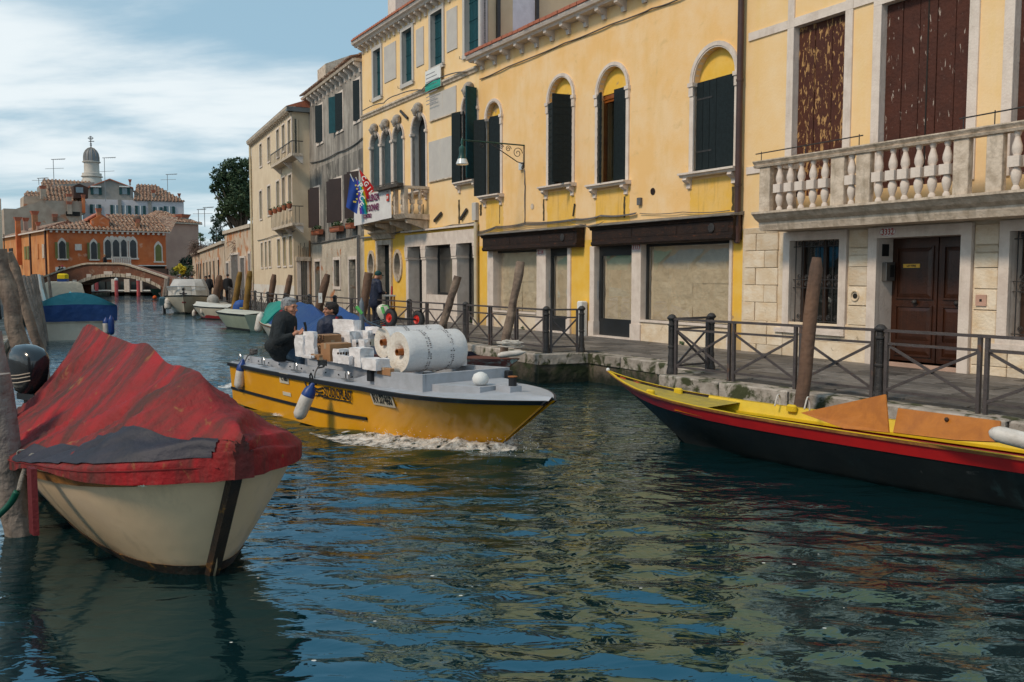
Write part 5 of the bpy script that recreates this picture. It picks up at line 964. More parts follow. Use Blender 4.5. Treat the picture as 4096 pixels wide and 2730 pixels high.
me.build('stone_coping',stoneD,br)
nv=17
for i in range(nv):
    t0,t1=i/nv+.003,(i+1)/nv-.003; a,b=archpt(t0),archpt(t1); th=.32; MB().add([(a[0],-.08,a[1]),(b[0],-.08,b[1]),(b[0],-.08,b[1]+th),(a[0],-.08,a[1]+th),(a[0],3.05,a[1]),(b[0],3.05,b[1]),(b[0],3.05,b[1]+th),(a[0],3.05,a[1]+th)],[(0,1,2,3),(7,6,5,4),(0,4,5,1),(3,2,6,7),(0,3,7,4),(1,5,6,2)]).build('arch_stone',stoneD,br)
for x,y,w_,h in ((850,1162,66,26),(700,1184,36,26),(1010,1176,38,24),(1162,1217,34,26),(588,1226,30,22)):
    p=bz(x,y); k=BY/FP/1.96; MB().box(p[0]-w_/2*k,p[0]+w_/2*k,-.1,0,p[1]-h/2*k,p[1]+h/2*k).build('inset_stone',stone,br)
# landing stage seen under the bridge
ls=T('landing_stage','dark waterside gallery with white rail and posts seen under the bridge','landing stage',(0,104,0)); lz=lambda x,y:(atY('a',x,y,104).x,atY('a',x,y,104).z)
a=lz(560,1195); b=lz(1300,1322); MB().box(a[0],b[0],.4,1,-.3,a[1]+1).build('dark_wall',M('dark_gallery',(.03,.022,.02),(.05,.03,.025),sc_=.8,b=0),ls)
MB().box(a[0],b[0],-.1,.4,-.3,lz(0,1308)[1]).build('red_base',M('dark_red_base',(.10,.02,.02),b=0),ls); MB().box(a[0],b[0],-.2,-.1,lz(0,1304)[1],lz(0,1294)[1]).build('white_rail',white,ls)
for x in (718,900,1100,640,1000): p=lz(x,1210); MB().box(p[0]-.3,p[0]+.3,-.3,-.1,-.2,p[1]).build('white_post',stone,ls)
for x in (672,790,850,960,1040): p=lz(x,1230); MB().box(p[0]-.35,p[0]+.35,.3,.4,lz(0,1290)[1],p[1]).build('window',M('dim_glass',(.06,.07,.07),r=.2,b=0),ls)
pk=M('pink_pole_paint',(.62,.12,.12),(.5,.09,.1),b=0)
for x,lb in ((755,'left'),(910,'middle'),(1083,'right')): p=atY('a',x,1215,100); t=T('striped_pole',lb+' of the three pink-red mooring poles under the bridge','mooring pole',(p.x,100,0),0,'pink mooring poles'); MB().tube([(0,0,-.5),(0,0,p.z)],.2,8).build('pole',pk,t); MB().ball((0,0,p.z),.22,8,5).build('pole_top',white,t)
# garden walls beyond the cream house
gw1=M('brick_and_plaster',(.62,.50,.38),(.50,.38,.27),sc_=.6,b=.3,bs=6,st=.6,stc=(.30,.13,.06),ss=(1,1,.3),r=.95,c3=(.46,.19,.08),s3=.5,f3=(.54,.60))
Fg1=Fac(pt(905,70),pt(1014,59.8),'garden_building','low brick and plaster building with tall doorways beyond the cream house','building'); eg=Fg1.L; h1=5.45
MB().box(0,eg,0,5,gz,h1).build('wall',gw1,Fg1.T); MB().box(-.1,eg,-.15,.1,h1,h1+.25).build('coping',stoneD,Fg1.T)
for x0,x1,yt,yb in ((1785,1805,1085,1300),(1822,1880,1020,1290),(1895,1930,1045,1290),(1960,1975,1010,1300)):
    W=pxr(Fg1,'a',x0,x1,yt,yb); o=MB().box(W[0],W[1],-.06,0,gz,W[3]).build('doorway',gw,Fg1.T); MB().box(W[0]-.15,W[0],-.12,0,gz,W[3]+.15).box(W[1],W[1]+.15,-.12,0,gz,W[3]+.15).box(W[0],W[1],-.12,0,W[3],W[3]+.15).build('stone_frame',stone,o)
Fg2=Fac(pt(775,112),pt(903,70.6),'garden_wall','long low garden building with narrow dark windows beside the quay','building'); eg=Fg2.L; h2=4.76
MB().box(0,eg,0,5,gz,h2).build('wall',gw1,Fg2.T); MB().box(-.1,eg,-.2,.1,h2,h2+.25).build('coping',stoneD,Fg2.T)
for i,x in enumerate((1545,1560,1575,1600,1625,1650,1680,1716)):
    s_=Fg2.m('a',x,1150)[0]; w_=.35; o=MB().box(s_-w_,s_+w_,-.05,0,gz+1.1 if i<6 else gz,gz+3.0).build('window' if i<6 else 'door',void,Fg2.T); MB().box(s_-w_-.15,s_+w_+.15,-.09,0,gz+3.,gz+3.2).build('lintel',stone,o)
# left-hand row far away
Fl=Fac(pt(-350,70),pt(26,128),'left_row_house','pale house front at the far left edge above the moored boats'); 
Fl.O=Vector((pt(-120,64)[0],64,0))
MB().box(0,58,0,.1,0,.1).v
lf=T('left_house','pale stone house with small windows at the far left edge','house',(0,0,0)); P0=pt(-260,62); P1=pt(22,100); d=Vector((P1[0]-P0[0],P1[1]-P0[1],0)).normalized(); nn=Vector((-d.y,d.x,0)); zt=HC+(1106-800)/FP*100
A_=Vector((*P0,0)); B_=Vector((*P1,0)); m=MB(); m.add([A_,B_,B_+nn*8,A_+nn*8]+[p+Vector((0,0,zt)) for p in (A_,B_,B_+nn*8,A_+nn*8)],[(0,1,5,4),(1,2,6,5),(2,3,7,6),(3,0,4,7),(4,5,6,7)]); m.build('wall',cream,lf)
for i in range(8):
    for z in (2.2,5.2): c=A_+d*(3+i*5.6); m=MB(); w_=d*.5; m.add([c-w_-nn*.06+Vector((0,0,z)),c+w_-nn*.06+Vector((0,0,z)),c+w_-nn*.06+Vector((0,0,z+1.7)),c-w_-nn*.06+Vector((0,0,z+1.7))],[(0,1,2,3)]); m.build('window',void,lf)
bpy.data.objects.remove(Fl.T)
# ================= TREES
barkm=M('bark',(.08,.06,.045),(.05,.04,.03),sc_=3,b=.4,bs=8,r=.95)
def foliage_mat(n,c,c2,c3=None):
    m=M(n,c,c2,sc_=.8,b=0,r=.65,lo=.38,hi=.62,c3=c3,s3=.9,f3=(.62,.72)); return m
evg=foliage_mat('evergreen_leaf',(.028,.055,.026),(.055,.09,.035),(.14,.14,.04)); cyp=foliage_mat('cypress_leaf',(.012,.03,.018),(.02,.045,.02)); bus=foliage_mat('bush_leaf',(.03,.06,.02),(.06,.10,.03)); ylf=foliage_mat('yellow_flower',(.70,.55,.03),(.5,.42,.03)); twig=foliage_mat('dry_twig',(.12,.07,.05),(.18,.11,.08))
def tree(name,label,cat,base,h,clumps,mat,nl,s,trunk=.25,seed=1,trunkm=barkm):
    rng=random.Random(seed); t=T(name,label,cat,base); m=MB(); b0=Vector((0,0,0)); top=Vector(clumps[0][0])
    if trunk:
        m.tube([b0,top*.45+Vector((.1,0,0)),top*.85],[trunk,trunk*.7,trunk*.25],8)
        for c,r in clumps[1:]: c=Vector(c); a=top*rng.uniform(.35,.6); m.tube([a,(a+c)/2+Vector((0,0,-.2)),c],[trunk*.4,trunk*.25,.03],6)
        m.build('trunk',trunkm,t,smooth=True)
    m=MB()
    for c,r in clumps:
        rr=r if isinstance(r,tuple) else (r,r,r); k=int(nl*(rr[0]*rr[1]*rr[2])**.66)
        for _ in range(k//14):
            v=Vector((rng.gauss(0,1),rng.gauss(0,1),rng.gauss(0,1))).normalized()*rng.uniform(.55,1.05); cc=(c[0]+v.x*rr[0],c[1]+v.y*rr[1],c[2]+v.z*rr[2]); leaves(m,cc,(.28*rr[0]**.5,.28*rr[0]**.5,.22*rr[0]**.5),14,s,rng)
    m.build('crown',mat,t); return t
def px_clumps(k,Z,L_,base):
    out=[]
    for x,y,rx,ry in L_:
        p=atY(k,x,y,Z); f=Z/FP/FR[k][2]; out.append(((p.x-base[0],random.uniform(-.6,.6)*rx*f,p.z-base[2]),(rx*f,rx*f,ry*f)))
    return out
bt=atY('a',1900,900,80); bt.z=.7
tree('evergreen_tree','large dark evergreen tree rising over the garden wall beside the cream house','tree',bt,12,px_clumps('a',80,[(1880,430,85,90),(1780,350,85,70),(1720,400,65,60),(1850,310,75,50),(1930,330,70,60),(1960,420,60,90),(1690,490,45,45),(1720,530,60,50),(1800,480,80,80),(1900,560,90,80),(1960,520,60,80),(1850,620,90,60),(1950,650,60,90),(1760,640,60,60),(1740,700,50,50),(1660,500,28,40),(1990,390,30,60),(1840,400,80,80),(1880,520,90,90),(1820,560,70,70),(1930,600,70,80),(1780,450,70,60),(1900,690,80,60),(1820,680,60,50),(1970,300,40,50)],bt),evg,900,.12,.4,3)
b2=atY('a',1700,1000,92); b2.z=.7
tree('cypress_tree','narrow dark cypress in front of the big evergreen tree','tree',b2,8,px_clumps('a',92,[(1690,840,48,90),(1730,800,45,80),(1660,870,25,60),(1740,880,35,60),(1700,760,40,40)],b2),cyp,700,.10,.25,5)
b3=atY('a',1575,1000,100); b3.z=.7
tree('araucaria_tree','small pale green tiered conifer above the garden wall','tree',b3,6,px_clumps('a',100,[(1575,870,20,30),(1575,895,38,14),(1572,860,12,16)],b3),bus,900,.09,.12,6)
b4=atY('a',1430,1180,98); b4.z=.7
tree('garden_bush','round green bush with bright yellow flowers at the foot of the bridge','bush',b4,3,px_clumps('a',98,[(1400,1150,70,50),(1470,1150,50,45),(1360,1150,30,30)],b4),bus,800,.09,.1,8)
m=MB(); rg=random.Random(4)
for x,y,r in ((1425,1115,24),(1455,1130,20),(1400,1128,18),(1440,1150,26)): p=atY('a',x,y,97); f=97/FP/1.96; leaves(m,(p.x-b4.x,97-b4.y-.6,p.z-b4.z),(r*f,.4,r*f),120,.11,rg)
m.build('flowers',ylf,[o for o in bpy.data.objects if o.name=='garden_bush'][0])
b5=atY('a',1470,1080,118); b5.z=.7
tree('dark_shrub','tall dark shrub against the pink house wall','bush',b5,5,px_clumps('a',118,[(1470,1090,48,60),(1500,1050,28,40),(1440,1100,30,40)],b5),cyp,800,.12,.15,9)
for (x,y,Z,lst,sd,lb) in ((1600,1000,100,[(1560,980,50,40),(1620,960,60,30),(1680,960,40,30),(1530,950,30,35)],11,'brown bare creeper spilling over the far garden wall'),(1940,1000,66,[(1950,900,60,50),(1900,950,40,40),(1990,960,40,70),(1960,1010,40,50)],12,'tangled dry brambles hanging over the garden wall by the cream house')):
    b=atY('a',x,y,Z); b.z=.7; rg=random.Random(sd); t=T('creeper',lb,'creeper',b); m=MB()
    for (c,r) in px_clumps('a',Z,lst,b):
        for _ in range(150):
            p=Vector(c)+Vector((rg.gauss(0,.5)*r[0],rg.gauss(0,.4)*r[0],rg.gauss(0,.5)*r[2])); d_=Vector((rg.uniform(-1,1),rg.uniform(-1,1),rg.uniform(-1,.6)))*.5; m.tube([p,p+d_,p+d_*1.6+Vector((0,0,-.3))],.015,3,False)
    m.build('twigs',twig,t)
    m=MB()
    for (c,r) in px_clumps('a',Z,lst,b): leaves(m,c,r,60,.07,rg)
    m.build('leaves',bus,t)
# ================= QUAYS, WATER EDGE
V2=lambda *a:Vector(a)
RE=[V2(9.6,3.6),V2(5.55,9.9),V2(4.62,11.4),V2(2.42,14.55),V2(3.05,15.35),V2(2.72,16.7),V2(1.62,18.75),V2(.55,18.3),V2(-1.33,21.6),V2(-3.05,24.4),V2(-6.1,29.3),V2(-8.8,33.5),V2(-11.6,39.1),V2(-13.5,43.9),V2(-17.4,53.6),V2(-20.7,61.6),V2(-27,74.5),V2(-33.2,85.5),V2(-36.5,98)]
LE=[V2(-.9,-3),V2(-1.35,0),V2(-5.45,8),V2(-13.7,24.3),V2(-18.9,33.5),V2(-24.6,46),V2(-31,60),V2(-41.8,84),V2(-45,100)]
quay=M('worn_quay_paving',(.060,.054,.048),(.045,.04,.036),sc_=1.5,b=.3,bs=10,r=.75,st=.3,stc=(.06,.055,.05),ss=(2,2,2))
slabm=M('trachyte_slab',(.15,.132,.118),(.095,.086,.078),sc_=4,b=.25,bs=22,r=.55,rnd=.5,c3=(.07,.062,.058),s3=3,f3=(.6,.7))
edgem=M('quay_edge_stone',(.42,.37,.32),(.27,.23,.19),sc_=4,b=.6,bs=12,r=.85,rnd=.2,c3=(.05,.055,.022),s3=3.4,f3=(.50,.60))
facem=M('weedy_quay_wall',(.16,.13,.10),(.09,.075,.055),sc_=2.5,b=.9,bs=6,r=.9,c3=(.035,.045,.015),s3=2.2,f3=(.42,.54),damp=(.05,.42,(.010,.014,.008)))
def quayset(E,back,name):
    n=len(E); m=MB(); m.add([(p.x,p.y,QZ-.006) for p in E]+[(p[0],p[1],QZ-.006) for p in back],[tuple(range(n+len(back)))]); o=m.build(name,quay); o['kind']='structure'
    m=MB()
    for i in range(n-1): a,b=E[i],E[i+1]; m.add([(a.x,a.y,-1.2),(b.x,b.y,-1.2),(b.x,b.y,QZ-.13),(a.x,a.y,QZ-.13)],[(0,1,2,3)])
    w=m.build(name+'_wall',facem); w['kind']='structure'; return o
QR=quayset(RE,[(-30,110),(0,110),(40,60),(40,3.6)],'quay'); QL=quayset(LE,[(-70,100),(-60,40),(-30,-3)],'left_quay')
def edgestones(E,par,side,upto=99,L0=1.3):
    k=0
    for i in range(len(E)-1):
        a,b=E[i],E[i+1]; d=(b-a); L_=d.length; d=d/L_; nn=V2(-d.y,d.x)*side; c=max(1,round(L_/L0))
        for j in range(c):
            if (a+d*L_*(j/c)).y>upto: continue
            l=L_/c-.025; rr=random.uniform(-.012,.02); m=MB().cbox(0,l,-.03+rr,.36,-.20,.012+random.uniform(-.006,.006),.02); 
            o=m.build('edge_stone',edgem,par,loc=(a.x+d.x*(L_*j/c+.012)+0*nn.x,a.y+d.y*(L_*j/c+.012),QZ)); 
            o.rotation_euler=(0,0,math.atan2(d.y,d.x)); 
            if side<0: o.scale=(1,-1,1)
edgestones(RE,QR,-1,60); edgestones(LE,QL,1,60,1.5)
# paving slabs, each its own piece, as far as they can be told apart
def inside(p,P):
    c=False; j=len(P)-1
    for i in range(len(P)):
        if (P[i].y>p.y)!=(P[j].y>p.y) and p.x<(P[j].x-P[i].x)*(p.y-P[i].y)/(P[j].y-P[i].y)+P[i].x: c=not c
        j=i
    return c
polyR=RE+[V2(-30,110),V2(0,110),V2(40,60),V2(40,3.6)]
frontd=lambda p:(Vector((p.x,p.y,0))-F1.O).dot(F1.i)
slm=[MB().cbox(0,l-.035,0,.424,-.02,.016,.008).mesh('paving_slab',slabm) for l in (.7,.9,1.1)]
cnt=0; ang=math.atan2(F1.e.y,F1.e.x)
for j in range(-14,1):
    s_=-3.+(j%3)*.31
    while s_<26:
        k=random.randrange(3); l=(.7,.9,1.1)[k]; O_=F1.O+F1.e*s_+F1.i*(j*.46-.02); cs=[O_,O_+F1.e*l,O_+F1.e*l+F1.i*.46,O_+F1.i*.46]
        if all(inside(V2(c.x,c.y),polyR) and min((V2(c.x,c.y)-((a:=RE[t])+(RE[t+1]-a)*max(0,min(1,(V2(c.x,c.y)-a).dot(RE[t+1]-a)/(RE[t+1]-a).length_squared)))).length for t in range(1,10))>.34 for c in cs) and cnt<300:
            link('paving_slab',slm[k],QR,loc=(O_.x,O_.y,QZ),rot=(random.uniform(-.004,.004),0,ang)); cnt+=1
        s_+=l
jb_=M('paving_joint',(.035,.032,.03),b=0,r=.95)
meO=[F1.O+F1.e*a+F1.i*b for a,b in ((-2.9,-.1),(13,-.1),(26,-.1))]
# canal bed and land
bed=MB().add([(-120,-8,-1.3),(80,-8,-1.3),(80,130,-1.3),(-120,130,-1.3)],[(0,1,2,3)]).build('canal_bed',M('mud',(.03,.035,.03),b=0)); bed['kind']='structure'
gr=MB().add([(-900,102,.4),(900,102,.4),(900,1600,.4),(-900,1600,.4)],[(0,1,2,3)]).build('ground',M('far_ground',(.12,.11,.09),b=0)); gr['kind']='structure'
# ================= BOLLARDS AND RAILINGS
BP=dict(C=V2(4.78,11.55),A=V2(2.62,14.6),B=V2(3.40,15.2),D=V2(1.47,18.8),E=V2(.72,18.62),F=V2(-1.13,21.8),G=V2(-2.83,24.6),H=V2(-5.85,29.5),I=V2(-7.1,31.3),J=V2(-8.55,33.7),K=V2(-9.9,36.2),L=V2(-11.3,39.3),M=V2(-13.1,44),N=V2(-14.9,48.5),O=V2(-17.1,54))
def bollard_me():
    m=MB().lathe([(.075,0),(.082,.03),(.075,.10),(.06,.14),(.068,.17),(.06,.20),(.055,.26),(.06,.30),(.052,.34),(.05,.44),(.062,.455),(.062,.475),(.050,.49),(.048,.80),(.064,.815),(.064,.835),(.048,.85),(.050,.90),(.078,.925),(.082,.945),(.07,.96),(.05,.985),(.02,1.0)],n=16)
    return m.mesh('post',blackm,smooth=35)
bme_=bollard_me(); where=dict(C='in front of the big door',A='at the left end of the railing by the black boat',B='at the back corner of the railing gap',D='at the right end of the railing before the second shop',E='beside the first shop door',F='by the yellow drainpipe of the stone portico',G='by the man with the cap',H='in front of the stained house doorway',I='in front of the barred window pole',J='by the cream house plank gate',K='in front of the white plinth',L='left of the white plinth poles',M='beside the left ochre pole',N='beyond the left ochre pole',O='farthest along the quay')
for k,p in BP.items():
    t=T('bollard','fluted black iron bollard '+where[k],'bollard',(p.x,p.y,QZ),0,'iron bollards along the quay railing'); o=link('post',bme_,t); 
    if p.y<30:
        for i in range(8): a=PI*i/4; MB().tube([(.05*math.cos(a),.05*math.sin(a),.5),(.05*math.cos(a),.05*math.sin(a),.8)],.008,4).build('flute',blackm,t)
def railing(p,q_,label,panels=2,group='iron railings on the quay'):
    d=q_-p; L_=d.length; t=T('railing',label,'railing',(p.x,p.y,QZ),math.atan2(d.y,d.x),group); a=.08; b=L_-.08; w=.045
    MB().box(a-.02,b+.02,-.028,.028,.905,.94).build('top_rail',railm,t)
    g=.09; pw=(b-a-g*(panels-1)-.04)/panels
    for i in range(panels):
        x0=a+.02+i*(pw+g); x1=x0+pw
        for x in (x0,x1): MB().box(x-w/2,x+w/2,-w/2,w/2,-.02,.905).build('post',railm,t)
        for z in (.74,.13): MB().box(x0+w/2,x1-w/2,-.014,.014,z,z+.032).build('rail',railm,t)
        MB().bar((x0,-.010,.15),(x1,-.010,.74),.018,.034).build('cross_brace',railm,t); MB().bar((x0,.010,.74),(x1,.010,.15),.018,.034).build('cross_brace',railm,t)
    return t
S_=V2(5.8,9.8)-BP['C']
railing(BP['C'],V2(7.6,6.9),'iron cross-braced railing running off the right edge of the picture',4)
railing(BP['A'],BP['C'],'iron cross-braced railing behind the black and red boat',3); railing(BP['B'],BP['A'],'short return railing at the quay gap by the second shop',1)
railing(BP['E'],BP['D'],'single-panel railing in front of the first shop door',1); railing(BP['F'],BP['E'],'railing behind the tall brown mooring post',3); railing(BP['G'],BP['F'],'railing beside the stone portico',3)
railing(BP['H'],BP['G'],'railing in front of the stained house and capped man',4)
ks='HIJKLMNO'; 
for i in range(len(ks)-1): railing(BP[ks[i+1]],BP[ks[i]],'railing behind the moored boats, '+['below the stained house','at the plank gate','below the cream house corner','at the white plinth','at the left end of the cream house','beside the ochre poles','farthest along the quay'][i],2 if i<5 else 3)
for a,b,l in ((V2(-9.9,15.6),V2(-14.2,24.2),'nearer left bank railing behind the leaning poles'),(V2(-14.3,24.4),V2(-19.2,33.4),'farther left bank railing beside the blue covered boat')): 
    railing(a,b,l,5,'iron railings on the left bank')
    t=T('bollard','black iron bollard at the '+('near' if a.y<20 else 'far')+' left bank railing','bollard',(b.x,b.y,QZ),0,'iron bollards on the left bank'); link('post',bme_,t)
# ================= MOORING POLES
woodp=M('brown_pole_wood',(.17,.095,.06),(.11,.065,.045),sc_=3,b=.5,bs=12,r=.8,st=.6,stc=(.06,.04,.03),ss=(18,18,1.2),damp=(-.2,.55,(.012,.014,.008))); woodg=M('grey_pole_wood',(.26,.19,.14),(.13,.09,.07),sc_=2.5,b=.9,bs=7,r=.85,st=.9,stc=(.05,.035,.025),ss=(14,14,.9),damp=(-.2,.35,(.012,.014,.008)),dist=1.); woodo=M('ochre_pole_paint',(.30,.17,.035),(.20,.11,.03),sc_=3,b=.3,r=.7,st=.5,stc=(.10,.07,.03),ss=(12,12,1),damp=(-.2,.5,(.012,.014,.008))); woodw=M('pale_pole_wood',(.30,.25,.215),(.20,.165,.14),sc_=2,b=.6,bs=8,r=.85,st=.7,stc=(.14,.11,.09),ss=(14,14,1),damp=(-.2,.35,(.02,.025,.012)))
def pole(k,x0,y0,x1,y1,Z,r,label,mat=woodp,cone=0.,wob=.02,Z1=None,n=14,group='wooden mooring poles'):
    a=atY(k,x0,y0,Z); b=atY(k,x1,y1,Z1 or Z); d=(b-a); s_=(-.6-a.z)/d.z; b=a+d*s_; L_=(a-b).length; t=T('mooring_pole',label,'mooring pole',(b.x,b.y,b.z),0,group)
    P=[];rs=[]; ns=12; sd=x0*.01
    for i in range(ns+1):
        u=i/ns; p=(a-b)*u+Vector((wob*mnoise.noise(Vector((sd,u*5,0))),wob*mnoise.noise(Vector((sd,u*5,9))),0)); P.append(p); rs.append(r*(1+.10*mnoise.noise(Vector((u*6,sd,3)))+.05*(1-u)))
    if cone:
        e=(a-b).normalized(); P[-1]=P[-1]-e*cone; P+= [(a-b)-e*.03,(a-b)]; rs[-1]=r; rs+=[r*.72,r*.66]
    m=MB().tube(P,rs,n); 
    if mat in (woodg,) : # split and furrowed log
        nv=len(m.v); m.v=[tuple(Vector(v)+Vector(v).cross(Vector((0,0,1))).normalized()*0+Vector((1,1,0))*(.018*mnoise.noise(Vector((v[0]*9,v[1]*9,v[2]*.8))))) for v in m.v]
    m.build('post',mat,t,smooth=50); return t
pole('h',480,236,400,972,11.75,.088,'smooth brown pole with a tapered top by the railing of number 3332',woodp,.16)
pole('O',808,342,590,1540,17.9,.083,'tall rough dark brown pole in front of the first shop window',woodg,wob=.04)
pole('C',1350,960,1160,1560,20.3,.085,'rough brown pole leaning right in front of the stone portico',woodg,wob=.03)
pole('C',240,915,130,1560,25.6,.12,'thick pale brown pole beside the man with the cap',woodp,wob=.02)
for k,x0,y0,x1,y1,Z,r,lb,mt in (('D',1217,1168,1110,1568,29.2,.13,'brown pole with a small white tag in front of the stained house',woodp),('D',635,1178,560,1560,34.5,.12,'brown pole at the right part of the white plinth',woodp),('D',380,1170,320,1568,36.6,.12,'brown pole at the left part of the white plinth',woodp),
  ('F',1512,115,1460,600,41.5,.14,'right one of the two ochre poles',woodo),('F',1380,130,1312,530,43.5,.14,'left one of the two ochre poles',woodo),('F',1105,178,1060,440,51,.2,'brown pole behind the white cabin cruiser',woodp),('F',388,220,372,350,74,.15,'slim grey pole at the bridge foot, left of a pair',woodw),('F',408,222,396,350,74,.15,'slim grey pole at the bridge foot, right of a pair',woodw),('F',497,225,487,300,70,.17,'grey pole top behind the cruiser, leftmost',woodw),('F',522,215,512,290,69,.17,'grey pole top behind the cruiser, second',woodw),('F',552,215,545,290,68,.17,'grey pole top behind the cruiser, third',woodw),('F',592,212,588,290,67,.17,'grey pole top behind the cruiser, fourth',woodw),('F',728,228,726,290,64,.15,'pale-topped short pole behind the cruiser roof',woodw)):
    pole(k,x0,y0,x1,y1,Z,r,lb,mt,wob=.01,n=10,cone=.0 if mt is woodw else .25)
tg=atY('K',1342,198,29.0); t=T('pole_tag','small white number tag nailed to a brown pole','tag',tg); MB().box(-.06,.06,-.16,-.13,-.16,.16).build('plate',white,t); text('number','1',blackp,.12,t,fmat(0,-.163,0))
pole('E',-18,-10,282,1240,12.6,.118,'thick grey weathered log leaning right at the left edge',woodg,wob=.12,n=20,group='leaning logs on the left bank'); pole('E',85,35,462,1240,14.2,.066,'slimmer grey log leaning behind the thick one at the left edge',woodg,wob=.10,n=16,group='leaning logs on the left bank')
pole('s',-25,1500,88,2190,7.5,.125,'pale peeling pole in the water at the lower left edge',woodw,wob=.03,n=18,group='pale poles at the lower left'); pole('s',-40,1330,55,1790,8.6,.10,'pale pole behind another at the left edge',woodw,wob=.03,n=16,group='pale poles at the lower left')
for i,(x0,y0,x1,y1,Z) in enumerate(((292,322,398,718,25.5),(342,330,425,700,26.5),(385,325,458,690,28),(410,308,470,680,29),(440,305,500,640,30),(480,310,545,600,32),(520,320,572,590,33),(605,335,628,500,37))):
    pole('E',x0,y0,x1,y1,Z,.06,('leftmost','second','third','fourth','fifth','sixth','seventh','rightmost')[i]+' slim grey pole in the row behind the blue covered boat',woodw if i!=5 else white,wob=.02,n=8,group='slim poles beside the blue covered boat')
# ================= BOATS
def hullmesh(st,n=7,flare=1.):
    """st rows: xg,hg,zg,xw,hw,xk,zk (gunwale, waterline z=0, keel); returns MB of the shell, stern closed"""
    rows=[]
    for (xg,hg,zg,xw,hw,xk,zk) in st:
        side=[]
        for i in range(n+1):
            u=i/n; x=xg+(xw-xg)*u; h=hg+(hw-hg)*(max(u,0.)**flare); side.append((x,h,zg*(1-u)))
        for i in (1,2,3): u=i/3; side.append((xw+(xk-xw)*u,hw*(1-u)**.7,zk*u))
        rows.append([(x,h,z) for x,h,z in side]+[(x,-h,z) for x,h,z in side[-2::-1]])
    return rows
def boat_hull(T_,st,mat,name='hull',smooth=40,flare=1.,n=7):
    rows=hullmesh(st,n,flare); m=MB().grid(rows); k=len(rows[0]); m.f.append(tuple(range(k)))
    return m.build(name,mat,T_,smooth=smooth)
def strip(T_,st,z0,z1,off,mat,name,side=(1,-1),n=7,flare=1.,cap=True,i0=0,i1=None):
    """band lying proud of the hull between heights given as fractions of the side (0 gunwale,1 waterline)"""
    o=None
    for s_ in side:
        m=MB(); P=[]
        for (xg,hg,zg,xw,hw,xk,zk) in st[i0:i1]:
            f=lambda u,e:(xg+(xw-xg)*u,s_*(hg+(hw-hg)*(max(u,0.)**flare)+e),zg*(1-u))
            P.append([f(z0,0),f(z0,off),f(z1,off),f(z1,0)])
        m.grid(P,True); o=m.build(name,mat,T_ if not isinstance(T_,bpy.types.Object) or True else T_)
    return o
def deckring(T_,st,w_,dz,mat,name='side_deck',inner=.12):
    o=None
    for s_ in (1,-1):
        P=[[(r[0],s_*r[1],r[2]+dz),(r[0]-.0,s_*max(0,r[1]-w_),r[2]+dz+.01),(r[0],s_*max(0,r[1]-w_),r[2]+dz-inner)] for r in st]; o=MB().grid(P).build(name,mat,T_)
    return o
def fender(c,r,L_,label,top=None,mat=None,tilt=(0,0,0),rope_to=None,group='white fenders hanging on boats'):
    t=T('fender',label,'fender',c,0,group,rot=tilt); f=mat or M('fender_white',(.66,.62,.57),(.52,.47,.42),sc_=6,r=.5,b=.1,c3=(.36,.26,.18),s3=5,f3=(.62,.7))
    MB().lathe([(.01,-L_/2),(r*.6,-L_/2+.02),(r*.95,-L_/2+.07),(r,-L_/2+.12),(r,L_/2-.12),(r*.85,L_/2-.05),(r*.45,L_/2),(r*.25,L_/2+.05)],n=16).build('body',f,t,smooth=50)
    if top: MB().lathe([(r*1.01,L_/2-.14),(r*1.01,L_/2-.12),(r*.87,L_/2-.048),(r*.47,L_/2+.004),(r*.27,L_/2+.055),(.01,L_/2+.06)],n=16).build('blue_end',top,t,smooth=50)
    return t
bluef=M('blue_plastic',(.012,.05,.22),r=.4,b=0); ropem=M('rope',(.34,.30,.25),(.22,.19,.16),sc_=40,b=.4,bs=120,r=.9)
def rope(pts,r,label,mat=ropem,sub=8,cat='rope',sag=0.):
    P=[Vector(p) for p in pts]; Q=[]
    for i in range(len(P)-1):
        p0=P[max(i-1,0)];p1=P[i];p2=P[i+1];p3=P[min(i+2,len(P)-1)]
        for j in range(sub):
            u=j/sub; Q.append(.5*((2*p1)+(p2-p0)*u+(2*p0-5*p1+4*p2-p3)*u*u+(3*p1-p0-3*p2+p3)*u**3))
    Q.append(P[-1]); o=Q[0].copy(); m=MB().tube([q_-o for q_ in Q],r,6); ob=m.build('rope',mat,None,smooth=True,loc=o); return tag(ob,label,cat)
def tarp_sheet(name,rows,mat,parent,amp=.02,sc_=(3,3,3),seed=0,th=0,smooth=True):
    P=[[Vector(p) for p in r] for r in rows]; 
    for i,r in enumerate(P):
        for j,p in enumerate(r): w=amp*(1-abs(mnoise.noise(Vector((p.x*sc_[0]+seed,p.y*sc_[1],p.z*sc_[2]))))*2.2); p.z+=w*.6; p.y+=w*.5*(1 if p.y>0 else -1)
    return MB().grid(P).build(name,mat,parent,smooth=smooth)
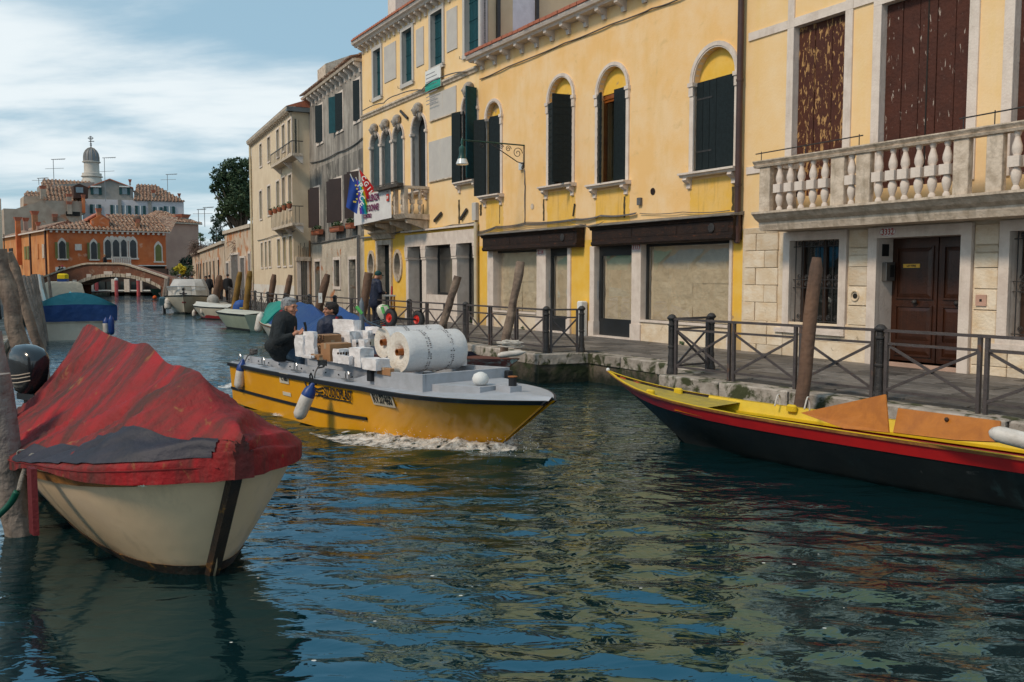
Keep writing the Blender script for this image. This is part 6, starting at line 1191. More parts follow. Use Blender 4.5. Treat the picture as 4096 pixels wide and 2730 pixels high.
# ---- red covered boat in front
AX=V2(-.62,.785).normalized(); rz=math.atan2(-AX.y,-AX.x)   # local +x points to the bow
hullw=M('cream_hull_paint',(.90,.65,.40),(.84,.59,.36),sc_=1.4,r=.38,b=.04,bs=5,coat=.15,st=.45,sth=(.5,.66),stc=(.50,.35,.20),ss=(2.2,2.2,.8),c3=(.20,.12,.07),s3=3.,f3=(.735,.76),damp=(-.05,.16,(.02,.015,.012)))
vwood=M('varnished_rail_wood',(.36,.15,.04),(.22,.09,.025),sc_=5,r=.45,b=.15,st=.5,stc=(.05,.025,.012),ss=(9,9,9)); darkwood=M('dark_stem_wood',(.06,.03,.016),(.03,.018,.012),sc_=4,r=.5,b=.2,c3=(.30,.14,.03),s3=5,f3=(.6,.68))
RB=T('covered_boat','cream wooden boat under a stained red tarpaulin in the left foreground','boat',(-2.02*KS,6.5*KS,0),rz); RB.scale=(KS,)*3; Lr=5.3
def rbst(a):  # a metres aft of the stem head
    t=a/Lr; hg=1.03*(1-math.exp(-a/.50))*(1-.30*max(0,(t-.5)/.5)**2); zg=1.0-.30*min(1,a/2.6)+.05*t; hw=.60*(1-math.exp(-max(0,a-.0)/1.0))*(1-.2*t**3); 
    return (-a,hg if a>0 else .02,zg,-a*(1-.115)-.61*math.exp(-a/.9)*1.0 if a<9 else -a,hw if a>0 else .015,-a*.93-.66*math.exp(-a/.9),-.35)
sts=[rbst(a) for a in (0,.06,.15,.28,.45,.7,1.,1.4,1.9,2.5,3.2,4.,4.7,5.3)]
boat_hull(RB,sts,hullw,smooth=60,flare=1.25,n=10); strip(RB,sts,.06,.145,.03,vwood,'rubbing_strake',flare=1.25,i0=4); strip(RB,sts,.91,1.02,.012,darkwood,'waterline_band',flare=1.25,i0=1)
stm=MB(); P=[]
for u in (0,.25,.5,.75,1.,1.15): x=sts[0][0]+(sts[0][3]-sts[0][0])*u; z=sts[0][2]*(1-u); P.append([(x-.16,-.085,z),(x+.055,-.040,z),(x+.055,.040,z),(x-.16,.085,z)])
stm.grid(P,True); stm.f.append((0,1,2,3)); stm.build('stem_post',darkwood,RB); MB().grid([[(r_[0][0]-.02,r_[0][1]-.02,r_[0][2]),(r_[0][0]+.03,r_[0][1]-.025,r_[0][2]),(r_[0][0]+.05,r_[0][1]-.005,r_[0][2])] for r_ in P[:5]]).build('stem_edge',M('orange_varnish',(.50,.20,.03),(.36,.13,.02),r=.4),RB); 
redt=M('red_tarpaulin',(.36,.012,.016),(.22,.02,.02),sc_=1.3,r=.7,b=.6,bs=5,dist=.6,st=.92,stc=(.062,.028,.022),ss=(2.6,.55,.55),sth=(.42,.60),lo=.35,hi=.62,c3=(.26,.13,.04),s3=7.,f3=(.62,.74),z3=.6,spec=.3)
def ridge(a):
    pts=((-.05,1.22),(.25,1.32),(.8,1.60),(1.0,1.62),(1.5,1.61),(2.2,1.75),(2.6,1.72),(3.4,1.76),(4.3,1.84),(4.55,1.80),(4.9,1.3),(5.5,.86))
    if a<=pts[0][0]: return pts[0][1]
    for (x0,z0),(x1,z1) in zip(pts,pts[1:]):
        if x0<=a<=x1: u=(a-x0)/(x1-x0); u=u*u*(3-2*u); return z0+(z1-z0)*u
    return pts[-1][1]
def hemz(a): 
    g=rbst(max(a,0))[2]; return g-.07+(.10 if a>3.2 else 0)*min(1,(a-3.2)/1.) if a>3.2 else g-.07
def tarpP(a,v,off=0.):
    """v -1 (left side seen from ahead is +y?) .. 1 across; hem drops vertically at both sides"""
    ac=max(a,0.); hg=rbst(ac)[1]+.05; av=abs(v); s_=1 if v>0 else -1; zr=ridge(a); zg=rbst(ac)[2]+.02; zh=hemz(a)-.05*math.sin(a*2.2+1)
    if av>.86: u=(av-.86)/.14; y=hg; z=zg+(zh-zg)*u
    else:
        u=av/.86; y=hg*(u**.92); z=zr+(zg-zr)*(u**((.80 if s_<0 else .58) if a>.9 else (1.15 if s_<0 else .58+.5*(1-a/.9)))); z-=.10*math.sin(PI*u)*(1 if a>1.2 else .2)
    fold=.0
    d1=a*1.9-av*1.7*s_*0-av*2.6; r1=1-abs(mnoise.noise(Vector((d1*1.25,av*.55,s_*2.3))))*2; r2=1-abs(mnoise.noise(Vector((d1*3.1+7,av*.9,s_*5.))))*2
    k=math.sin(PI*min(1,av/.86)) if av<.86 else 0.; r3=1-abs(mnoise.noise(Vector((d1*6.3+3,av*1.3,s_*8.))))*2; k=.18+.82*min(1,k*1.6); fold=(.058*r1+.030*r2+.010*r3-.03)*k
    fr=math.exp(-max(a,0)/.55)
    y+=fold*.55; z+=fold*.9
    x=-a+(.06 if a<.1 else 0)
    return (x,s_*(y+off),z+off)
As=[-.06,-.02,.03,.08]+[.14+i*.055 for i in range(99)]; As=[a for a in As if a<=5.45]; Vs=[-1+i/42 for i in range(85)]
tp_=MB().grid([[tarpP(a,v) for v in Vs] for a in As]); nA=len(Vs); tp_.f.append(tuple(range(nA))); tp_.f.append(tuple(len(As)*nA-nA+i for i in range(nA)))
TPo=tp_.build('tarpaulin',redt,RB,smooth=60)
# the side of the tarp nearest the camera-left is local y<0 or >0: patch band of grey canvas along it
patchm=M('grey_canvas_patch',(.030,.027,.040),(.018,.018,.028),sc_=3,r=.6,b=.4,bs=9)
LS=-1  # left side of the picture
def patch(a0,a1,f0,f1,n=40):
    P=[]
    for i in range(n+1):
        a=a0+(a1-a0)*i/n; t=i/n; P.append([tarpP(a,LS*(f0(t)+(f1(t)-f0(t))*j/8),.012) for j in range(9)])
    return MB().grid(P).build('canvas_patch',patchm,RB,smooth=True)
patch(.07,2.45,lambda t:.42+.32*t,lambda t:.80+.09*t+.015*math.sin(t*9))
# seams
for v in (.90,): MB().tube([tarpP(a,LS*v,.006) for a in [.05+i*.1 for i in range(30)]],.005,4).build('seam',M('seam_thread',(.22,.02,.02),b=0),RB)
# hanging strap, ropes
sp=tarpP(1.55,LS*.99); MB().prism([(-.07,-.05),(.05,-.04),(.07,.0),(-.05,.0)],-.52,.02,'z').build('hanging_strap',M('dark_red_strap',(.14,.012,.015),b=.2),RB,loc=(sp[0],sp[1]+LS*.03,sp[2]))
LW_=lambda a,v,off=0.:RB.matrix_basis@Vector(tarpP(a,v,off))
bpy.context.view_layer.update()
grn=M('green_hose',(.01,.12,.07),(.008,.08,.05),r=.4,b=0)
q1=atY('I',245,1130,7.55*KS); q2=atY('I',180,1280,7.5*KS); q3=atY('I',150,1400,7.45*KS); q4=atY('I',80,1500,7.42*KS); q5=atY('I',-20,1600,7.4*KS)
rope([atY('I',300,1150,7.7*KS),q1,q2,q3],.022,'thick worn mooring rope from the red-covered boat to the pale pole'); rope([q3+Vector((0,-.03,0)),q4,q5],.028,'green hose around a mooring rope at the lower left pole',grn)
rope([atY('I',85,690,8.3*KS),atY('I',45,740,8.25*KS),atY('I',25,900,8.2*KS),atY('I',0,985,8.2*KS)],.018,'green mooring rope looping to the left pole',grn)
rope([atY('I',260,1085,7.8*KS),atY('I',150,1085,7.75*KS),atY('I',135,1150,7.75*KS),atY('I',150,1190,7.75*KS)],.008,'thin loose cord at the boat gunwale')
# outboard motor on its stern
ob=T('outboard_motor','black outboard motor with pale stripes tilted behind the red tarpaulin','outboard motor',atY('I',225,425,9.9*KS),rz+.35,rot=(0,0,rz+.3)); ob.scale=(.84,.84,.84); bpy.context.view_layer.update()
obm=M('gloss_black_cowl',(.012,.016,.02),(.02,.024,.028),sc_=3,r=.18,b=0,coat=.6); P=[]
for i,(z,sx_,sy_,cx_) in enumerate(((-.34,.10,.08,.0),(-.30,.17,.13,.0),(-.20,.24,.155,.0),(-.05,.29,.17,.0),(.08,.31,.175,.0),(.16,.29,.165,-.01),(.22,.23,.14,-.03),(.26,.13,.09,-.05),(.275,.02,.02,-.06))):
    P.append([(cx_+sx_*(abs(math.cos(t))**.7)*(1 if math.cos(t)>0 else -1),sy_*(abs(math.sin(t))**.7)*(1 if math.sin(t)>0 else -1),z) for t in [2*PI*k/24 for k in range(24)]])
MB().grid(P,True).build('cowl',obm,ob,smooth=60); MB().tube([(.02,0,-.3),(.05,0,-1.0)],[.09,.06],10).build('leg',obm,ob); MB().box(-.12,.30,-.10,.10,-.40,-.32).build('bracket',obm,ob)
for z in (-.10,-.14,-.19): m=MB().grid([[( .30*(abs(math.cos(t))**.7)*(1 if math.cos(t)>0 else -1),.178*(abs(math.sin(t))**.7)*(1 if math.sin(t)>0 else -1),z+dz+.05*math.cos(t)) for t in [PI+ .25+k*.12 for k in range(20)]] for dz in (0,.012)]); m.build('stripe',M('pale_stripe',(.5,.42,.34),b=0),ob)
# ---- yellow cargo boat
yb_a=V2(.645,-.765); YB=T('cargo_boat','yellow open cargo boat with grey deck carrying wrapped packages','boat',(-4.62*KS,17.25*KS,0),math.atan2(yb_a.y,yb_a.x)); YB.scale=(KS,)*3; ybp=V2(.765,.645)
yel_h=M('yellow_gelcoat',(.85,.40,.010),(.80,.35,.008),sc_=.9,r=.25,b=.02,bs=3,coat=.35,st=.25,stc=(.50,.20,.01),ss=(1.5,1.5,1.5)); gry=M('grey_deck_gelcoat',(.40,.41,.44),(.34,.35,.37),sc_=4,r=.5,b=.15,bs=60); rub=M('black_rubber',(.015,.016,.02),r=.55,b=.05)
def ybst(x):  # x from stern 0 to bow 7.95
    t=x/7.95; hg=.90+.12*math.sin(PI*min(1,t*1.25)) if x<5.2 else (.90+.12*math.sin(PI*min(1,t*1.25)))
    if x>5: u=(x-5)/2.95; hg=1.0*(1-u**3.4)+.08*u*(1-u)
    if x>=7.95: hg=.06
    hw=hg*.93 if x<4.2 else hg*(.93-.60*min(1,(x-4.2)/3.2)**1.1); zg=.76+.02*t+.05*max(0,t-.6)
    xw=x if x<3.5 else x-1.15*((x-3.5)/4.45)**1.7
    return (x,hg,zg,xw,max(hw,.01),xw-.1,-.28)
ys=[ybst(x) for x in (0,.5,1.2,2.,2.8,3.6,4.4,5.,5.5,6.,6.4,6.8,7.1,7.35,7.55,7.7,7.82,7.9,7.95)]
boat_hull(YB,ys,yel_h,smooth=40,flare=.9,n=8); strip(YB,ys,.0,.075,.04,rub,'rub_rail',n=8); strip(YB,ys,.60,.66,.02,rub,'lower_strake',i1=8,side=(-1,)); strip(YB,ys,.60,.66,.02,rub,'lower_strake',i1=8,side=(1,))
deckring(YB,ys[:9],.24,.004,gry,inner=.30)
fd=[[(r[0],s_*r[1],r[2]+.005+.05*(1-abs(s_))) for s_ in (-1,-.75,-.5,-.25,0,.25,.5,.75,1)] for r in ys[8:]]; MB().grid(fd).build('foredeck',gry,YB,smooth=True)
zd=.80
# coaming round the fore part of the hold and the raised deck panel
m=MB(); 
for s_ in (-1,1):
    m.prism([(3.9,zd-.02),(4.4,zd+.03),(5.1,zd+.20),(6.2,zd+.24),(6.2,zd-.02)],s_*.74-.03,s_*.74+.03,'y')
m.box(6.14,6.2,-.72,.72,zd-.02,zd+.24); m.build('coaming',gry,YB)
m=MB(); ins=[(5.4,-.70),(6.35,-.60),(6.9,-.33),(6.9,.33),(6.35,.60),(5.4,.70)]; m.prism([(x,y) for x,y in ins],zd,zd+.10,'z'); m.build('raised_deck',gry,YB)
m=MB().box(6.95,7.25,-.10,.10,zd,zd+.12).build('lamp_housing',gry,YB); MB().tube([(7.18,0,zd+.12),(7.18,0,zd+.24)],.055,10).build('navigation_lamp',rub,YB); MB().tube([(7.18,0,zd+.24),(7.18,0,zd+.25)],.065,10).build('orange_cap',orangew,YB)
MB().lathe([(.05,0),(.10,.03),(.115,.09),(.09,.15),(.03,.18)],(6.72,-.18,zd+.10),14).build('deck_vent',white,YB,smooth=50)
for x,y in ((4.9,-.78),(6.22,.72)): MB().cbox(x-.06,x+.06,y-.05,y+.05,zd+.04,zd+.2,.01).build('side_lamp',rub,YB)
for s_ in (-1,1):
    m=MB().box(.15,4.1,s_*.66-.02,s_*.66+.02,zd-.05,zd+.09).build('hold_coaming',gry,YB)
    for x in (.35,1.35,2.6,4.3): k=MB().box(x-.14,x+.14,s_*.84-.03,s_*.84+.03,zd+.005,zd+.02).tube([(x-.05,s_*.84,zd),(x-.05,s_*.84,zd+.10),(x-.02,s_*.84,zd+.13),(x+.02,s_*.84,zd+.13),(x+.05,s_*.84,zd+.10),(x+.05,s_*.84,zd)],.012,6); k.build('cleat',M('steel',(.5,.5,.5),me=1,r=.3,b=0),YB)
MB().box(.05,5.6,-.72,.72,.28,.32).build('floor',gry,YB); MB().box(0,.08,-.85,.85,.3,.78).build('transom',gry,YB)
for x in [i*.42+.4 for i in range(12)]: MB().tube([(x,-.695,zd+.03),(x,-.678,zd+.03)],.012,6).build('rivet',rub,YB)
# lettering on the near side: the hull side is nearly flat there
def hullframe(x,u,off=.03):
    r0,r1=ybst(x-.2),ybst(x+.2); f=lambda r:Vector((r[0]+(r[3]-r[0])*u,-(r[1]+(r[4]-r[1])*u**.9),r[2]*(1-u))); p=(f(r0)+f(r1))/2; tx=(f(r1)-f(r0)).normalized(); r=ybst(x); up=Vector((0,-(r[1]-r[4])*-1*-1,r[2])).normalized(); up=Vector((0,-(r[1]-r[4]),r[2])).normalized(); up=(up-tx*up.dot(tx)).normalized(); nz=tx.cross(up); 
    m_=Matrix((tx,up,nz)).transposed().to_4x4(); m_.translation=p+nz*off; return m_
def hx(k,x,y):  # boat x where a photo pixel meets the near side
    d=ray(k,x,y); side=Vector((-ybp.x,-ybp.y,0)); O_=YB.location+side*.97*KS; t=(O_-CAM).dot(side)/d.dot(side); p=(CAM+d*t-YB.location)/KS; return p.dot(Vector((yb_a.x,yb_a.y,0))),p.z
def onhull(k,x,y,off=.01): a,z=hx(k,x,y); return hullframe(a,1-z/ybst(a)[2],off)
pl=text('lettering','STUDIOPLAST',blackp,.20,YB,onhull('c',798,830,.016),bold=.004,sx=.62)
for s_,x,y,sz in (('RV.07460',1103,873,.21),):
    F_=onhull('c',x,y,.006); o=MB().box(-.27,.27,-.10,.10,0,.006).build('registration_plate',M('plate_cream',(.62,.56,.44),b=0),YB); o.matrix_local=F_; text('lettering',s_,blackp,sz*.95,YB,onhull('c',x,y,.016),bold=.004,sx=.60)
F_=onhull('c',427,720,.006); o=MB().box(-.17,.17,-.085,.085,0,.006).build('number_plate',M('plate_cream',(.62,.56,.44),b=0),YB); o.matrix_local=F_; text('lettering','C 1883',blackp,.12,YB,onhull('c',432,722,.016),bold=.003,sx=.70)
F_=onhull('c',438,830,.006); o=MB().box(-.15,.15,-.03,.03,0,.005).build('blank_plate',M('plate_cream',(.62,.56,.44),b=0),YB); o.matrix_local=F_
F_=onhull('c',780,868,.012); o=MB().box(-.40,.42,-.009,.009,0,.004).box(-.5,-.2,.02,.034,0,.004); o=o.build('underline',blackp,YB); o.matrix_local=F_
# gondola emblem: curved strokes
F_=onhull('c',640,775,.012); m=MB(); f2=lambda pts,w:m.tube([(x*.62,y*.75,0) for x,y in pts],w*.7,5)
f2([(-.48,.05),(-.42,-.03),(-.30,-.05),(-.20,.06),(-.17,.22),(-.10,.27),(-.04,.2),(-.07,.12)],.02); f2([(-.05,.0),(.02,.12),(.10,.05),(.16,.12)],.022); f2([(-.30,-.08),(-.1,-.02),(.15,-.05),(.42,-.0)],.02); f2([(-.2,-.14),(.0,-.09),(.2,-.12),(.4,-.09)],.018); f2([(.05,-.2),(.25,-.17),(.4,-.18)],.014)
o=m.build('boat_emblem',blackp,YB); o.matrix_local=F_
# ---- black, red and yellow rowing boat at the right
SA=V2(.65,-.76); SB=T('rowing_boat','slim black rowing boat with red stripe and yellow inside moored at the right','boat',(1.50*KS,13.75*KS,0),math.atan2(-SA.y,-SA.x)); SB.scale=(KS,)*3
blk_h=M('black_hull_paint',(.009,.010,.010),(.013,.014,.013),sc_=2,r=.45,b=.05,bs=8,spec=.2,c3=(.05,.055,.055),s3=4,f3=(.68,.74),z3=2); red_b=M('red_stripe_paint',(.50,.012,.010),(.42,.010,.010),r=.35,b=.03,coat=.15); ylw=M('yellow_inside_paint',(.72,.48,.012),(.62,.42,.015),sc_=4,r=.5,b=.1,bs=12,c3=(.35,.28,.05),s3=6,f3=(.68,.74)); rin=M('red_inside_paint',(.34,.02,.015),(.26,.015,.01),r=.5,b=.05)
def sbst(a):
    t=a/9.; hg=.64*(1-math.exp(-a/1.5))/(1-math.exp(-3.5)) if a>0 else .015; hg=min(hg,.64); zg=.60+.30*math.exp(-a/.9)-.02*t; hw=max(.01,.42*(1-math.exp(-max(0,a-1.3)/1.5))); xw=-a if a>4 else -(a+1.5*(1-a/4)**1.6); return (-a,hg,zg,xw,hw,xw,-.1)
ss_=[sbst(a) for a in (0,.1,.25,.5,.8,1.2,1.6,2.1,2.7,3.4,4.2,5.,6.,7.,8.,9.)]
boat_hull(SB,ss_,blk_h,smooth=50,flare=1.2,n=9)
strip(SB,ss_,.035,.27,.014,red_b,'red_stripe',flare=1.2); strip(SB,ss_,-.01,.035,.035,vwood,'gunwale_strip',flare=1.2)
for s_ in (1,-1):
    MB().grid([[(r[0],s_*(r[1]+.02),r[2]+.01),(r[0],s_*max(0,r[1]-.035),r[2]+.012)] for r in ss_]).build('gunwale',ylw,SB)
    MB().grid([[(r[0],s_*max(0,r[1]-.03),r[2]+.01),(r[0],s_*max(0,r[1]-.09),r[2]-.13)] for r in ss_[6:]]).build('inner_side',ylw,SB)
    MB().grid([[(r[0],s_*max(0,r[1]-.05),r[2]-.13),(r[0],s_*max(0,r[1]-.14),r[2]-.13),(r[0],s_*max(0,r[1]-.14),r[2]-.16)] for r in ss_[6:]]).build('inner_rail',ylw,SB)
    MB().grid([[(r[0],s_*max(0,r[1]-.08),r[2]-.15),(r[0],s_*max(0,r[4]*.9-.04),.10)] for r in ss_[8:]]).build('inner_planking',rin,SB)
MB().grid([[(r[0],s_*max(0,r[4]*.9-.05),.11) for s_ in (-1,1)] for r in ss_[8:]]).build('floor',rin,SB)
MB().grid([[(r[0],s_*max(0,r[1]-.035),r[2]-.025) for s_ in (-1,-.3,.3,1)] for r in ss_[:8]]).build('foredeck',M('worn_yellow_deck',(.45,.34,.05),(.34,.26,.06),sc_=5,r=.6,b=.2),SB)
for a in (1.75,): r=sbst(a); MB().grid([[(-a-.28*(1-(v/8-1)**2)*-1,(v/8-1)*(r[1]-.05),r[2]-.05) for v in range(17)],[(-a-.16-.28*(1-(v/8-1)**2)*-1,(v/8-1)*(r[1]-.05),r[2]-.05) for v in range(17)]]).build('deck_edge',ylw,SB)
for a,s_ in ((1.05,1),(1.15,-1),(2.9,-1),(3.5,-1)): r=sbst(a); MB().cbox(-a-.07,-a+.07,s_*(r[1]-.09)-.035,s_*(r[1]-.09)+.035,r[2]-.04,r[2]+.05,.02).build('cleat_block',ylw,SB)
for a in (3.0,4.1,5.2,6.4): r=sbst(a); MB().box(-a-.03,-a+.03,-(r[4]*.9-.05),r[4]*.9-.05,.1,.22).build('rib',rin,SB)
MB().ball((.02,0,.925),.03,8,6).build('stem_knob',white,SB)
bpy.context.view_layer.update()
plyw=M('orange_plywood',(.50,.17,.022),(.40,.13,.018),sc_=2.5,r=.45,b=.05,dist=1.5,st=.3,stc=(.30,.10,.02),ss=(3,3,12))
def board(k,pts,Zs,label):
    P=[atY(k,x,y,Z*KS) for (x,y),Z in zip(pts,Zs)]; o=P[0].copy(); n=(P[1]-P[0]).cross(P[-1]-P[0]).normalized()*.018; m=MB(); c=len(P); m.add([p-o for p in P]+[p-o+n for p in P],[tuple(range(c)),tuple(range(2*c-1,c-1,-1))]+[(i,c+i,c+(i+1)%c,(i+1)%c) for i in range(c)]); t=T('plywood_board',label,'board',o); m.build('panel',plyw,t); return t,P,o
t,P,o=board('h',[(395,1048),(838,951),(855,1150),(620,1130)],[11.1,9.95,9.72,10.3],'orange plywood board with a slanted top leaning in the rowing boat'); c=atY('h',582,1026,10.6*KS)-o; MB().ball(c,.022,8,6).build('finger_hole',darkwood,t)
t,P,o=board('h',[(905,1023),(1438,1090),(1432,1200),(1200,1190),(878,1150)],[9.85,8.55,8.45,8.9,9.7],'rectangular orange plywood board standing in the rowing boat'); c=atY('h',1158,1083,9.12*KS)-o; MB().ball(c,.022,8,6).build('finger_hole',darkwood,t)
fc=atY('h',1530,1185,8.25*KS); fender(fc,.075,.46,'large white fender with an orange stain lying in the rowing boat',tilt=(0,R(100),R(-38)),group=None)
for x,y in ((275,985),(430,1000)): p=atY('h',x,y,(12.0 if x<300 else 11.3)*KS); rope([p+Vector((-.05,-.05,-.06)),p+Vector((0,0,.07)),p+Vector((.06,.10,.03)),p+Vector((.07,.12,-.1))],.010,('left' if x<300 else 'right')+' white cord loop tied round the yellow inner rail',M('white_cord',(.6,.56,.5),b=0))
# ================= SMALLER MOORED BOATS
bpy.context.view_layer.update()
def sboat(label,stern,bow,beam,zg,mat,rise=.2,tr=.85,blunt=2.4,kind='boat',name='moored_boat',flare=1.2,hwf=.72):
    """stern and bow are (x,y) on the water"""
    a=V2(*bow)-V2(*stern); L_=a.length; t=T(name,label,'boat',(stern[0],stern[1],0),math.atan2(a.y,a.x)); h=beam/2; st=[]
    for u in (0,.08,.2,.35,.5,.62,.72,.8,.87,.93,.97,.99,1.):
        hg=h*(tr+(1-tr)*min(1,u*3))*(1-max(0,(u-.45)/.55)**blunt); x=u*L_; st.append((x,max(hg,.012),zg+rise*max(0,u-.3)**1.5,x-.13*L_*max(0,(u-.5)/.5)**1.5,max(.01,hg*(hwf-.45*max(0,(u-.5)/.5))),x-.16*L_*max(0,(u-.5)/.5)-.02,-.25))
    boat_hull(t,st,mat,smooth=50,flare=flare,n=7); t['L']=L_; return t,st,L_
def P2(k,x,y): p=onz(k,x,y); return (p.x,p.y)
def lid(t,st,mat,dz=.0,name='deck',i0=0,i1=None,ins=0.,crown=.06): return MB().grid([[(r[0],s_*max(0,r[1]-ins),r[2]+dz+crown*(1-s_*s_)) for s_ in (-1,-.6,-.2,.2,.6,1)] for r in st[i0:i1]]).build(name,mat,t,smooth=True)
def cover(t,st,prof,mat,name='tarpaulin',i0=0,i1=None,drop=.12,seed=0,amp=.05,pw=.9,out=.03):
    """prof: function of u 0..1 along the boat giving ridge height above the gunwale"""
    rows=[]; L_=st[-1][0]
    def at(x):
        for r0,r1 in zip(st,st[1:]):
            if r0[0]<=x<=r1[0]: u=(x-r0[0])/(r1[0]-r0[0]); return r0[1]+(r1[1]-r0[1])*u,r0[2]+(r1[2]-r0[2])*u
        return st[-1][1],st[-1][2]
    xs=[st[i0][0]+(st[-1 if i1 is None else i1][0]-st[i0][0])*i/28 for i in range(29)]
    for x in xs:
        h,z=at(x); h+=out; r=prof(x/L_); row=[(x,-h,z-drop)]
        for j in range(13): v=j/6-1; row.append((x,v*h,z+r*(1-abs(v)**(1/pw)) + amp*(mnoise.noise(Vector((x*1.3+seed,v*1.6,seed))))*(1-abs(v))))
        row.append((x,h,z-drop)); rows.append(row)
    m=MB().grid(rows); n=len(rows[0]); m.f+=[tuple(range(n)),tuple(28*n+i for i in range(n))]; return m.build(name,mat,t,smooth=45)
whg=M('white_gelcoat',(.66,.61,.50),(.58,.52,.42),sc_=1.,r=.35,b=.02,st=.3,stc=(.34,.28,.2),ss=(3,3,.8),coat=.15); grn_h=M('pale_green_gelcoat',(.40,.47,.37),(.34,.40,.31),sc_=1.,r=.4,b=.02,st=.3,stc=(.18,.2,.15),ss=(3,3,.8)); darkb=M('dark_waterline',(.02,.025,.03),b=0); redh=M('red_hull',(.36,.02,.015),(.28,.015,.012),r=.35,b=0,coat=.2)
tealT=M('teal_tarpaulin',(.08,.38,.48),(.14,.46,.55),sc_=.9,r=.55,b=.6,bs=2.5,st=.4,stc=(.25,.50,.56),ss=(1.5,1.5,1.)); blueT=M('blue_tarpaulin',(.010,.055,.20),(.008,.04,.15),sc_=1.2,r=.6,b=.6,bs=3,st=.4,stc=(.05,.12,.26),ss=(1.2,1.2,1.2)); grnT=M('green_tarpaulin',(.01,.26,.20),(.008,.18,.14),sc_=1.2,r=.6,b=.6,bs=3); greyT=M('grey_cover',(.42,.40,.37),(.32,.31,.29),sc_=2,r=.7,b=.5,bs=5); creamT=M('cream_canopy',(.62,.57,.46),(.54,.49,.40),sc_=1,r=.6,b=.3,bs=4)
# blue covered boat on the left
s0=P2('E',905,1128); t,st,L_=sboat('broad boat with a teal and navy tarpaulin moored by the left bank',(s0[0]+.15,s0[1]),(s0[0]-3.0,s0[1]+5.6),2.62,.66,whg,tr=.97,rise=.15,hwf=.8)
cover(t,st,lambda u:.55+.40*math.sin(PI*min(1,u*1.05+.12)),tealT,drop=-.52,amp=.06,pw=1.1,out=-.0); m=cover(t,st,lambda u:.5,blueT,'tarpaulin_skirt',drop=.02,out=.05,amp=0)
# skirt: replace by side band
me=MB(); P=[]
for r in st: P.append([(r[0],s*(r[1]+.05),z) for s,z in ((-1,r[2]+.50),)]+[(r[0],-(r[1]+.055),r[2]+.02)])
bpy.data.objects.remove(m)
for s_ in (-1,1): MB().grid([[(r[0],s_*(r[1]+.05+.02*math.sin(r[0]*5+z*4)),r[2]+z) for z in (.53,.4,.25,.1,-.02)] for r in st]).build('tarpaulin_skirt',blueT,t,smooth=True)
b_=st[0][1]+.05; MB().grid([[(-.05-.04*abs(math.sin(i*.7)),-b_+2*b_*i/16,.64+z+.06*math.sin(PI*i/16)*(z>.3)) for i in range(17)] for z in (0,.13,.27,.40,.53)]).build('tarpaulin_skirt',blueT,t,smooth=True)
MB().grid([[(-.05-.02*j,-b_+2*b_*i/16,1.17+.0+.42*math.sin(PI*i/16)*j/4+.06*math.sin(PI*i/16)) for i in range(17)] for j in range(5)]).build('tarpaulin_end',tealT,t,smooth=True)
strip(t,st,.0,.07,.03,whg,'rub_rail'); MB().box(-.04,0,-b_+.05,b_-.05,.60,.66).build('transom_rail',whg,t)
fender(atY('E',1395,955,30.4),.10,.62,'dark blue fender at the corner of the blue covered boat',mat=bluef); fender(atY('E',1333,970,30.5),.11,.55,'white fender with a blue top beside the dark blue fender',bluef)
# white cabin boat behind it
s0=P2('E',760,850); c=atY('E',820,560,42); t,st,L_=sboat('small white cabin boat with cream canopy behind the blue covered boat',(c.x+.4,41.),(c.x-2.6,46.5),2.2,.8,whg,tr=.95)
lid(t,st,whg); m=MB(); P=[]
for z,k in ((.75,1.),(1.15,.97),(1.5,.88),(1.85,.8),(1.95,.6)): P.append([(x*k+.3,y*k,z) for x,y in ((-.2,-1.),(3.4,-.9),(3.9,0),(3.4,.9),(-.2,1.))])
m.grid(P,True); m.f.append(tuple(20+i for i in range(5))); m.build('canopy',creamT,t,smooth=30)
p=atY('E',790,358,41.5); bl=T('marker_light','yellow and blue marker lamp box on the white cabin boat roof','lamp',p); MB().cbox(-.22,.22,-.15,.15,-.02,.22,.06).build('yellow_top',M('signal_yellow',(.75,.55,.01),b=0),bl); MB().cbox(-.22,.22,-.15,.15,-.22,-.02,.03).build('blue_base',bluef,bl)
# cabin cruiser, centre
b0=P2('F',640,700); t,st,L_=sboat('white cabin cruiser with a grey-white canvas cabin and bow rail pointing at the camera',(b0[0]-1.6,b0[1]+5.5),(b0[0]+.0,b0[1]-.2),2.55,.98,whg,rise=.25,blunt=3.2,flare=1.5,hwf=.6)
lid(t,st,whg); strip(t,st,.0,.07,.035,rub,'rub_rail'); strip(t,st,.35,.43,.015,redh,'red_line'); strip(t,st,.90,1.02,.012,darkb,'waterline_band')
m=MB(); P=[]
for z,k,o in ((.95,1.,0),(1.35,.97,0),(1.72,.86,-.15),(1.98,.74,-.3),(2.02,.7,-.35)): P.append([(x*k+2.2+o,y*k,z) for x,y in ((-2.1,-1.12),(.9,-1.1),(1.5,-.55),(1.55,0),(1.5,.55),(.9,1.1),(-2.1,1.12))])
m.grid(P,True); m.f.append(tuple(28+i for i in range(7))); m.build('cabin_canvas',M('cabin_canvas',(.50,.49,.47),(.44,.43,.42),b=.1),t,smooth=25)
for y in (-.8,0,.8): MB().box(3.69,3.71,y-.3,y+.3,1.36,1.62).build('windscreen',M('milky_window',(.38,.38,.37),r=.3,b=0),t)
m=MB(); pr=[(st[i][0],s_*st[i][1]*.9,st[i][2]+.5) for s_,rg_ in ((-1,range(4,12)),(1,range(11,3,-1))) for i in rg_]; m.tube(pr,.018,6)
for p_ in pr[::2]: m.tube([p_,(p_[0],p_[1]*1.02,p_[2]-.5)],.014,5)
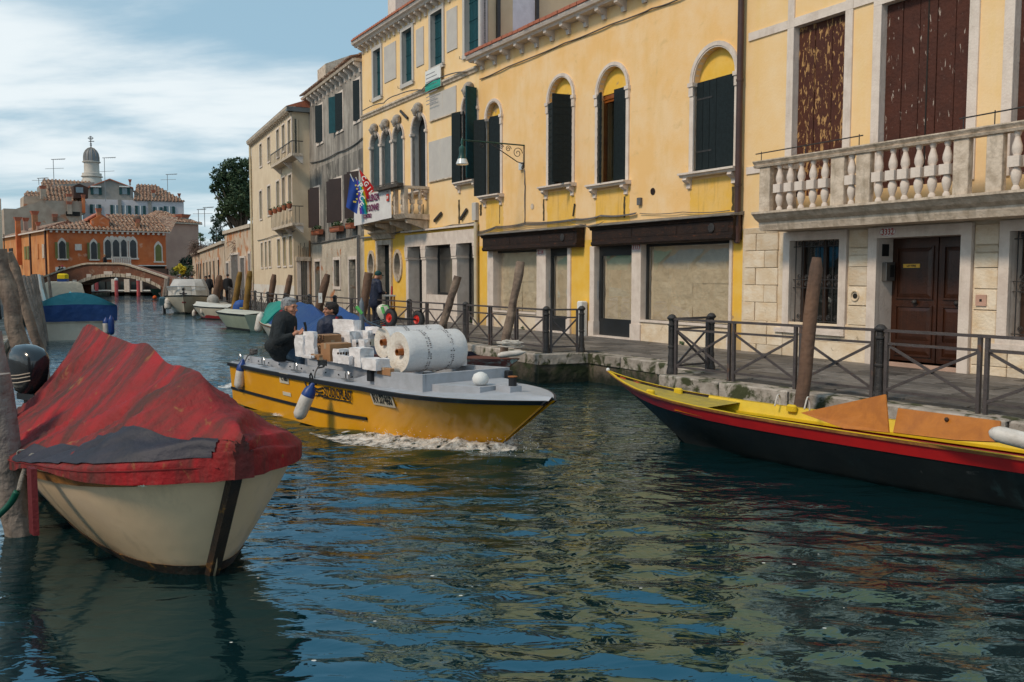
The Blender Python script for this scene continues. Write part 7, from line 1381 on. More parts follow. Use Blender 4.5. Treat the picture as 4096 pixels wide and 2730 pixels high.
m.build('bow_rail',M('steel',(.5,.5,.5),me=1,r=.3,b=0),t); an=MB().tube([(L_-.4,0,1.3),(L_+.05,0,1.25),(L_+.1,0,1.05)],.05,6).tube([(L_-.05,-.2,1.2),(L_+.05,.2,1.2)],.04,5).ball((L_-.3,-.0,1.45),.10); an.build('anchor_winch',rub,t)
for x,y in ((415,530),(408,585)): fender(atY('F',x,y,b0[1]+1.),.20,.42,('upper' if y<550 else 'lower')+' round white fender left of the cruiser')
ob2=T('outboard_motor','blue-black outboard motor left of the cabin cruiser','outboard motor',atY('F',358,525,b0[1]+2)); MB().cbox(-.28,.28,-.2,.2,-.25,.28,.1).build('cowl',M('bluegrey_cowl',(.05,.10,.13),b=0,r=.3),ob2); MB().tube([(0,0,-.2),(0,0,-.8)],.09,6).build('leg',rub,ob2)
# red and white boat
b0=P2('F',792,742); t,st,L_=sboat('cream decked boat with a dark red hull between the cruiser and the pale green boat',(b0[0]+3.1,b0[1]-2.4),(b0[0],b0[1]),1.75,.62,whg,rise=.16,blunt=3.5,tr=.9)
lid(t,st,whg,crown=.16); strip(t,st,-.02,.05,.03,rub,'rub_rail'); strip(t,st,.42,.92,.012,redh,'red_side'); strip(t,st,.92,1.02,.014,darkb,'waterline_band'); MB().box(-.03,-.0,-.6,.6,.0,.36).build('transom_red',redh,t)
fender(atY('F',873,655,b0[1]-1.6),.12,.34,'short cream fender on the red boat side'); fender(atY('F',762,690,b0[1]-.2),.11,.36,'cream fender at the red boat bow')
p=atY('F',1015,500,b0[1]+.8); cv=T('covered_motor','grey fabric cover over a motor between the cruiser and the red boat','boat cover',p); m=MB(); m.ball((0,0,-.1),(.34,.28,.38),14,9); m.ball((-.4,0,-.3),(.35,.2,.15),10,6); m.build('cover',greyT,cv,smooth=True)
# blue outboard cover
p=atY('F',1375,605,44.6-2.4); ob3=T('covered_outboard','outboard motor under a bright blue cover with a yellow badge','outboard motor',p); P=[]
for z,k,dx in ((-.40,.95,0),(-.2,1.,.0),(.1,.95,.03),(.28,.75,.08),(.34,.4,.1)): P.append([(dx+.36*k*math.cos(a)*(1.25 if math.cos(a)>0 else 1),.26*k*math.sin(a),z) for a in [2*PI*i/16 for i in range(16)]])
m=MB().grid(P,True); m.f.append(tuple(64+i for i in range(16))); m.build('cover',M('bright_blue_cover',(.012,.085,.34),(.01,.06,.26),r=.6,b=.3,bs=6),ob3,smooth=True); MB().box(.08,.28,-.30,-.27,-.05,.0).build('badge',yel,ob3)
# pale green boat
b0=P2('F',1200,852); t,st,L_=sboat('pale green open boat with a black gunwale band moored by the quay',(b0[0]+2.75,b0[1]-3.7),(b0[0]-.1,b0[1]+.1),1.9,.66,grn_h,rise=.08,blunt=3.,tr=.9)
lid(t,st,M('pale_deck',(.58,.58,.50),b=0),crown=.06); strip(t,st,-.02,.07,.03,rub,'rub_rail'); strip(t,st,.88,1.02,.013,darkb,'waterline_band')
# long white boat with green and blue covers
t,st,L_=sboat('long white boat under green and blue tarpaulins moored behind the two men',(-3.75,23.3),(-8.35,29.7),1.75,.66,whg,rise=.24,blunt=2.6,tr=.8)
lid(t,st,whg); strip(t,st,.0,.06,.03,vwood,'rub_rail'); strip(t,st,.75,.82,.013,rub,'blue_line'); cover(t,st,lambda u:.62*math.sin(PI*min(1,max(0,(u-.0)/.42)))**.7+.05,blueT,i0=0,i1=4,drop=.05,seed=3,amp=.12,out=-.1); cover(t,st,lambda u:.66*math.sin(PI*min(1,max(0,(u-.33)/.45)))**.6+.08,blueT,i0=2,i1=8,drop=.04,seed=5,amp=.12,out=-.12); cover(t,st,lambda u:.62*math.sin(PI*min(1,max(0,(u-.62)/.36)))**.6+.06,grnT,i0=6,i1=11,drop=.02,seed=8,amp=.12,out=-.02)
fender(atY('K',180,670,28.6),.13,.62,'long white fender hanging at the bow of the green and blue covered boat',tilt=(0,R(12),0)); fender(atY('d',0,0,1)*0+atY('K',2105,560,20.8),.06,.8,'narrow grey-blue fender standing beside the thick pale pole',mat=M('greyblue_fender',(.16,.19,.22),r=.4,b=0))
# little boats at the bridge
b0=P2('F',250,500); t,st,L_=sboat('small boat with a dark red tarpaulin near the foot of the bridge',(b0[0]+1.5,b0[1]+3.6),(b0[0]+.3,b0[1]),1.9,.55,whg,rise=.15,blunt=3); cover(t,st,lambda u:.75*math.sin(PI*min(1,u*1.1+.1)),M('dark_red_tarp',(.26,.015,.03),(.2,.012,.02),r=.6,b=.3),drop=.0,amp=.08)
t['category']='boat'; p=atY('F',232,474,b0[1]-.3); tag(MB().ball((0,0,0),.2).build('orange_buoy',M('orange_float',(.75,.12,.02),b=0),None,loc=p,smooth=True),'bright orange ball float at the bow of the red tarpaulin boat','float')
b0=P2('F',200,460); t,st,L_=sboat('small dark green boat under the right side of the bridge arch',(b0[0]+2.,b0[1]+3),(b0[0]-.3,b0[1]),1.8,.75,M('dark_green_hull',(.03,.07,.05),b=0),rise=.2)
# brown boat behind the bow of the cargo boat
bz_=17.6; bw=atY('L',2040,700,bz_); t,st,L_=sboat('dark brown varnished boat with rope heap and white bow fender behind the cargo boat',(bw.x-5.0,bz_+4.0),(bw.x+.1,bz_-.1),1.35,.50,M('dark_brown_varnish',(.09,.02,.012),(.06,.015,.01),r=.3,b=.03,coat=.3),rise=.12,blunt=2.,tr=.8)
t.location.z=0; lid(t,st,M('brown_deck',(.12,.04,.025),b=.1),crown=.02); cover(t,st,lambda u:.12,M('navy_cover',(.02,.03,.06),b=.2),i0=2,i1=7,drop=-.02,out=-.08,amp=.03)
fo=fender(atY('L',1985,728,bz_-.45),.058,.50,'long white bow fender lashed to the brown boat',tilt=(0,R(84),R(8)))
rg=random.Random(2); m=MB()
for i in range(14): a0=rg.uniform(0,6); rr=rg.uniform(.06,.17); m.tube([(rr*math.cos(a0+t_*.7)*1.6+rg.uniform(-.02,.02),rr*math.sin(a0+t_*.7),.02+.008*i+rg.uniform(0,.03)) for t_ in range(10)],.011,5)
tag(m.build('rope_heap',M('white_cord',(.6,.56,.5),b=0),None,loc=atY('L',1985,650,bz_-.2)),'tangled heap of pale rope on the brown boat bow','rope')
# white tilted outboard beyond the hand truck
p=atY('C',455,1450,19.6); ob4=T('outboard_motor','white outboard motor tilted up behind the hand truck','outboard motor',p,0,rot=(0,R(-35),R(20))); P=[]
for z,k in ((-.34,.55),(-.28,.8),(-.1,1.),(.1,1.),(.24,.85),(.32,.5),(.34,.1)): P.append([(.15*k*math.cos(a),.11*k*math.sin(a),z*.8) for a in [2*PI*i/16 for i in range(16)]])
MB().grid(P,True).build('cowl',whg,ob4,smooth=True); MB().tube([(0,0,-.3),(.05,0,-.9)],.06,8).build('leg',white,ob4)
# ================= CARGO
PKW=M('wrapped_white_carton',(.80,.76,.75),(.70,.65,.63),sc_=3,r=.42,b=1.,bs=13,rnd=.07,st=.4,stc=(.78,.74,.74),ss=(5,5,5),dist=1.); card=M('cardboard',(.36,.185,.085),(.30,.15,.07),sc_=2,r=.8,b=.1,rnd=.08); tape=M('packing_tape',(.42,.30,.19),r=.25,b=0); inkb=M('carton_ink',(.06,.03,.015),r=.8,b=0)
la_,lp_=Vector((-yb_a.x,-yb_a.y,0)),Vector((ybp.x,ybp.y,0))
def solve(P,dirv,k,x):
    u=(q(k,x,0)[0]-2048)/FP; # want (P.x+t dx)/(depth) = u ; depth ~ forward distance
    c=lambda p:(p-CAM); f0=c(P).y*CP-c(P).z*SP; fd=dirv.y*CP; return (u*f0-c(P).x)/(dirv.x-u*fd)
def crate(k,xl,xc,xr,yb,yt,Z,mat,label,wrap=True,marks=None,cat='carton',grp=None):
    P=atY(k,xc,yb,Z); tl=max(.06,solve(P,la_,k,xl)); tr_=max(.06,solve(P,lp_,k,xr)); h=atY(k,xc,yt,Z).z-P.z; t=T('wrapped_carton' if wrap else 'cardboard_box',label,cat,P,math.atan2(-la_.y,-la_.x),grp)
    # local x points to the bow; box spans x -tl..0, y 0..tr
    if wrap:
        n=9; m=MB(); 
        def jit(x,y,z): f=.018; return (x+f*mnoise.noise(Vector((x*9+P.x,y*9,z*9))),y+f*mnoise.noise(Vector((x*9,y*9+P.x,z*9+4))),z+f*.6*mnoise.noise(Vector((x*8+7,y*8,z*8+P.x))))
        for (o,u,v) in (((-tl,0,0),(tl,0,0),(0,0,h)),((0,0,0),(0,tr_,0),(0,0,h)),((-tl,0,h),(tl,0,0),(0,tr_,0)),((-tl,tr_,0),(tl,0,0),(0,0,h)),((-tl,0,0),(0,tr_,0),(0,0,h))):
            m.grid([[jit(*(Vector(o)+Vector(u)*i/n+Vector(v)*j/n)) for i in range(n+1)] for j in range(n+1)])
        b_=m.build('carton',mat,t,smooth=50,weld=True)
        if random.random()<.6: # loose fold of film
            f=MB(); 
            for i in range(3): y0=random.uniform(0,tr_*.6); f.add([(.012,y0,h*.95),(.012,y0+tr_*.3,h*.97),(.03,y0+tr_*.15,h*random.uniform(.2,.6))],[(0,1,2)])
            f.build('film_fold',M('clear_film',(.8,.8,.82),r=.15,b=0,spec=.8),t)
    else:
        MB().cbox(-tl,0,0,tr_,0,h,.006).build('box',mat,t); MB().box(-tl/2-.03,-tl/2+.03,-.003,tr_+.003,h*.7,h+.004).build('tape',tape,t); MB().box(.0,.004,tr_/2-.03,tr_/2+.03,0,h*.5).build('tape',tape,t)
    for mk in marks or []:
        s_,fx_,fz_,sz,face=mk
        if face=='L': mt=Matrix.Translation((-tl+tl*fx_,-.008,h*fz_))@Matrix.Rotation(PI/2,4,'X')
        else: mt=Matrix.Translation((.012,tr_*fx_,h*fz_))@Matrix.Rotation(PI/2,4,'Z')@Matrix.Rotation(PI/2,4,'X')
        if s_=='~':
            m=MB(); 
            for i in range(6): m.box(i*.045-.13,i*.045-.10,-.02*(i%2)-.01,.02,0,.003)
            o=m.build('marker_scribble',redp if sz<0 else inkb,t); o.matrix_local=mt
        else: text('lettering',s_,inkb,sz,t,mt,bold=.003,sx=.85)
    return t
KZ=.929
for a in (('K',850,1000,1062,1320,915,14.5*KZ,PKW,'tall narrow white wrapped carton nearest the grey-haired man',True),('K',1010,1205,1215,1305,848,14.3*KZ,PKW,'tall white wrapped carton left of the fragile boxes',True),
 ('K',985,1140,1150,1345,1290,13.9*KZ,PKW,'small white wrapped packet at the left end of the cargo',True),
 ('K',1210,1390,1600,1292,1097,14.8*KZ,card,'lower cardboard box printed FRAGILE under its twin',False,[('FRAGILE',.5,.70,.115,'L'),('MADE IN ITALY',.5,.3,.055,'L')]),
 ('K',1210,1390,1725,1095,905,14.8*KZ,card,'upper cardboard box printed FRAGILE with a white label',False,[('FRAGILE',.5,.70,.115,'L'),('MADE IN ITALY',.5,.3,.055,'L')]),
 ('K',1140,1300,1330,1372,1275,13.9*KZ,card,'small low cardboard box beside the taped open box',False),('K',1330,1505,1920,1402,1068,14.0*KZ,card,'large cardboard box with torn top flaps',False),
 ('K',1705,1890,2212,1120,838,14.9*KZ,PKW,'large pale carton under the topmost carton',True),('K',1568,1960,2090,895,628,15.2*KZ,PKW,'topmost white carton wrapped in clear film',True),
 ('K',1930,1995,2270,1140,988,14.4*KZ,PKW,'white carton with dark scribbles in the middle of the pile',True,[('~',.5,.5,1,'R')]),('K',1560,1690,1880,1425,1172,13.8*KZ,PKW,'white carton with a handwritten top in front of the torn box',True,[('~',.5,.7,1,'R')]),
 ('K',1665,1862,1880,1455,1302,13.5*KZ,PKW,'low white wrapped carton at the rail',True),('K',1868,2080,2335,1512,1155,13.4*KZ,PKW,'square white carton with a red band under film',True),
 ('c',952,1050,1148,672,592,12.7*KZ,PKW,'white wrapped carton left of the big bubble wrap roll',True),('c',1058,1150,1182,705,656,12.6*KZ,card,'flat cardboard box under the big bubble wrap roll',False),
 ('L',0,70,165,528,415,14.9*KZ,PKW,'small grey-white carton behind the rear roll',True),('L',1130,1290,1400,900,560,13.6*KZ,PKW,'pale blue-white wrapped carton right of the rolls',True),('L',40,330,430,470,385,14.6*KZ,PKW,'flat white package under the hand truck',True),('L',-60,20,110,640,540,14.1*KZ,PKW,'white carton with red tape left of the rear roll',True)):
    crate(*a[:9],wrap=a[9],marks=a[10] if len(a)>10 else None,grp='packages on the cargo boat')
# bubble wrap rolls
bw_=M('bubble_wrap',(.82,.81,.80),(.76,.75,.75),sc_=30,r=.28,b=.6,bs=110,spec=.6); bwend=M('bubble_wrap_end',(.84,.77,.68),(.76,.67,.56),sc_=22,r=.5,b=.5,bs=60)
def roll(k,x,y,Z,r,L_,label):
    c=atY(k,x,y,Z); ax=Vector((.765,.645,0)); t=T('bubble_wrap_roll',label,'bubble wrap roll',c,math.atan2(ax.y,ax.x),'bubble wrap rolls'); n=40; rot=Matrix.Rotation(PI/2,4,'Y')
    P=[[(x_,(rr+.006*mnoise.noise(Vector((x_*5,a*2,Z))))*math.cos(a),(rr+.006*mnoise.noise(Vector((x_*5,a*2,3))))*math.sin(a)) for a in [2*PI*i/n for i in range(n)]] for x_,rr in [(0,r*.97)]+[(.02+(L_-.04)*i/10,r) for i in range(11)]+[(L_,r*.97)]]
    MB().grid(P,True).build('roll',bw_,t,smooth=50)
    P=[[(x_,rr*math.cos(a),rr*math.sin(a)) for a in [2*PI*i/n for i in range(n)]] for x_,rr in ((0,r*.97),(.012,r*.7),(.005,r*.5),(.05,r*.30),(.08,r*.16))]; MB().grid(P,True).build('end_face',bwend,t,smooth=True)
    P=[[(x_,rr*math.cos(a),rr*math.sin(a)) for a in [2*PI*i/16 for i in range(16)]] for x_,rr in ((.3,.04),(-.02,.04),(-.02,.048),(.1,.048))]; MB().grid(P,True).build('cardboard_core',orangew,t); MB().add([(L_,r*.97*math.cos(2*PI*i/n),r*.97*math.sin(2*PI*i/n)) for i in range(n)],[tuple(range(n))]).build('far_end',bwend,t)
    m=MB(); rg=random.Random(int(Z*10))
    for xb in (L_*.33,L_*.72):
        a=0
        while a<2*PI:
            for j in range(2):
                if rg.random()<.75:
                    x0=xb-.035+j*.04+rg.uniform(0,.01); w_=rg.uniform(.015,.03); a1=a+rg.uniform(.03,.07); rr=r+.008; m.add([(x0,rr*math.cos(a),rr*math.sin(a)),(x0+w_,rr*math.cos(a),rr*math.sin(a)),(x0+w_,rr*math.cos(a1),rr*math.sin(a1)),(x0,rr*math.cos(a1),rr*math.sin(a1))],[(0,1,2,3)])
            a+=.10
    o=m.build('printed_marks',M('faint_print',(.16,.15,.16),b=0),t); o['kind']='stuff'; return t
roll('L',268,575,14.0*KZ,.235,1.0,'rear bubble wrap roll partly hidden by the front roll'); roll('L',478,705,13.0*KZ,.285,.98,'big front bubble wrap roll with an orange cardboard core')
# hand truck lying on the cargo
w1=atY('L',378,245,14.2*KZ); w2=atY('L',748,268,14.6*KZ); HT=T('hand_truck','upturned hand truck with red-hubbed tyres and green handles lying on the cargo','hand truck',w1); ax=(w2-w1); L_=ax.length; axn=ax.normalized(); rt=axn.to_track_quat('X','Z').to_matrix().to_4x4()
tyre=M('tyre_rubber',(.03,.03,.03),r=.8,b=.3,bs=40); rimr=M('red_rim',(.62,.03,.015),r=.4,b=0)
for c0 in (0.,L_):
    n=32; m=MB(); R_=.135; P=[]
    for i in range(n):
        a=2*PI*i/n; P.append([(.045*math.cos(b_)+0,(R_-.04+.04*math.sin(b_)*1.0)*math.cos(a),(R_-.04+.04*math.sin(b_))*math.sin(a)) for b_ in [2*PI*j/10 for j in range(10)]])
    P.append(P[0]); m.grid(P,True); o=m.build('tyre',tyre,HT,smooth=True); o.matrix_local=Matrix.Translation(axn*c0)@rt
    k=MB(); 
    for i in range(n): 
        a=2*PI*i/n; k.box(-.046,.046,R_-.006,R_+.004,-.006,.006) if 0 else None
    for s_ in range(40):
        a=2*PI*s_/40; k.add([tuple(Matrix.Rotation(a,3,'X')@Vector(v)) for v in ((-.03,R_-.004,-.004),(.03,R_-.004,.008),(.03,R_+.004,.012),(-.03,R_+.004,.0))],[(0,1,2,3)])
    g=k.build('tread',tyre,o); g['kind']='stuff'
    m=MB(); P=[[(x_,rr*math.cos(a),rr*math.sin(a)) for a in [2*PI*i/20 for i in range(20)]] for x_,rr in ((-.035,.068),(-.02,.05),(-.02,.03),(-.05,.02),(-.05,.0))]; m.grid(P,True); m.build('rim',rimr,o,smooth=30)
MB().tube([Vector((0,0,0)),axn*L_],.014,8).build('axle',rub,HT); stl=M('blue_steel_tube',(.06,.08,.10),r=.3,b=0,me=.5)
h1=atY('K',2000,360,14.3*KZ)-w1; h1b=atY('K',2110,500,14.3*KZ)-w1; h1c=atY('K',2200,640,14.2*KZ)-w1; h2=atY('L',262,95,14.5*KZ)-w1; h2b=atY('L',290,185,14.5*KZ)-w1; base1=atY('L',250,372,13.9*KZ)-w1; base2=atY('L',430,340,14.3*KZ)-w1
MB().tube([h1b,h1c,base1],.014,8).build('frame_tube',stl,HT); MB().tube([h2b,atY('L',300,240,14.5*KZ)-w1,base2],.014,8).build('frame_tube',stl,HT)
grip=M('green_grip',(.12,.48,.12),r=.5,b=0); MB().tube([h1,h1b],[.028,.024],8).build('grip',grip,HT); MB().tube([h2,h2b],[.024,.024],8).build('grip',grip,HT); MB().tube([h2+Vector((.0,0,.02)),h2+Vector((.08,0,.02)),h2b+Vector((.09,0,.05))],.008,6).build('grip_guard',grip,HT)
for f in (.25,.5,.75): MB().tube([h1c.lerp(base1,f),(atY('L',300,240,14.5*KZ)-w1).lerp(base2,f*.8)],.011,6).build('cross_bar',stl,HT)
# hanging fenders of the cargo boat with ropes
def hf(k,x,y,Z,tilt,label,r=.115,L_=.62): return fender(atY(k,x,y,Z),r,L_,label,bluef,tilt=tilt,group='fenders of the cargo boat')
hf('c',555,895,12.4,(0,R(24),0),'white blue-topped fender trailing in the water amidships of the cargo boat',.095,.50); hf('c',108,705,15.0,(0,R(10),0),'white blue-topped fender at the stern of the cargo boat',.085,.46)
dr=M('grey_rope',(.16,.15,.14),(.1,.09,.09),sc_=40,b=.4,bs=90)
rope([atY('c',600,790,12.85),atY('c',622,740,12.9),atY('c',630,680,13.0),atY('c',665,625,13.1),atY('c',690,640,13.15),atY('c',650,650,13.05)],.012,'grey rope holding the middle fender to its cleat',dr); rope([atY('c',615,790,12.85),atY('c',628,850,12.85)],.010,'loose rope end below the middle fender',dr); rope([atY('c',130,625,15.1),atY('c',145,590,15.15),atY('c',165,560,15.25),atY('c',205,555,15.3)],.012,'grey rope holding the stern fender',dr)
for k,x,y,Z,lb in (('c',680,632,13.1,'knot of grey rope on the middle cleat'),('c',200,552,15.3,'knot of grey rope on the stern cleat')):
    m=MB(); rg=random.Random(9)
    for i in range(7): a0=rg.uniform(0,6); m.tube([(.06*math.cos(a0+j*.8)+rg.uniform(-.015,.015),.05*math.sin(a0+j*.8),.012*i+rg.uniform(0,.02)) for j in range(9)],.011,5)
    tag(m.build('rope_knot',dr,None,loc=atY(k,x,y,Z)),lb,'rope')
p=atY('K',1050,750,14.3); tl=T('steering_handle','black upright steering lever beside the gesturing man','lever',p); MB().tube([(0,0,-.35),(0,0,.0),(-.02,0,.08)],[.018,.02,.022],8).build('lever',rub,tl)
# ================= PEOPLE
def fuse(name,prims,mat,parent,vox=.012,sm=4):
    """capsules and ellipsoids fused into one continuous skin"""
    m=MB()
    for p in prims:
        if p[0]=='c':
            _,a,b,ra,rb=p; a=Vector(a);b=Vector(b); L_=max((b-a).length,1e-4); d=(b-a)/L_; P=[];Rr=[]
            for i in range(5): t_=PI/2*(i/4); P.append(a-d*ra*math.cos(t_)); Rr.append(max(ra*math.sin(t_),.001))
            for i in range(5): t_=PI/2*(i/4); P.append(b+d*rb*math.sin(t_)); Rr.append(max(rb*math.cos(t_),.001))
            m.tube(P,Rr,14)
        else:
            _,c,r=p[:3]; rot=p[3] if len(p)>3 else None; k=len(m.v); m.ball((0,0,0),r,16,11); mt=Matrix.Translation(Vector(c))@(rot.to_4x4() if rot else Matrix.Identity(4)); m.xf(mt,k)
    me=m.mesh(name,mat); o=bpy.data.objects.new('tmp',me); COL.objects.link(o); md=o.modifiers.new('r','REMESH'); md.mode='VOXEL'; md.voxel_size=vox; s2=o.modifiers.new('s','SMOOTH'); s2.iterations=sm; s2.factor=.5
    dg=bpy.context.evaluated_depsgraph_get(); me2=bpy.data.meshes.new_from_object(o.evaluated_get(dg)); bpy.data.objects.remove(o); bpy.data.meshes.remove(me); me2.name=name; me2.materials.clear(); me2.materials.append(mat); me2.shade_smooth(); return link(name,me2,parent)
skin=M('skin',(.50,.24,.15),(.44,.19,.12),sc_=9,r=.5,b=.05,bs=60); skin2=M('skin_tanned',(.42,.20,.12),(.36,.15,.09),sc_=9,r=.5,b=.05,bs=60); fleece=M('black_fleece',(.022,.027,.030),(.015,.018,.02),sc_=6,r=.95,b=.6,bs=30); navy=M('navy_jacket',(.015,.022,.05),(.01,.015,.035),sc_=4,r=.6,b=.5,bs=14); jean=M('blue_jeans',(.05,.09,.13),(.035,.06,.10),sc_=8,r=.85,b=.3,bs=30); ghair=M('grey_hair',(.30,.30,.30),(.12,.12,.13),sc_=22,r=.8,b=1.,bs=45); dhair=M('dark_hair',(.014,.010,.009),(.02,.014,.012),sc_=30,r=.6,b=.9,bs=60); scarf=M('red_scarf',(.27,.012,.018),(.2,.01,.014),sc_=9,r=.95,b=.6,bs=30); eyem=M('dark_eye',(.02,.015,.012),r=.3,b=0); lipm=M('lip',(.28,.08,.06),b=0); stub=M('stubble',(.20,.11,.08),(.16,.08,.06),sc_=20,b=.1)
def headparts(t,c,yaw,pitch,s,skinm,hairm,hairstyle=0,vox=.0075):
    """head about point c, looking along yaw (0 = +x); s scale"""
    rt=Matrix.Rotation(yaw,4,'Z')@Matrix.Rotation(pitch,4,'Y'); mt=Matrix.Translation(Vector(c))@rt; F_=lambda x,y,z:tuple(mt@Vector((x*s,y*s,z*s))); R3=rt.to_3x3()
    e=lambda x,y,z,a,b,c_:('e',F_(x,y,z),(a*s,b*s,c_*s),R3)
    pr=[e(-.012,0,.035,.100,.076,.088),e(.020,0,-.005,.078,.066,.080),e(.040,0,-.052,.050,.050,.050),e(.068,0,-.085,.026,.030,.022),('c',F_(.086,0,.018),F_(.112,0,-.022),.010*s,.017*s),e(.106,0,-.026,.014,.017,.010),('c',F_(.082,-.040,.034),F_(.082,.040,.034),.014*s,.014*s),e(.062,-.040,-.018,.026,.022,.024),e(.062,.040,-.018,.026,.022,.024),e(.088,0,-.050,.012,.024,.007),e(.086,0,-.062,.011,.022,.007),
        ('c',F_(-.03,0,-.04),F_(-.045,0,-.17),.056*s,.060*s)]
    for y in (-.076,.076): pr+=[e(-.008,y,.0,.020,.009,.032)]
    return pr,F_,R3
def facebits(t,F_,s):
    for y in (-.030,.030):
        MB().ball((0,0,0),(.009*s,.014*s,.007*s),8,6).build('eye',eyem,t,loc=F_(.083,y,.010)); MB().tube([F_(.090,y-.020,.030),F_(.094,y,.036),F_(.088,y+.020*1,.030)],.005*s,5).build('eyebrow',dhair,t)
    MB().tube([F_(.091,-.020,-.056),F_(.098,0,-.055),F_(.091,.020,-.056)],.0042*s,5).build('mouth',lipm,t)
def hairshell(t,F_,R3,s,mat,front=.055,drop=.05,vox=.008,th=.010,tuft=0):
    e=lambda x,y,z,a,b,c_:('e',F_(x,y,z),(a*s,b*s,c_*s),R3); return fuse('hair',[e(-.022,0,.055,.100+th,.078+th,.080+th),e(-.058,0,.0+.01,.062+th,.070+th,.075+drop*.3),e(.025,0,.105-tuft*.0,.062+tuft,.060,.030+tuft*.4),e(-.028,-.066,.030,.040,.018,.045),e(-.028,.066,.030,.040,.018,.045)],mat,t,vox)
kp=lambda x,y,dy=0.:atY('K',x,y,14.25+dy)
# grey-haired man, seated, gesturing
p1=kp(640,1200); M1=T('person','grey-haired man in a dark fleece and red scarf sitting with one hand raised','person',(p1.x,p1.y,p1.z-.05)); K1=lambda x,y,dy=0.:kp(x,y,dy)-M1.location
S1_=1.22; hc=K1(745,385,0.); pr,F_,R3=headparts(M1,hc,R(-22),R(6),S1_,skin,ghair)
sh=K1(640,640,0); hip=K1(610,1180,.05)
hand=K1(845,880,-.28); el=K1(520,1010,-.30); shn=K1(575,690,-.20); wr=K1(800,905,-.28)
pr+=[('c',K1(670,560,.0),K1(660,640,0),.075,.09),('c',sh,hip,.16,.15),('c',shn,el,.06,.05),('c',el,wr,.05,.030),('c',K1(700,690,.20),K1(640,1000,.25),.06,.05),('c',K1(640,1000,.25),K1(850,1060,.12),.045,.035),('c',hip,K1(930,1330,-.1),.09,.07),('c',K1(600,1230,.2),K1(900,1330,.25),.09,.07),('c',K1(930,1330,-.1),K1(960,1700,-.1),.06,.05),('c',K1(900,1330,.25),K1(930,1700,.25),.06,.05)]
pal=K1(872,862,-.29); pr+=[('c',wr,pal,.030,.036),('e',K1(880,850,-.29),(.045,.024,.038))]
for a_,b_,c_ in (((925,835),(965,795),(1000,757)),((930,855),(975,825),(1015,790)),((928,872),(970,855),(1010,822)),((915,888),(950,885),(985,862))): A_=K1(*a_,-.29);B_=K1(*b_,-.31);C_=K1(*c_,-.33); pr+=[('c',K1(885,862,-.29),A_,.014,.012),('c',A_,B_,.0115,.010),('c',B_,C_,.010,.0075)]
pr+=[('c',K1(858,840,-.29),K1(842,790,-.31),.014,.012),('c',K1(842,790,-.31),K1(848,735,-.33),.011,.008)]
fuse('body',pr,skin,M1,.0085,2); facebits(M1,F_,S1_); hairshell(M1,F_,R3,S1_,ghair,th=.006,tuft=.004)
jk=[('c',K1(655,660,0),K1(600,1130,.05),.20,.235),('c',K1(590,680,-.12),K1(700,690,.18),.13,.12),('e',K1(560,1100,.05),(.25,.20,.16)),('c',shn,el,.098,.080),('c',el,K1(785,912,-.28),.080,.050),('c',K1(700,690,.20),K1(640,1000,.25),.09,.075),('c',K1(640,1000,.25),K1(830,1050,.12),.07,.05),('e',K1(665,590,0),(.11,.10,.06)),('c',K1(480,1100,-.08),K1(700,1190,.0),.15,.14)]
fuse('fleece',jk,fleece,M1,.014,3); fuse('trousers',[('c',hip,K1(940,1325,-.1),.125,.09),('c',K1(600,1220,.2),K1(900,1330,.25),.12,.09),('c',K1(560,1230,.1),K1(640,1230,.1),.16,.14),('c',K1(940,1325,-.1),K1(960,1700,-.1),.08,.06)],jean,M1,.016,3)
rr=[];n=16
for i in range(n+1): a=2*PI*i/n; rr.append(K1(690,535,0)+Vector((.088*math.cos(a)+.01,.080*math.sin(a),-.055*math.cos(a)*1.0)))
m=MB().tube(rr,.042,10); m.xf(Matrix.Identity(4)); m.tube([r_+Vector((.01,0,-.055)) for r_ in rr],.045,10); m.build('scarf',scarf,M1,smooth=True)
# dark-haired man
kq=lambda x,y,dy=0.:atY('K',x,y,15.1+dy); p2=kq(1500,1000); M2=T('person','dark-haired man in a navy jacket sitting behind the cartons and looking left','person',p2); K2=lambda x,y,dy=0.:kq(x,y,dy)-p2
S2_=1.06; pr,F_,R3=headparts(M2,K2(1518,440,0),R(205),R(-2),S2_,skin2,dhair); pr+=[('c',K2(1560,560,.02),K2(1560,640,.02),.07,.09),('c',K2(1540,700,0),K2(1540,1050,.05),.16,.15),('c',K2(1360,730,-.1),K2(1330,1000,-.15),.06,.05),('c',K2(1720,720,.1),K2(1740,1000,.1),.06,.05)]
fuse('body',pr,skin2,M2,.0085,2); facebits(M2,F_,S2_); hairshell(M2,F_,R3,S2_,dhair,th=.012)
fuse('jacket',[('c',K2(1530,720,0),K2(1520,1080,.05),.20,.22),('c',K2(1390,700,-.08),K2(1700,690,.1),.115,.11),('c',K2(1370,720,-.1),K2(1330,1020,-.15),.10,.085),('c',K2(1700,710,.1),K2(1740,1020,.1),.10,.085),('e',K2(1575,620,.03),(.125,.12,.07))],navy,M2,.014,3); rr=[K2(1585,590,.03)+Vector((.11*math.cos(2*PI*i/16),.10*math.sin(2*PI*i/16),.02*math.sin(i))) for i in range(17)]; MB().tube(rr,.035,8).build('hood_collar',navy,M2,smooth=True); MB().tube([K2(1640,570,-.08),K2(1620,640,-.12)],.03,6).build('red_lining',scarf,M2)
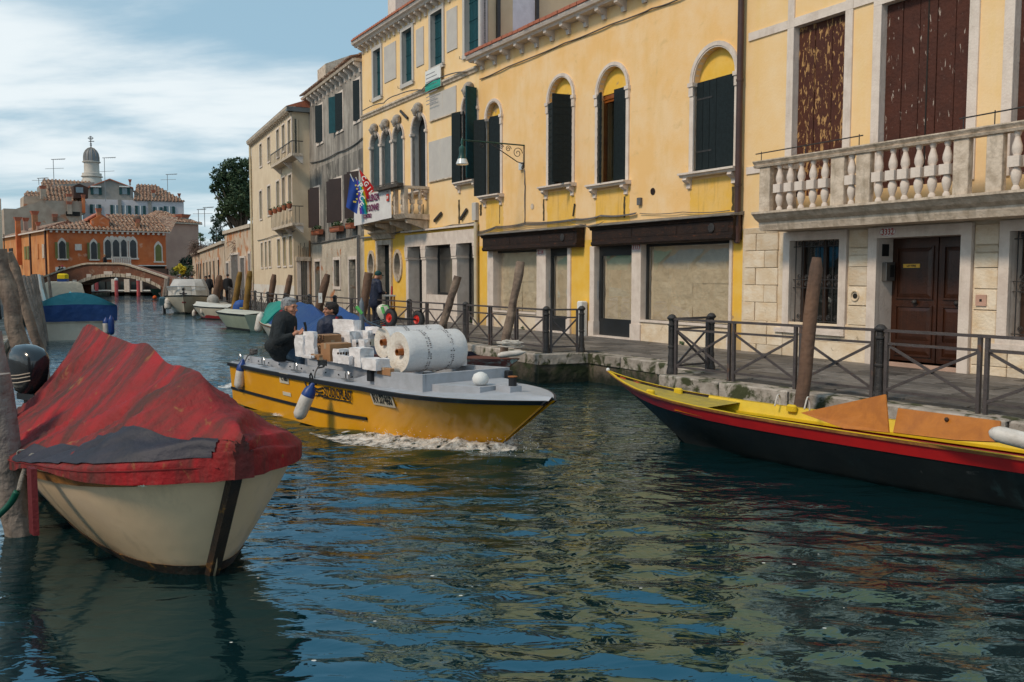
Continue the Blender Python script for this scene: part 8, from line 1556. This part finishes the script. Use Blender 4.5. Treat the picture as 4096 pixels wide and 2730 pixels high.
def stand(label,p,h,yaw,coat,leg,hair,long_=.45,step=.0,head_down=0.,cap=None,wid=1.,skinm=skin,vox=.02,arms='down'):
    t=T('person',label,'person',p,yaw); s=h/1.75; V=lambda x,y,z:(x*s,y*s*wid,z*s); pr=[('c',V(.02,0,1.55),V(0,0,1.42),.055*s,.06*s),('c',V(0,0,1.35),V(0,0,.95),.14*s,.13*s)]
    hx_=.03+head_down*.06; pr+=[('e',V(hx_,0,1.66-head_down*.03),(.095*s,.078*s,.115*s)),('e',V(hx_+.04,0,1.60-head_down*.05),(.06*s,.055*s,.06*s)),('c',V(hx_+.09,0,1.65-head_down*.06),V(hx_+.105,0,1.62-head_down*.06),.012*s,.016*s)]
    for sg in (-1,1):
        f=step*sg; pr+=[('c',V(0,.09*sg,.92),V(.10*f+.02,.09*sg,.50),.085*s,.06*s),('c',V(.10*f+.02,.09*sg,.50),V(.28*f-.04*abs(f),.09*sg,.09+.06*max(0,-f)),.058*s,.042*s),('c',V(.28*f-.03,.09*sg,.05+.05*max(0,-f)),V(.28*f+.14,.09*sg,.04),.042*s,.035*s)]
        if arms=='down': pr+=[('c',V(0,.19*sg,1.40),V(-.02,.24*sg,1.12),.05*s,.042*s),('c',V(-.02,.24*sg,1.12),V(.06-f*.1,.23*sg,.86),.04*s,.03*s),('e',V(.07-f*.1,.23*sg,.80),(.035*s,.022*s,.05*s))]
        else: pr+=[('c',V(0,.19*sg,1.40),V(.02,.23*sg,1.14),.05*s,.042*s),('c',V(.02,.23*sg,1.14),V(.24,.10*sg,1.10),.04*s,.03*s),('e',V(.27,.08*sg,1.10),(.05*s,.022*s,.035*s))]
    fuse('body',pr,skinm,t,.016*s if vox<.02 else vox,2)
    cp=[('c',V(0,0,1.36),V(0,0,1.45-long_-.1),.175*s,.19*s),('c',V(0,-.13,1.42),V(0,.13,1.42),.085*s,.085*s)]
    if long_>.6: cp+=[('c',V(0,-.05,1.0),V(0,-.06,1.45-long_),.17*s,.16*s),('c',V(0,.05,1.0),V(0,.06,1.45-long_),.17*s,.16*s)]
    for sg in (-1,1):
        f=step*sg
        if arms=='down': cp+=[('c',V(0,.19*sg,1.40),V(-.02,.25*sg,1.12),.075*s,.065*s),('c',V(-.02,.25*sg,1.12),V(.05-f*.1,.24*sg,.88),.062*s,.05*s)]
        else: cp+=[('c',V(0,.19*sg,1.40),V(.02,.24*sg,1.14),.078*s,.07*s),('c',V(.02,.24*sg,1.14),V(.20,.12*sg,1.10),.065*s,.05*s)]
    fuse('coat',cp,coat,t,max(.018,vox),3)
    lp=[]
    for sg in (-1,1): f=step*sg; lp+=[('c',V(0,.085*sg,.93),V(.10*f+.02,.09*sg,.50),.108*s,.08*s),('c',V(.10*f+.02,.09*sg,.50),V(.28*f-.04*abs(f),.09*sg,.13+.06*max(0,-f)),.078*s,.062*s)]
    fuse('trousers',lp,leg,t,max(.018,vox),2)
    for sg in (-1,1): f=step*sg; MB().ball(V(.28*f+.05,.09*sg,.05+.03*max(0,-f)),(.14*s,.052*s,.05*s),10,7).build('shoe',blackm,t,smooth=True)
    hm=cap or hair; MB().ball(V(hx_-.012,0,1.695-head_down*.03),(.108*s,.09*s,.095*s),14,9).build('cap' if cap else 'hair',hm,t,smooth=True)
    if cap: MB().ball(V(hx_+.11,0,1.67-head_down*.05),(.075*s,.07*s,.012*s),12,6).build('cap_peak',cap,t,smooth=True)
    return t
blkc=M('black_coat',(.014,.014,.017),b=.2,r=.9); grec=M('grey_coat',(.24,.25,.26),b=.2,r=.9); brnc=M('brown_coat',(.10,.05,.035),b=.2,r=.9)
fm=onz('C',330,1555,QZ); fm=Vector((fm.x,fm.y,QZ)); zq=26.6; fm=Vector(((q('C',325,0)[0]-2048)/FP*zq,zq,QZ))
stand('man in a green cap and navy coat standing with back turned at the yellow doorway',fm,1.79,R(38),navy,M('navy_trousers',(.012,.016,.028)),dhair,long_=.55,head_down=1.2,cap=M('green_cap',(.012,.07,.07),b=.1),arms='front',vox=.016,wid=1.05)
for k,x,yf,Z,h,yaw,coat,lb,st_,ln in (('F',1222,452,56.,1.74,R(100),blkc,'person in black walking away along the quay near the ochre poles',.8,.55),('F',975,0,63.,1.68,R(80),blkc,'person in black walking in front of the garden building, right of a pair',.5,.5),('F',930,0,64,1.62,R(260),brnc,'person in brown beside the one in black by the garden building',.4,.5),('F',740,0,72.,1.74,R(60),blkc,'person in a black coat behind the cruiser roof',.4,.6),('F',575,0,76,1.78,R(20),grec,'person in a light grey coat near the bushes by the bridge',.3,.55),('F',655,0,78,1.6,R(200),M('olive_coat',(.12,.11,.06)),'shorter person in olive between the grey and the black coat',.3,.5),('F',1125,0,58.5,1.66,R(270),brnc,'person in brown half hidden behind the brown pole',.3,.5)):
    xw=(q(k,x,0)[0]-2048)/FP*Z; stand(lb,(xw,Z,QZ),h,yaw,coat,blkc,dhair if 'grey' not in lb else ghair,long_=ln,step=st_,vox=.035)
for x,Z,h,coat,hr,lb in ((822,86.2,1.7,blkc,M('fair_hair',(.40,.26,.14)),'fair-haired person in black crossing the top of the bridge'),(466,86.2,1.66,blkc,dhair,'person in black on the left slope of the bridge'),(488,86.4,1.6,blkc,M('pink_hat',(.55,.03,.10)),'person in a pink hat on the left slope of the bridge')):
    p=atY('a',x,1040 if x>800 else 1135,Z); zt={822:1018,466:1110,488:1104}[x]; ztop=atY('a',x,zt,Z).z; stand(lb,(p.x,Z,ztop-h),h,0 if x<700 else R(180),coat,blkc,hr,vox=.035)
# stool and bags by the capped man
sp=Vector(((q('C',455,0)[0]-2048)/FP*27.2,27.2,QZ)); st_=T('stool','orange wooden stool with a red bag beneath beside the capped man','stool',sp,.5); ow=M('orange_stool_wood',(.5,.18,.03),b=.05); z1=atY('C',455,1195,27.2).z-QZ
MB().box(-.24,.24,-.17,.17,z1-.04,z1).build('seat',white,st_)
for x in (-.21,.21):
    for y in (-.14,.14): MB().box(x-.02,x+.02,y-.02,y+.02,0,z1-.04).build('leg',ow,st_)
for z in (.35,.6): MB().box(-.2,.2,-.155,-.135,z*z1,z*z1+.03).build('stretcher',ow,st_)
bg=T('bag','red bag on the paving under the orange stool','bag',sp+Vector((0,-.02,0))); MB().cbox(-.15,.15,-.1,.1,.0,.34,.04).build('body',M('red_bag',(.5,.015,.015),b=.2),bg); MB().tube([(-.07,0,.33),(-.05,0,.45),(.05,0,.45),(.07,0,.33)],.012,6).build('handle',blackm,bg)
bm_=Vector(((q('C',512,0)[0]-2048)/FP*27.4,27.4,QZ)); zb=atY('C',512,1085,27.4).z-QZ; tg_=T('folded_sign','red and yellow stick leaning by the green door','stick',bm_); MB().tube([(0,0,.2),(.02,.05,zb*.75)],.03,6).build('yellow_part',M('stick_yellow',(.75,.5,.02),b=0),tg_); MB().tube([(.02,.05,zb*.75),(.03,.06,zb)],.03,6).build('red_part',redp,tg_)
# weeds at the foot of the walls
rg=random.Random(12)
for i,(k,x,y) in enumerate((('C',1085,1515),('C',1200,1520),('C',1390,1545),('C',1530,1550),('f',1115,940),('f',1735,1118),('f',1880,1140),('O',850,1290))):
    p=onz(k,x,y,QZ) if k!='O' else onz(k,x,y,QZ); t=T('weed','small green weed tuft '+('left of the portico parapet','right of the portico parapet','beside the portico column','by the drainpipe foot','at the first shop pier','under the second shop window','at the right of the second shop plinth','under the first shop window')[i],'weed',p); m=MB(); leaves(m,(0,0,.05),(.10,.08,.06),50,.03,rg); m.build('leaves',leaf,t)
# ================= WATER
def boats_mask(x,y):
    """how calm the water is: behind hulls and close to the camera it lies flatter"""
    return np.clip((y-4.5)/9,.0,1.)
xs=[];x=-60.
while x<10.5:
    xs.append(x); x+= .055 if -9<x<7.2 else (.055+.012*(-9-x) if x<-9 else .2)
ysw=[];y=1.2
while y<122: ysw.append(y); y+=.022+.0042*y
X,Y=np.meshgrid(np.array(xs),np.array(ysw)); rng=np.random.default_rng(11); Z=np.zeros_like(X)
calm=boats_mask(X,Y)
# calmer lee at the left foreground beside the red boat, smoother strip in front of the rowing boat
leel=1/(1+np.exp(-(X+1.15+ .10*Y)*4)); amp=.50+.50*calm; amp=amp*(.16+.84*np.maximum(leel,1/(1+np.exp(-(Y-9.5)*1.6))))
gust=.75+.5*np.sin(X*.7+1.3*np.sin(Y*.33))*np.sin(Y*.45+1.)
for lam,a,n_ in ((2.3,.007,7),(1.25,.0052,10),(.72,.0058,14),(.43,.0064,22),(.27,.0042,26),(.17,.0014,18)):
    for i in range(n_):
        th=rng.normal(R(80),R(26)); k=2*PI/(lam*rng.uniform(.75,1.3)); ph=rng.uniform(0,2*PI); s_=np.sin(k*(X*np.cos(th)+Y*np.sin(th))+ph+.8*np.sin(.6*X+.5*Y+ph)); dens=np.clip(1-(.022+.0042*Y)*k/2.2,0,1) 
        Z+=a*(1.25/np.sqrt(n_/3.))*s_*dens*(1. if lam<1 else .8)
Z*=amp*(.85+.5*(gust-.75))
# wake of the cargo boat: diverging waves behind the stern and from the bow
bo=np.array([YB.location.x,YB.location.y]); ba=np.array([yb_a.x,yb_a.y]); bp_=np.array([ybp.x,ybp.y]); lx=((X-bo[0])*ba[0]+(Y-bo[1])*ba[1])/KS; ly=((X-bo[0])*bp_[0]+(Y-bo[1])*bp_[1])/KS
bowx=7.0; d=np.abs(ly)-(bowx-lx)*.36; on=np.exp(-(d/.55)**2)*np.clip((bowx-lx)/1.,0,1)*np.exp(-np.clip(bowx-lx,0,99)/9); Z+=.055*on*np.cos(d*5.); 
hgx=np.interp(lx,[r[0] for r in ys],[r[1]*.9 for r in ys],left=0,right=0); near=np.exp(-np.clip(np.abs(ly)-hgx,0,9)/.28)*((lx>3.2)&(lx<8)); Z+=near*.05*np.clip((lx-3.2)/2.5,0,1)
st_=(lx<0)*np.exp(-(ly/(1.+.12*np.abs(lx)))**2)*np.exp(lx/9); Z+=st_*.05*np.sin(lx*3.1+1.2*np.sin(ly*2))*np.cos(ly*2.3)
nr,nc=X.shape; verts=np.stack([X,Y,Z],-1).reshape(-1,3); idx=np.arange(nr*nc).reshape(nr,nc); faces=np.stack([idx[:-1,:-1],idx[:-1,1:],idx[1:,1:],idx[1:,:-1]],-1).reshape(-1,4)
me=bpy.data.meshes.new('water'); me.vertices.add(len(verts)); me.vertices.foreach_set('co',verts.ravel()); me.loops.add(faces.size); me.loops.foreach_set('vertex_index',faces.ravel()); me.polygons.add(len(faces)); me.polygons.foreach_set('loop_start',np.arange(0,faces.size,4)); me.polygons.foreach_set('loop_total',np.full(len(faces),4)); me.update(); me.shade_smooth()
wm_=bpy.data.materials.new('canal_water'); wm_.use_nodes=True; nt=wm_.node_tree; bs_=nt.nodes['Principled BSDF']; l=nt.links.new
bs_.inputs['Base Color'].default_value=(.003,.016,.018,1); bs_.inputs['Roughness'].default_value=.035; bs_.inputs['IOR'].default_value=2.3; bs_.inputs['Specular IOR Level'].default_value=.6; bs_.inputs['Specular Tint'].default_value=(.20,.72,1.,1)
tc=_n(nt,'ShaderNodeTexCoord'); mp=_n(nt,'ShaderNodeMapping'); mp.inputs['Scale'].default_value=(1.,1.9,1.); mp.inputs['Rotation'].default_value=(0,0,R(-12)); l(tc.outputs['Object'],mp.inputs[0]); n1=_n(nt,'ShaderNodeTexNoise'); n1.inputs['Scale'].default_value=3.4; n1.inputs['Detail'].default_value=3; n1.inputs['Roughness'].default_value=.45; n1.inputs['Distortion'].default_value=.5; l(mp.outputs[0],n1.inputs[0])
sp=_n(nt,'ShaderNodeSeparateXYZ'); l(tc.outputs['Object'],sp.inputs[0]); mr=_n(nt,'ShaderNodeMapRange'); mr.inputs[1].default_value=5.; mr.inputs[2].default_value=16.; mr.inputs[3].default_value=.22; mr.inputs[4].default_value=1.; l(sp.outputs[1],mr.inputs[0])
bu=_n(nt,'ShaderNodeBump'); bu.inputs['Distance'].default_value=.05; l(mr.outputs[0],bu.inputs['Strength']); l(n1.outputs[0],bu.inputs['Height']); l(bu.outputs[0],bs_.inputs['Normal'])
me.materials.append(wm_); wo=link('canal_water',me); wo['kind']='structure'
# foam at the bow and fenders
foam=bpy.data.materials.new('foam'); foam.use_nodes=True; nt=foam.node_tree; l=nt.links.new; b2_=nt.nodes['Principled BSDF']; b2_.inputs['Base Color'].default_value=(.72,.70,.66,1); b2_.inputs['Roughness'].default_value=.5; tc=_n(nt,'ShaderNodeTexCoord'); n1=_n(nt,'ShaderNodeTexNoise'); n1.inputs['Scale'].default_value=9; n1.inputs['Detail'].default_value=8; n1.inputs['Roughness'].default_value=.68; l(tc.outputs['Object'],n1.inputs[0]); mr=_n(nt,'ShaderNodeMapRange'); mr.inputs[1].default_value=.40; mr.inputs[2].default_value=.60; l(n1.outputs[0],mr.inputs[0]); l(mr.outputs[0],b2_.inputs['Alpha'])
bu=_n(nt,'ShaderNodeBump'); bu.inputs['Strength'].default_value=.8; bu.inputs['Distance'].default_value=.03; l(n1.outputs[0],bu.inputs['Height']); l(bu.outputs[0],b2_.inputs['Normal'])
Rm=YB.matrix_world; bpy.context.view_layer.update(); Rm=YB.matrix_world.copy()
wlx=[r[3] for r in ys]; wlh=[r[4] for r in ys]
def foamrow(x0,x1,side,wd,h,n=170,seed=0,layers=3):
    m=MB()
    for L_ in range(layers):
        P=[]
        for i in range(n+1):
            t=i/n; x=x0+(x1-x0)*t; hy=float(np.interp(x,wlx,wlh)) if x<6.8 else -.0; env=(t**.6)*min(1,(1-t)*7)**.6; row=[]
            for j in range(10):
                v=j/9; nz=mnoise.noise(Vector((x*4+seed+L_*9,v*2,L_)))+.5*mnoise.noise(Vector((x*10+seed,v*5,L_*3.)))
                row.append(tuple(Rm@Vector((x-.30*v+.06*nz,side*(hy-.05+wd*v*(.5+.6*env)*(1+.25*L_))+side*.03*nz,.015+h*env*(math.sin(PI*min(1,v*.9+.25))**.8)*(.5+.8*max(0,nz+.3))*(1-.25*L_)))))
            P.append(row)
        m.grid(P)
    return m
m=foamrow(4.3,7.35,-1,.62,.20); o=m.build('bow_foam',foam,None,smooth=True); o['kind']='stuff'; tag(o,'white foaming bow wave along the front of the cargo boat','foam')
m=foamrow(5.6,7.3,1,.5,.2,seed=5); o=m.build('bow_foam',foam,None,smooth=True); o['kind']='stuff'; tag(o,'white foam on the far side of the cargo boat bow','foam')
m=MB(); rg=random.Random(21)
for i in range(500):
    x=rg.uniform(5.,7.5); s_=-1 if rg.random()<.7 else 1; y=s_*(float(np.interp(x,wlx,wlh))+abs(rg.gauss(.2,.2))); p=Rm@Vector((x,y,.05+abs(rg.gauss(0,.10)))); s=rg.uniform(.003,.008); m.add([p+Vector((s,0,0)),p+Vector((-s,s,0)),p+Vector((-s,-s,0)),p+Vector((0,0,s*1.6))],[(0,1,2),(0,1,3),(1,2,3),(2,0,3)])
o=m.build('spray_drops',M('spray',(.8,.8,.8),r=.1,b=0),None); o['kind']='stuff'; tag(o,'scattered spray droplets over the bow wave','spray')
for k,x,y,Z,lb in (('c',500,975,12.7,'small foam patch where the middle fender touches the water'),('c',100,785,15.1,'small foam patch at the stern fender')):
    c=onz(k,x,y); m=MB(); P=[]
    for i in range(25):
        a=2*PI*i/24; P.append([(c.x+(.06+.26*v/7)*math.cos(a)*1.3,c.y+(.06+.26*v/7)*math.sin(a),.02+.09*(1-v/7)*(.5+abs(mnoise.noise(Vector((a*2,v,c.x))))*1.5)) for v in range(8)])
    o=m.grid(P).build('fender_foam',foam,None,smooth=True); o['kind']='stuff'; tag(o,lb,'foam')
# floating specks
m=MB(); 
for i in range(16): x_,y_=rg.uniform(-2.2,2.6),rg.uniform(3.2,7.5); s=rg.uniform(.004,.012); m.add([(x_+s*math.cos(t)*1.5,y_+s*math.sin(t),.022+0*t) for t in [0,1.2,2.5,3.7,5.]],[(0,1,2,3,4)])
o=m.build('floating_specks',M('foam_speck',(.7,.68,.62),b=0),None); o['kind']='stuff'; tag(o,'tiny pale specks drifting on the near water','debris')
# ================= HOUSES ACROSS THE CANAL (seen only mirrored in the shop windows and the water)
ob_=V2(-.9,0); od=V2(-.45,.893); A0=V2(-17.6,21.5)
def ophouse(s0,s1,h,mat,label,awn=None):
    P0=A0+od*s0; P1=A0+od*s1; t=T('opposite_house',label,'house',(P1.x,P1.y,0),math.atan2(-od.y,-od.x)); L_=s1-s0; MB().box(0,L_,-7,0,-.2,h).build('wall',mat,t)
    n=int(L_/2.2)
    for i in range(n):
        for z in (3.9,6.6):
            if z+1.6<h: x=(i+.5)*L_/n; o=MB().box(x-.45,x+.45,0,.04,z,z+1.5).build('window',greytl,t); MB().box(x-.55,x+.55,0,.08,z-.1,z).build('sill',stone,o)
        x=(i+.5)*L_/n; MB().box(x-.7,x+.7,0,.05,QZ,QZ+2.3).build('shutter',M('roller_shutter',(.45,.44,.40),(.35,.34,.31),b=.2),t)
        if awn: MB().prism([(0,QZ+3.0),(1.1,QZ+2.3),(1.1,QZ+2.0),(1.05,QZ+2.0),(1.05,QZ+2.27),(0,QZ+2.92)],x-.95,x+.95,'x').build('awning',awn,t)
    return t
awg=M('green_awning',(.02,.34,.22),b=.1); awb=M('blue_awning',(.05,.22,.34),b=.1)
ophouse(0,9.5,6.8,pinkp,'pink house across the canal with blue awnings',awb); ophouse(9.5,19,7.4,M('apricot_plaster',(.68,.40,.20),b=.05),'apricot house across the canal with green awnings',awg); ophouse(19,30,6.2,cream,'cream house across the canal',None)
